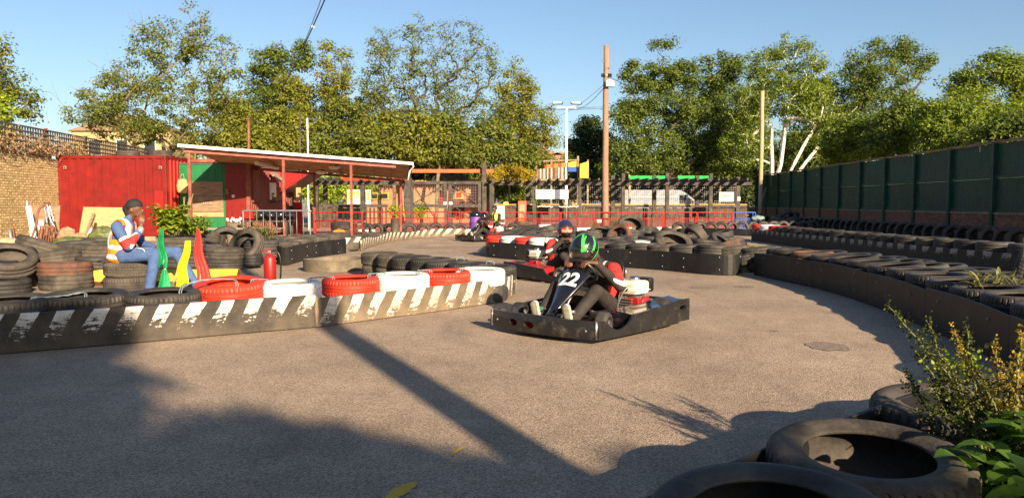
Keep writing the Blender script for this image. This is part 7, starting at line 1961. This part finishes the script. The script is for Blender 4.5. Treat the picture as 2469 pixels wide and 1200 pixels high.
for dx in (0, 6): MB().bar(at(97 + dx, 553, SY - .1), at(94 + dx, 532, SY), .03, .08, (1, 0, 0)).build('offcut', M['cream'], o, world=True)
o = sc_('plywood_sheet', 'pale plywood sheet propped against the red container', 'plywood', 236, 575, 23.6); a, b = at(182, 515, 23.6), at(289, 560, 23.6)
MB().box(((a.x + b.x) / 2, 23.9, .62), (b.x - a.x, .02, .95), (R(-18), R(1), 0)).build('sheet', M['ply'], o, world=True)
o = sc_('timber_stick', 'dark timber batten leaning on the plywood sheet', 'batten', 210, 567, 22.8); MB().bar(at(207, 570, 22.4), at(227, 517, 23.2), .07, .11).build('batten', M['ply_dark'], o, world=True)
o = sc_('white_pipe', 'short white pipe beside the dark batten', 'pipe', 215, 567, 22.2); MB().tube([at(213, 568, 22), at(222, 546, 22.6)], .04, 8).build('pipe', M['white'], o, world=True)
def lump(name, label, cat, px, py, Y, r, material, seed, zc=None):
    o = sc_(name, label, cat, px, py, Y); rr = random.Random(seed); q = MB(); n, m = 30, 16; vs = []
    ph = [rr.uniform(0, 6) for _ in range(6)]
    for j in range(m + 1):
        t = math.pi * j / m
        for k in range(n):
            a = 2 * math.pi * k / n; f = 1 + .12 * math.sin(3 * a + ph[0] + t) + .09 * math.sin(5 * a + ph[1] - 2 * t) + .06 * math.sin(8 * t + ph[2] + a) + .04 * math.sin(11 * a + 5 * t) + rr.uniform(-.03, .03)
            vs.append((r[0] * math.sin(t) * math.cos(a) * f, r[1] * math.sin(t) * math.sin(a) * f, r[2] * math.cos(t) * f))
    q.add(vs, [(j * n + k, (j + 1) * n + k, (j + 1) * n + (k + 1) % n, j * n + (k + 1) % n) for j in range(m) for k in range(n)], 0, True).build('crumpled_sheet', M[material], o)
lump('tarpaulin', 'crumpled olive green tarpaulin behind the marshal', 'tarpaulin', 249, 568, 19.5, (.30, .25, .22), 'tarp', 1)
lump('sack', 'crumpled brown sack by the foot of the container', 'sack', 160, 566, 20.2, (.22, .2, .17), 'sack', 2); lump('sack', 'flattened brown sack lying beside the tarpaulin', 'sack', 190, 573, 19.8, (.2, .2, .11), 'sack', 3)
lump('old_clothing', 'heap of old green and grey sheeting under the sacks', 'sheeting', 175, 583, 19.2, (.42, .3, .12), 'tarp', 4)
o = sc_('blue_sheet', 'sagging blue plastic sheet behind the tipped tyres', 'sheet', 25, 600, 15); MB().box((0, 0, -.02), (.9, .5, .12), (R(8), R(5), .2)).build('sheet', mat('faded_blue', (.05, .085, .13), .5, .2, 4, .4, 10), o, bevel=.04)
o = sc_('red_offcut', 'short faded red board lying across the tyres', 'board', 215, 590, 14.5); MB().box((0, 0, .02), (.30, .10, .03), (R(15), R(12), R(-30))).build('board', M['red_old'], o)
# ================================================================== under the canopy
bgq = thing('hanging_bag', 'tan cloth bag hanging on the green shed wall', 'bag', zfix(440, 466, GY - .15))
q = MB(); vs = []; n = 20
for j, (w_, dpt, z) in enumerate(((.12, .07, 0), (.18, .10, .05), (.19, .10, .25), (.16, .07, .38), (.13, .04, .46))):
    for k in range(n): a = 2 * math.pi * k / n; vs.append((w_ * math.cos(a), dpt * math.sin(a), z + .012 * math.sin(4 * a)))
q.add(vs, [(j * n + k, j * n + (k + 1) % n, (j + 1) * n + (k + 1) % n, (j + 1) * n + k) for j in range(4) for k in range(n)] + [list(range(n))[::-1]], 0, True).build('bag_body', M['tan'], bgq)
MB().tube(smooth_path([(-.07, 0, .44), (-.02, .02, .62), (.03, .02, .62), (.07, 0, .44)], 14), .008, 6).build('strap', M['tan'], bgq)
hg = thing('coat_hanger', 'wooden coat hanger hung on the brown board', 'coat hanger', zfix(491, 453, GY - .05))
MB().tube(smooth_path([(-.22, 0, -.05), (-.12, 0, .02), (0, 0, .09), (.12, 0, .02), (.22, 0, -.05)], 14), .011, 6).build('arms', M['ply'], hg); MB().tube([(-.22, 0, -.05), (.22, 0, -.05)], .007, 6).build('bar', M['ply'], hg); MB().tube(smooth_path([(0, 0, .09), (0, 0, .13), (.03, 0, .15), (.04, 0, .12)], 8), .004, 5).build('hook', M['galv'], hg)
o = thing('plank_bench', 'long plank bench in front of the green shed', 'bench', (at(587, 560, 19.5).x, 19.5, 0)); z = at(0, 549, 19.5).z; L_ = X(676, 19.5) - X(498, 19.5)
for dy in (-.12, .12): MB().box((0, dy, z - .02), (L_, .2, .035)).build('plank', M['timber'], o, bevel=.004)
for dx in (-.55, .55): MB().box((dx, 0, (z - .04) / 2), (.07, .34, z - .04)).build('leg', M['black_timber'], o)
o = thing('litter_bin', 'pale grey bin overflowing with white cups', 'bin', (at(565, 570, 21.4).x, 21.4, 0)); MB().lathe([(0, 0), (.18, 0), (.2, .1), (.205, .62), (.21, .66), (.19, .66), (.18, .1), (0, .1)], 22).build('shell', M['belt'], o)
rr = random.Random(3)
for k in range(11): MB().lathe([(.03, 0), (.04, .09), (.036, .09), (.0, .02)], 10, Matrix.Translation((rr.uniform(-.14, .16), rr.uniform(-.12, .12), .62 + rr.uniform(0, .12))) @ Euler((rr.uniform(-1.5, 1.5), rr.uniform(-1.5, 1.5), 0)).to_matrix().to_4x4()).build('paper_cup', M['white'], o)
o = thing('helmet_table', 'dark table holding spare helmets under the canopy', 'table', (at(648, 560, 21).x, 21, 0)); tz = at(0, 531, 21).z; L_ = X(704, 21) - X(590, 21)
MB().box((0, 0, tz - .02), (L_, .6, .04)).build('tabletop', M['black_timber'], o, bevel=.005)
for sx_ in (-1, 1):
    for sy in (-1, 1): MB().box((sx_ * (L_ / 2 - .08), sy * .24, (tz - .04) / 2), (.07, .07, tz - .04)).build('leg', M['black_timber'], o)
hx0 = ORG[o.name].x
for k, (px, dy) in enumerate(((630, -.12), (655, -.14), (680, -.10), (702, -.12), (643, .17), (668, .17))):
    h = thing('crash_helmet', 'shiny black spare helmet on the table under the canopy', 'helmet', (X(px, 21), 21 + dy, tz), random.uniform(-2.6, -.6), 'spare helmets on the table')
    helmet(h, Vector((0, 0, .132)), (0, 0, 0), 'black')
o = thing('red_crate', 'bright red plastic crate on the helmet table', 'crate', (X(603, 21), 21, tz))
q = MB(); w_, h_ = .22, .22
for (c, d) in (((0, -.14, h_ / 2), (w_, .015, h_)), ((0, .14, h_ / 2), (w_, .015, h_)), ((-w_ / 2, 0, h_ / 2), (.015, .265, h_)), ((w_ / 2, 0, h_ / 2), (.015, .265, h_))): q.box(c, d)
q.build('crate_walls', M['red_bright'], o); MB().box((0, 0, .012), (w_ - .02, .26, .02)).build('crate_floor', M['red_bright'], o); MB().box((0, 0, h_ + .006), (w_ + .025, .31, .016)).build('crate_rim', M['red_bright'], o)
def steel_barrier(label, px0, px1, Y, ytop, m_, group, style='mesh', z0=.10, rz=0):
    x0, x1 = X(px0, Y), X(px1, Y); zt = at(0, ytop, Y).z; L_ = x1 - x0; r_ = .024
    o = thing('crowd_barrier', label, 'barrier', ((x0 + x1) / 2, Y, 0), rz, group); h = L_ / 2; c = .07
    MB().tube(smooth_path([(-h, 0, z0), (-h, 0, zt - c), (-h + c * .4, 0, zt - c * .3), (-h + c, 0, zt), (h - c, 0, zt), (h - c * .4, 0, zt - c * .3), (h, 0, zt - c), (h, 0, z0)], 60), r_, 8).build('hoop_frame', M[m_], o)
    MB().tube([(-h, 0, z0), (h, 0, z0)], r_ * .9, 8).build('bottom_rail', M[m_], o)
    q = MB()
    if style == 'mesh':
        zm = zt - (zt - z0) * .36; MB().tube([(-h, 0, zm), (h, 0, zm)], r_ * .8, 8).build('mid_rail', M[m_], o)
        n_ = int(L_ / .075)
        for k in range(1, n_): q.box((-h + L_ * k / n_, 0, (z0 + zm) / 2), (.010, .010, zm - z0))
        for k in range(1, 6): q.box((0, .008, z0 + (zm - z0) * k / 6), (L_, .008, .008))
        for k in (1, 2): MB().tube([(-h + L_ * k / 3 + .2, 0, zm), (-h + L_ * k / 3 + .2, 0, zt)], .014, 6).build('strut', M[m_], o)
    else:
        n_ = int(L_ / .17)
        for k in range(1, n_): q.tube([(-h + L_ * k / n_, 0, z0), (-h + L_ * k / n_, 0, zt)], .010, 6)
    q.build('infill_bars', M[m_], o)
    for sx_ in (-.7, .7): MB().bar((sx_ * h, -.25, .02), (sx_ * h, .25, .02), .05, .03).build('foot', M[m_], o); MB().tube([(sx_ * h, 0, .02), (sx_ * h, 0, z0)], .018, 6).build('foot_stem', M[m_], o)
    return o
steel_barrier('grey steel crowd barrier in front of the helmet table', 586, 747, 20.3, 508, 'galv', None, 'bars', .12)
steel_barrier('near red mesh barrier beside the tall tyre stack', 757, 872, 26.3, 512, 'red_bright', None)
GBR = 'red mesh barriers along the far side of the track'
for i, (a_, b_2) in enumerate(((880, 962), (965, 1046), (1049, 1108), (1112, 1176), (1214, 1264), (1268, 1350), (1353, 1430), (1433, 1511), (1514, 1598), (1602, 1680), (1683, 1766))):
    steel_barrier('red mesh barrier left of the purple drum' if i < 3 else 'red mesh barrier in front of the pergola fence' if i > 3 else 'red mesh barrier right behind the purple drum', a_, b_2, 32.8, 512 if i > 3 else 511, 'red_bright', GBR)
steel_barrier('blue steel barrier in the shaded corner', 1769, 1822, 33.0, 512, 'blue_barrier', None)
lump('blue_bag', 'crumpled pale blue bag at the end of the blue barrier', 'bag', 1826, 526, 33, (.26, .2, .11), 'rope', 8)
# bits along the far side
o = thing('wooden_bench', 'slatted wooden bench behind the near red barrier', 'bench', (X(850, 29), 29, 0))
for k in range(6): MB().box((-.4 + k * .16, .2, .66), (.09, .025, .42), (R(-8), 0, 0)).build('back_slat', M['timber'], o)
for dy in (-.15, 0, .15): MB().box((0, dy, .42), (1.1, .12, .03)).build('seat_slat', M['timber'], o)
for dx in (-.45, .45):
    for dy in (-.15, .15): MB().box((dx, dy, .2), (.06, .06, .4)).build('leg', M['timber'], o)
o = thing('folding_chair', 'grey folding chair with upright back by the far wall', 'chair', (X(1203, 29), 29, 0))
MB().box((0, .2, .85), (.42, .02, .5), (R(-8), 0, 0)).build('backrest', M['sign_grey'], o); MB().box((0, -.02, .45), (.44, .42, .03)).build('seat', M['sign_grey'], o)
for dx in (-.22, .22): MB().tube([(dx, -.22, 0), (dx, .16, .6), (dx, .24, 1.12)], .013, 6).build('leg', M['galv'], o); MB().tube([(dx, .25, 0), (dx, -.2, .45)], .013, 6).build('leg', M['galv'], o)
for j, (kd, lab) in enumerate((('old', 'lower black tyre of the short stack by the orange frame'), ('rust', 'red-brown tyre topping the short stack by the orange frame'))): tyre(kd, 2, (X(1259, 29.6), 29.6, .12 + .2 * j + .1), lab, None, 0, 0, 1.0)
for (px, tl, az) in ((1228, .3, 0), (1238, 1.2, 1.5), (1218, .2, 1)): p = at(px, 546, 29.2); tyre('tyre', 2, (p.x, 29.2, .22), 'loose black tyre beside the folding chair', 'loose tyres by the folding chair', tl, az, .8)
o = thing('orange_cabinet', 'narrow orange cabinet standing behind the red barrier', 'cabinet', (X(1259, 34), 34, 0)); MB().box((0, 0, .65), (.36, .3, 1.3)).build('carcass', M['orange'], o, bevel=.01); MB().box((0, -.155, .85), (.26, .015, .6)).build('door', M['timber'], o)
for (px, m_, lab) in ((1220, 'poster_y', 'small yellow notice on the fence rail'), (1445, 'cream', 'pale box at the foot of the red barriers')): 
    o = thing('notice', lab, 'notice', (X(px, 36.6), 36.6, at(0, 494, 36.6).z if px < 1300 else .3)); MB().box((0, 0, .06), (.22, .03, .14)).build('board', M[m_], o)
o = thing('white_board', 'long white painted board on the ground behind the island', 'board', (X(1390, 27.8), 27.8, 0)); MB().box((0, 0, .2), (1.6, .05, .22), (0, 0, R(4))).build('board', M['white'], o, bevel=.005)
o = thing('tinsel_strip', 'strip of ragged white tape strung along the fence rail', 'tape', (X(1345, PF - .1), PF - .1, at(0, 498, PF).z))
rr = random.Random(6); pts = [(-1.0 + 2.0 * k / 40, rr.uniform(-.02, .02), rr.uniform(-.03, .03)) for k in range(41)]; MB().tube(pts, .03, 6).build('tape', M['sign_grey'], o)
o = thing('patio_umbrella', 'closed dark parasol shade behind the fence by the shrub', 'parasol', (X(1250, 41), 41, 0)); zz = at(0, 488, 41).z
MB().lathe([(0, zz + .15), (.3, zz + .06), (.95, zz - .08), (.95, zz - .1), (.3, zz + .03), (0, zz + .1)], 20).build('canopy', M['black_plastic'], o); MB().tube([(0, 0, 0), (0, 0, zz + .1)], .03, 8).build('pole', M['galv'], o)
lump('orange_cloth', 'crumpled orange hi-vis cloth dumped beside the tall tyre stack', 'cloth', 819, 562, 23.0, (.2, .15, .10), 'hivis', 12)
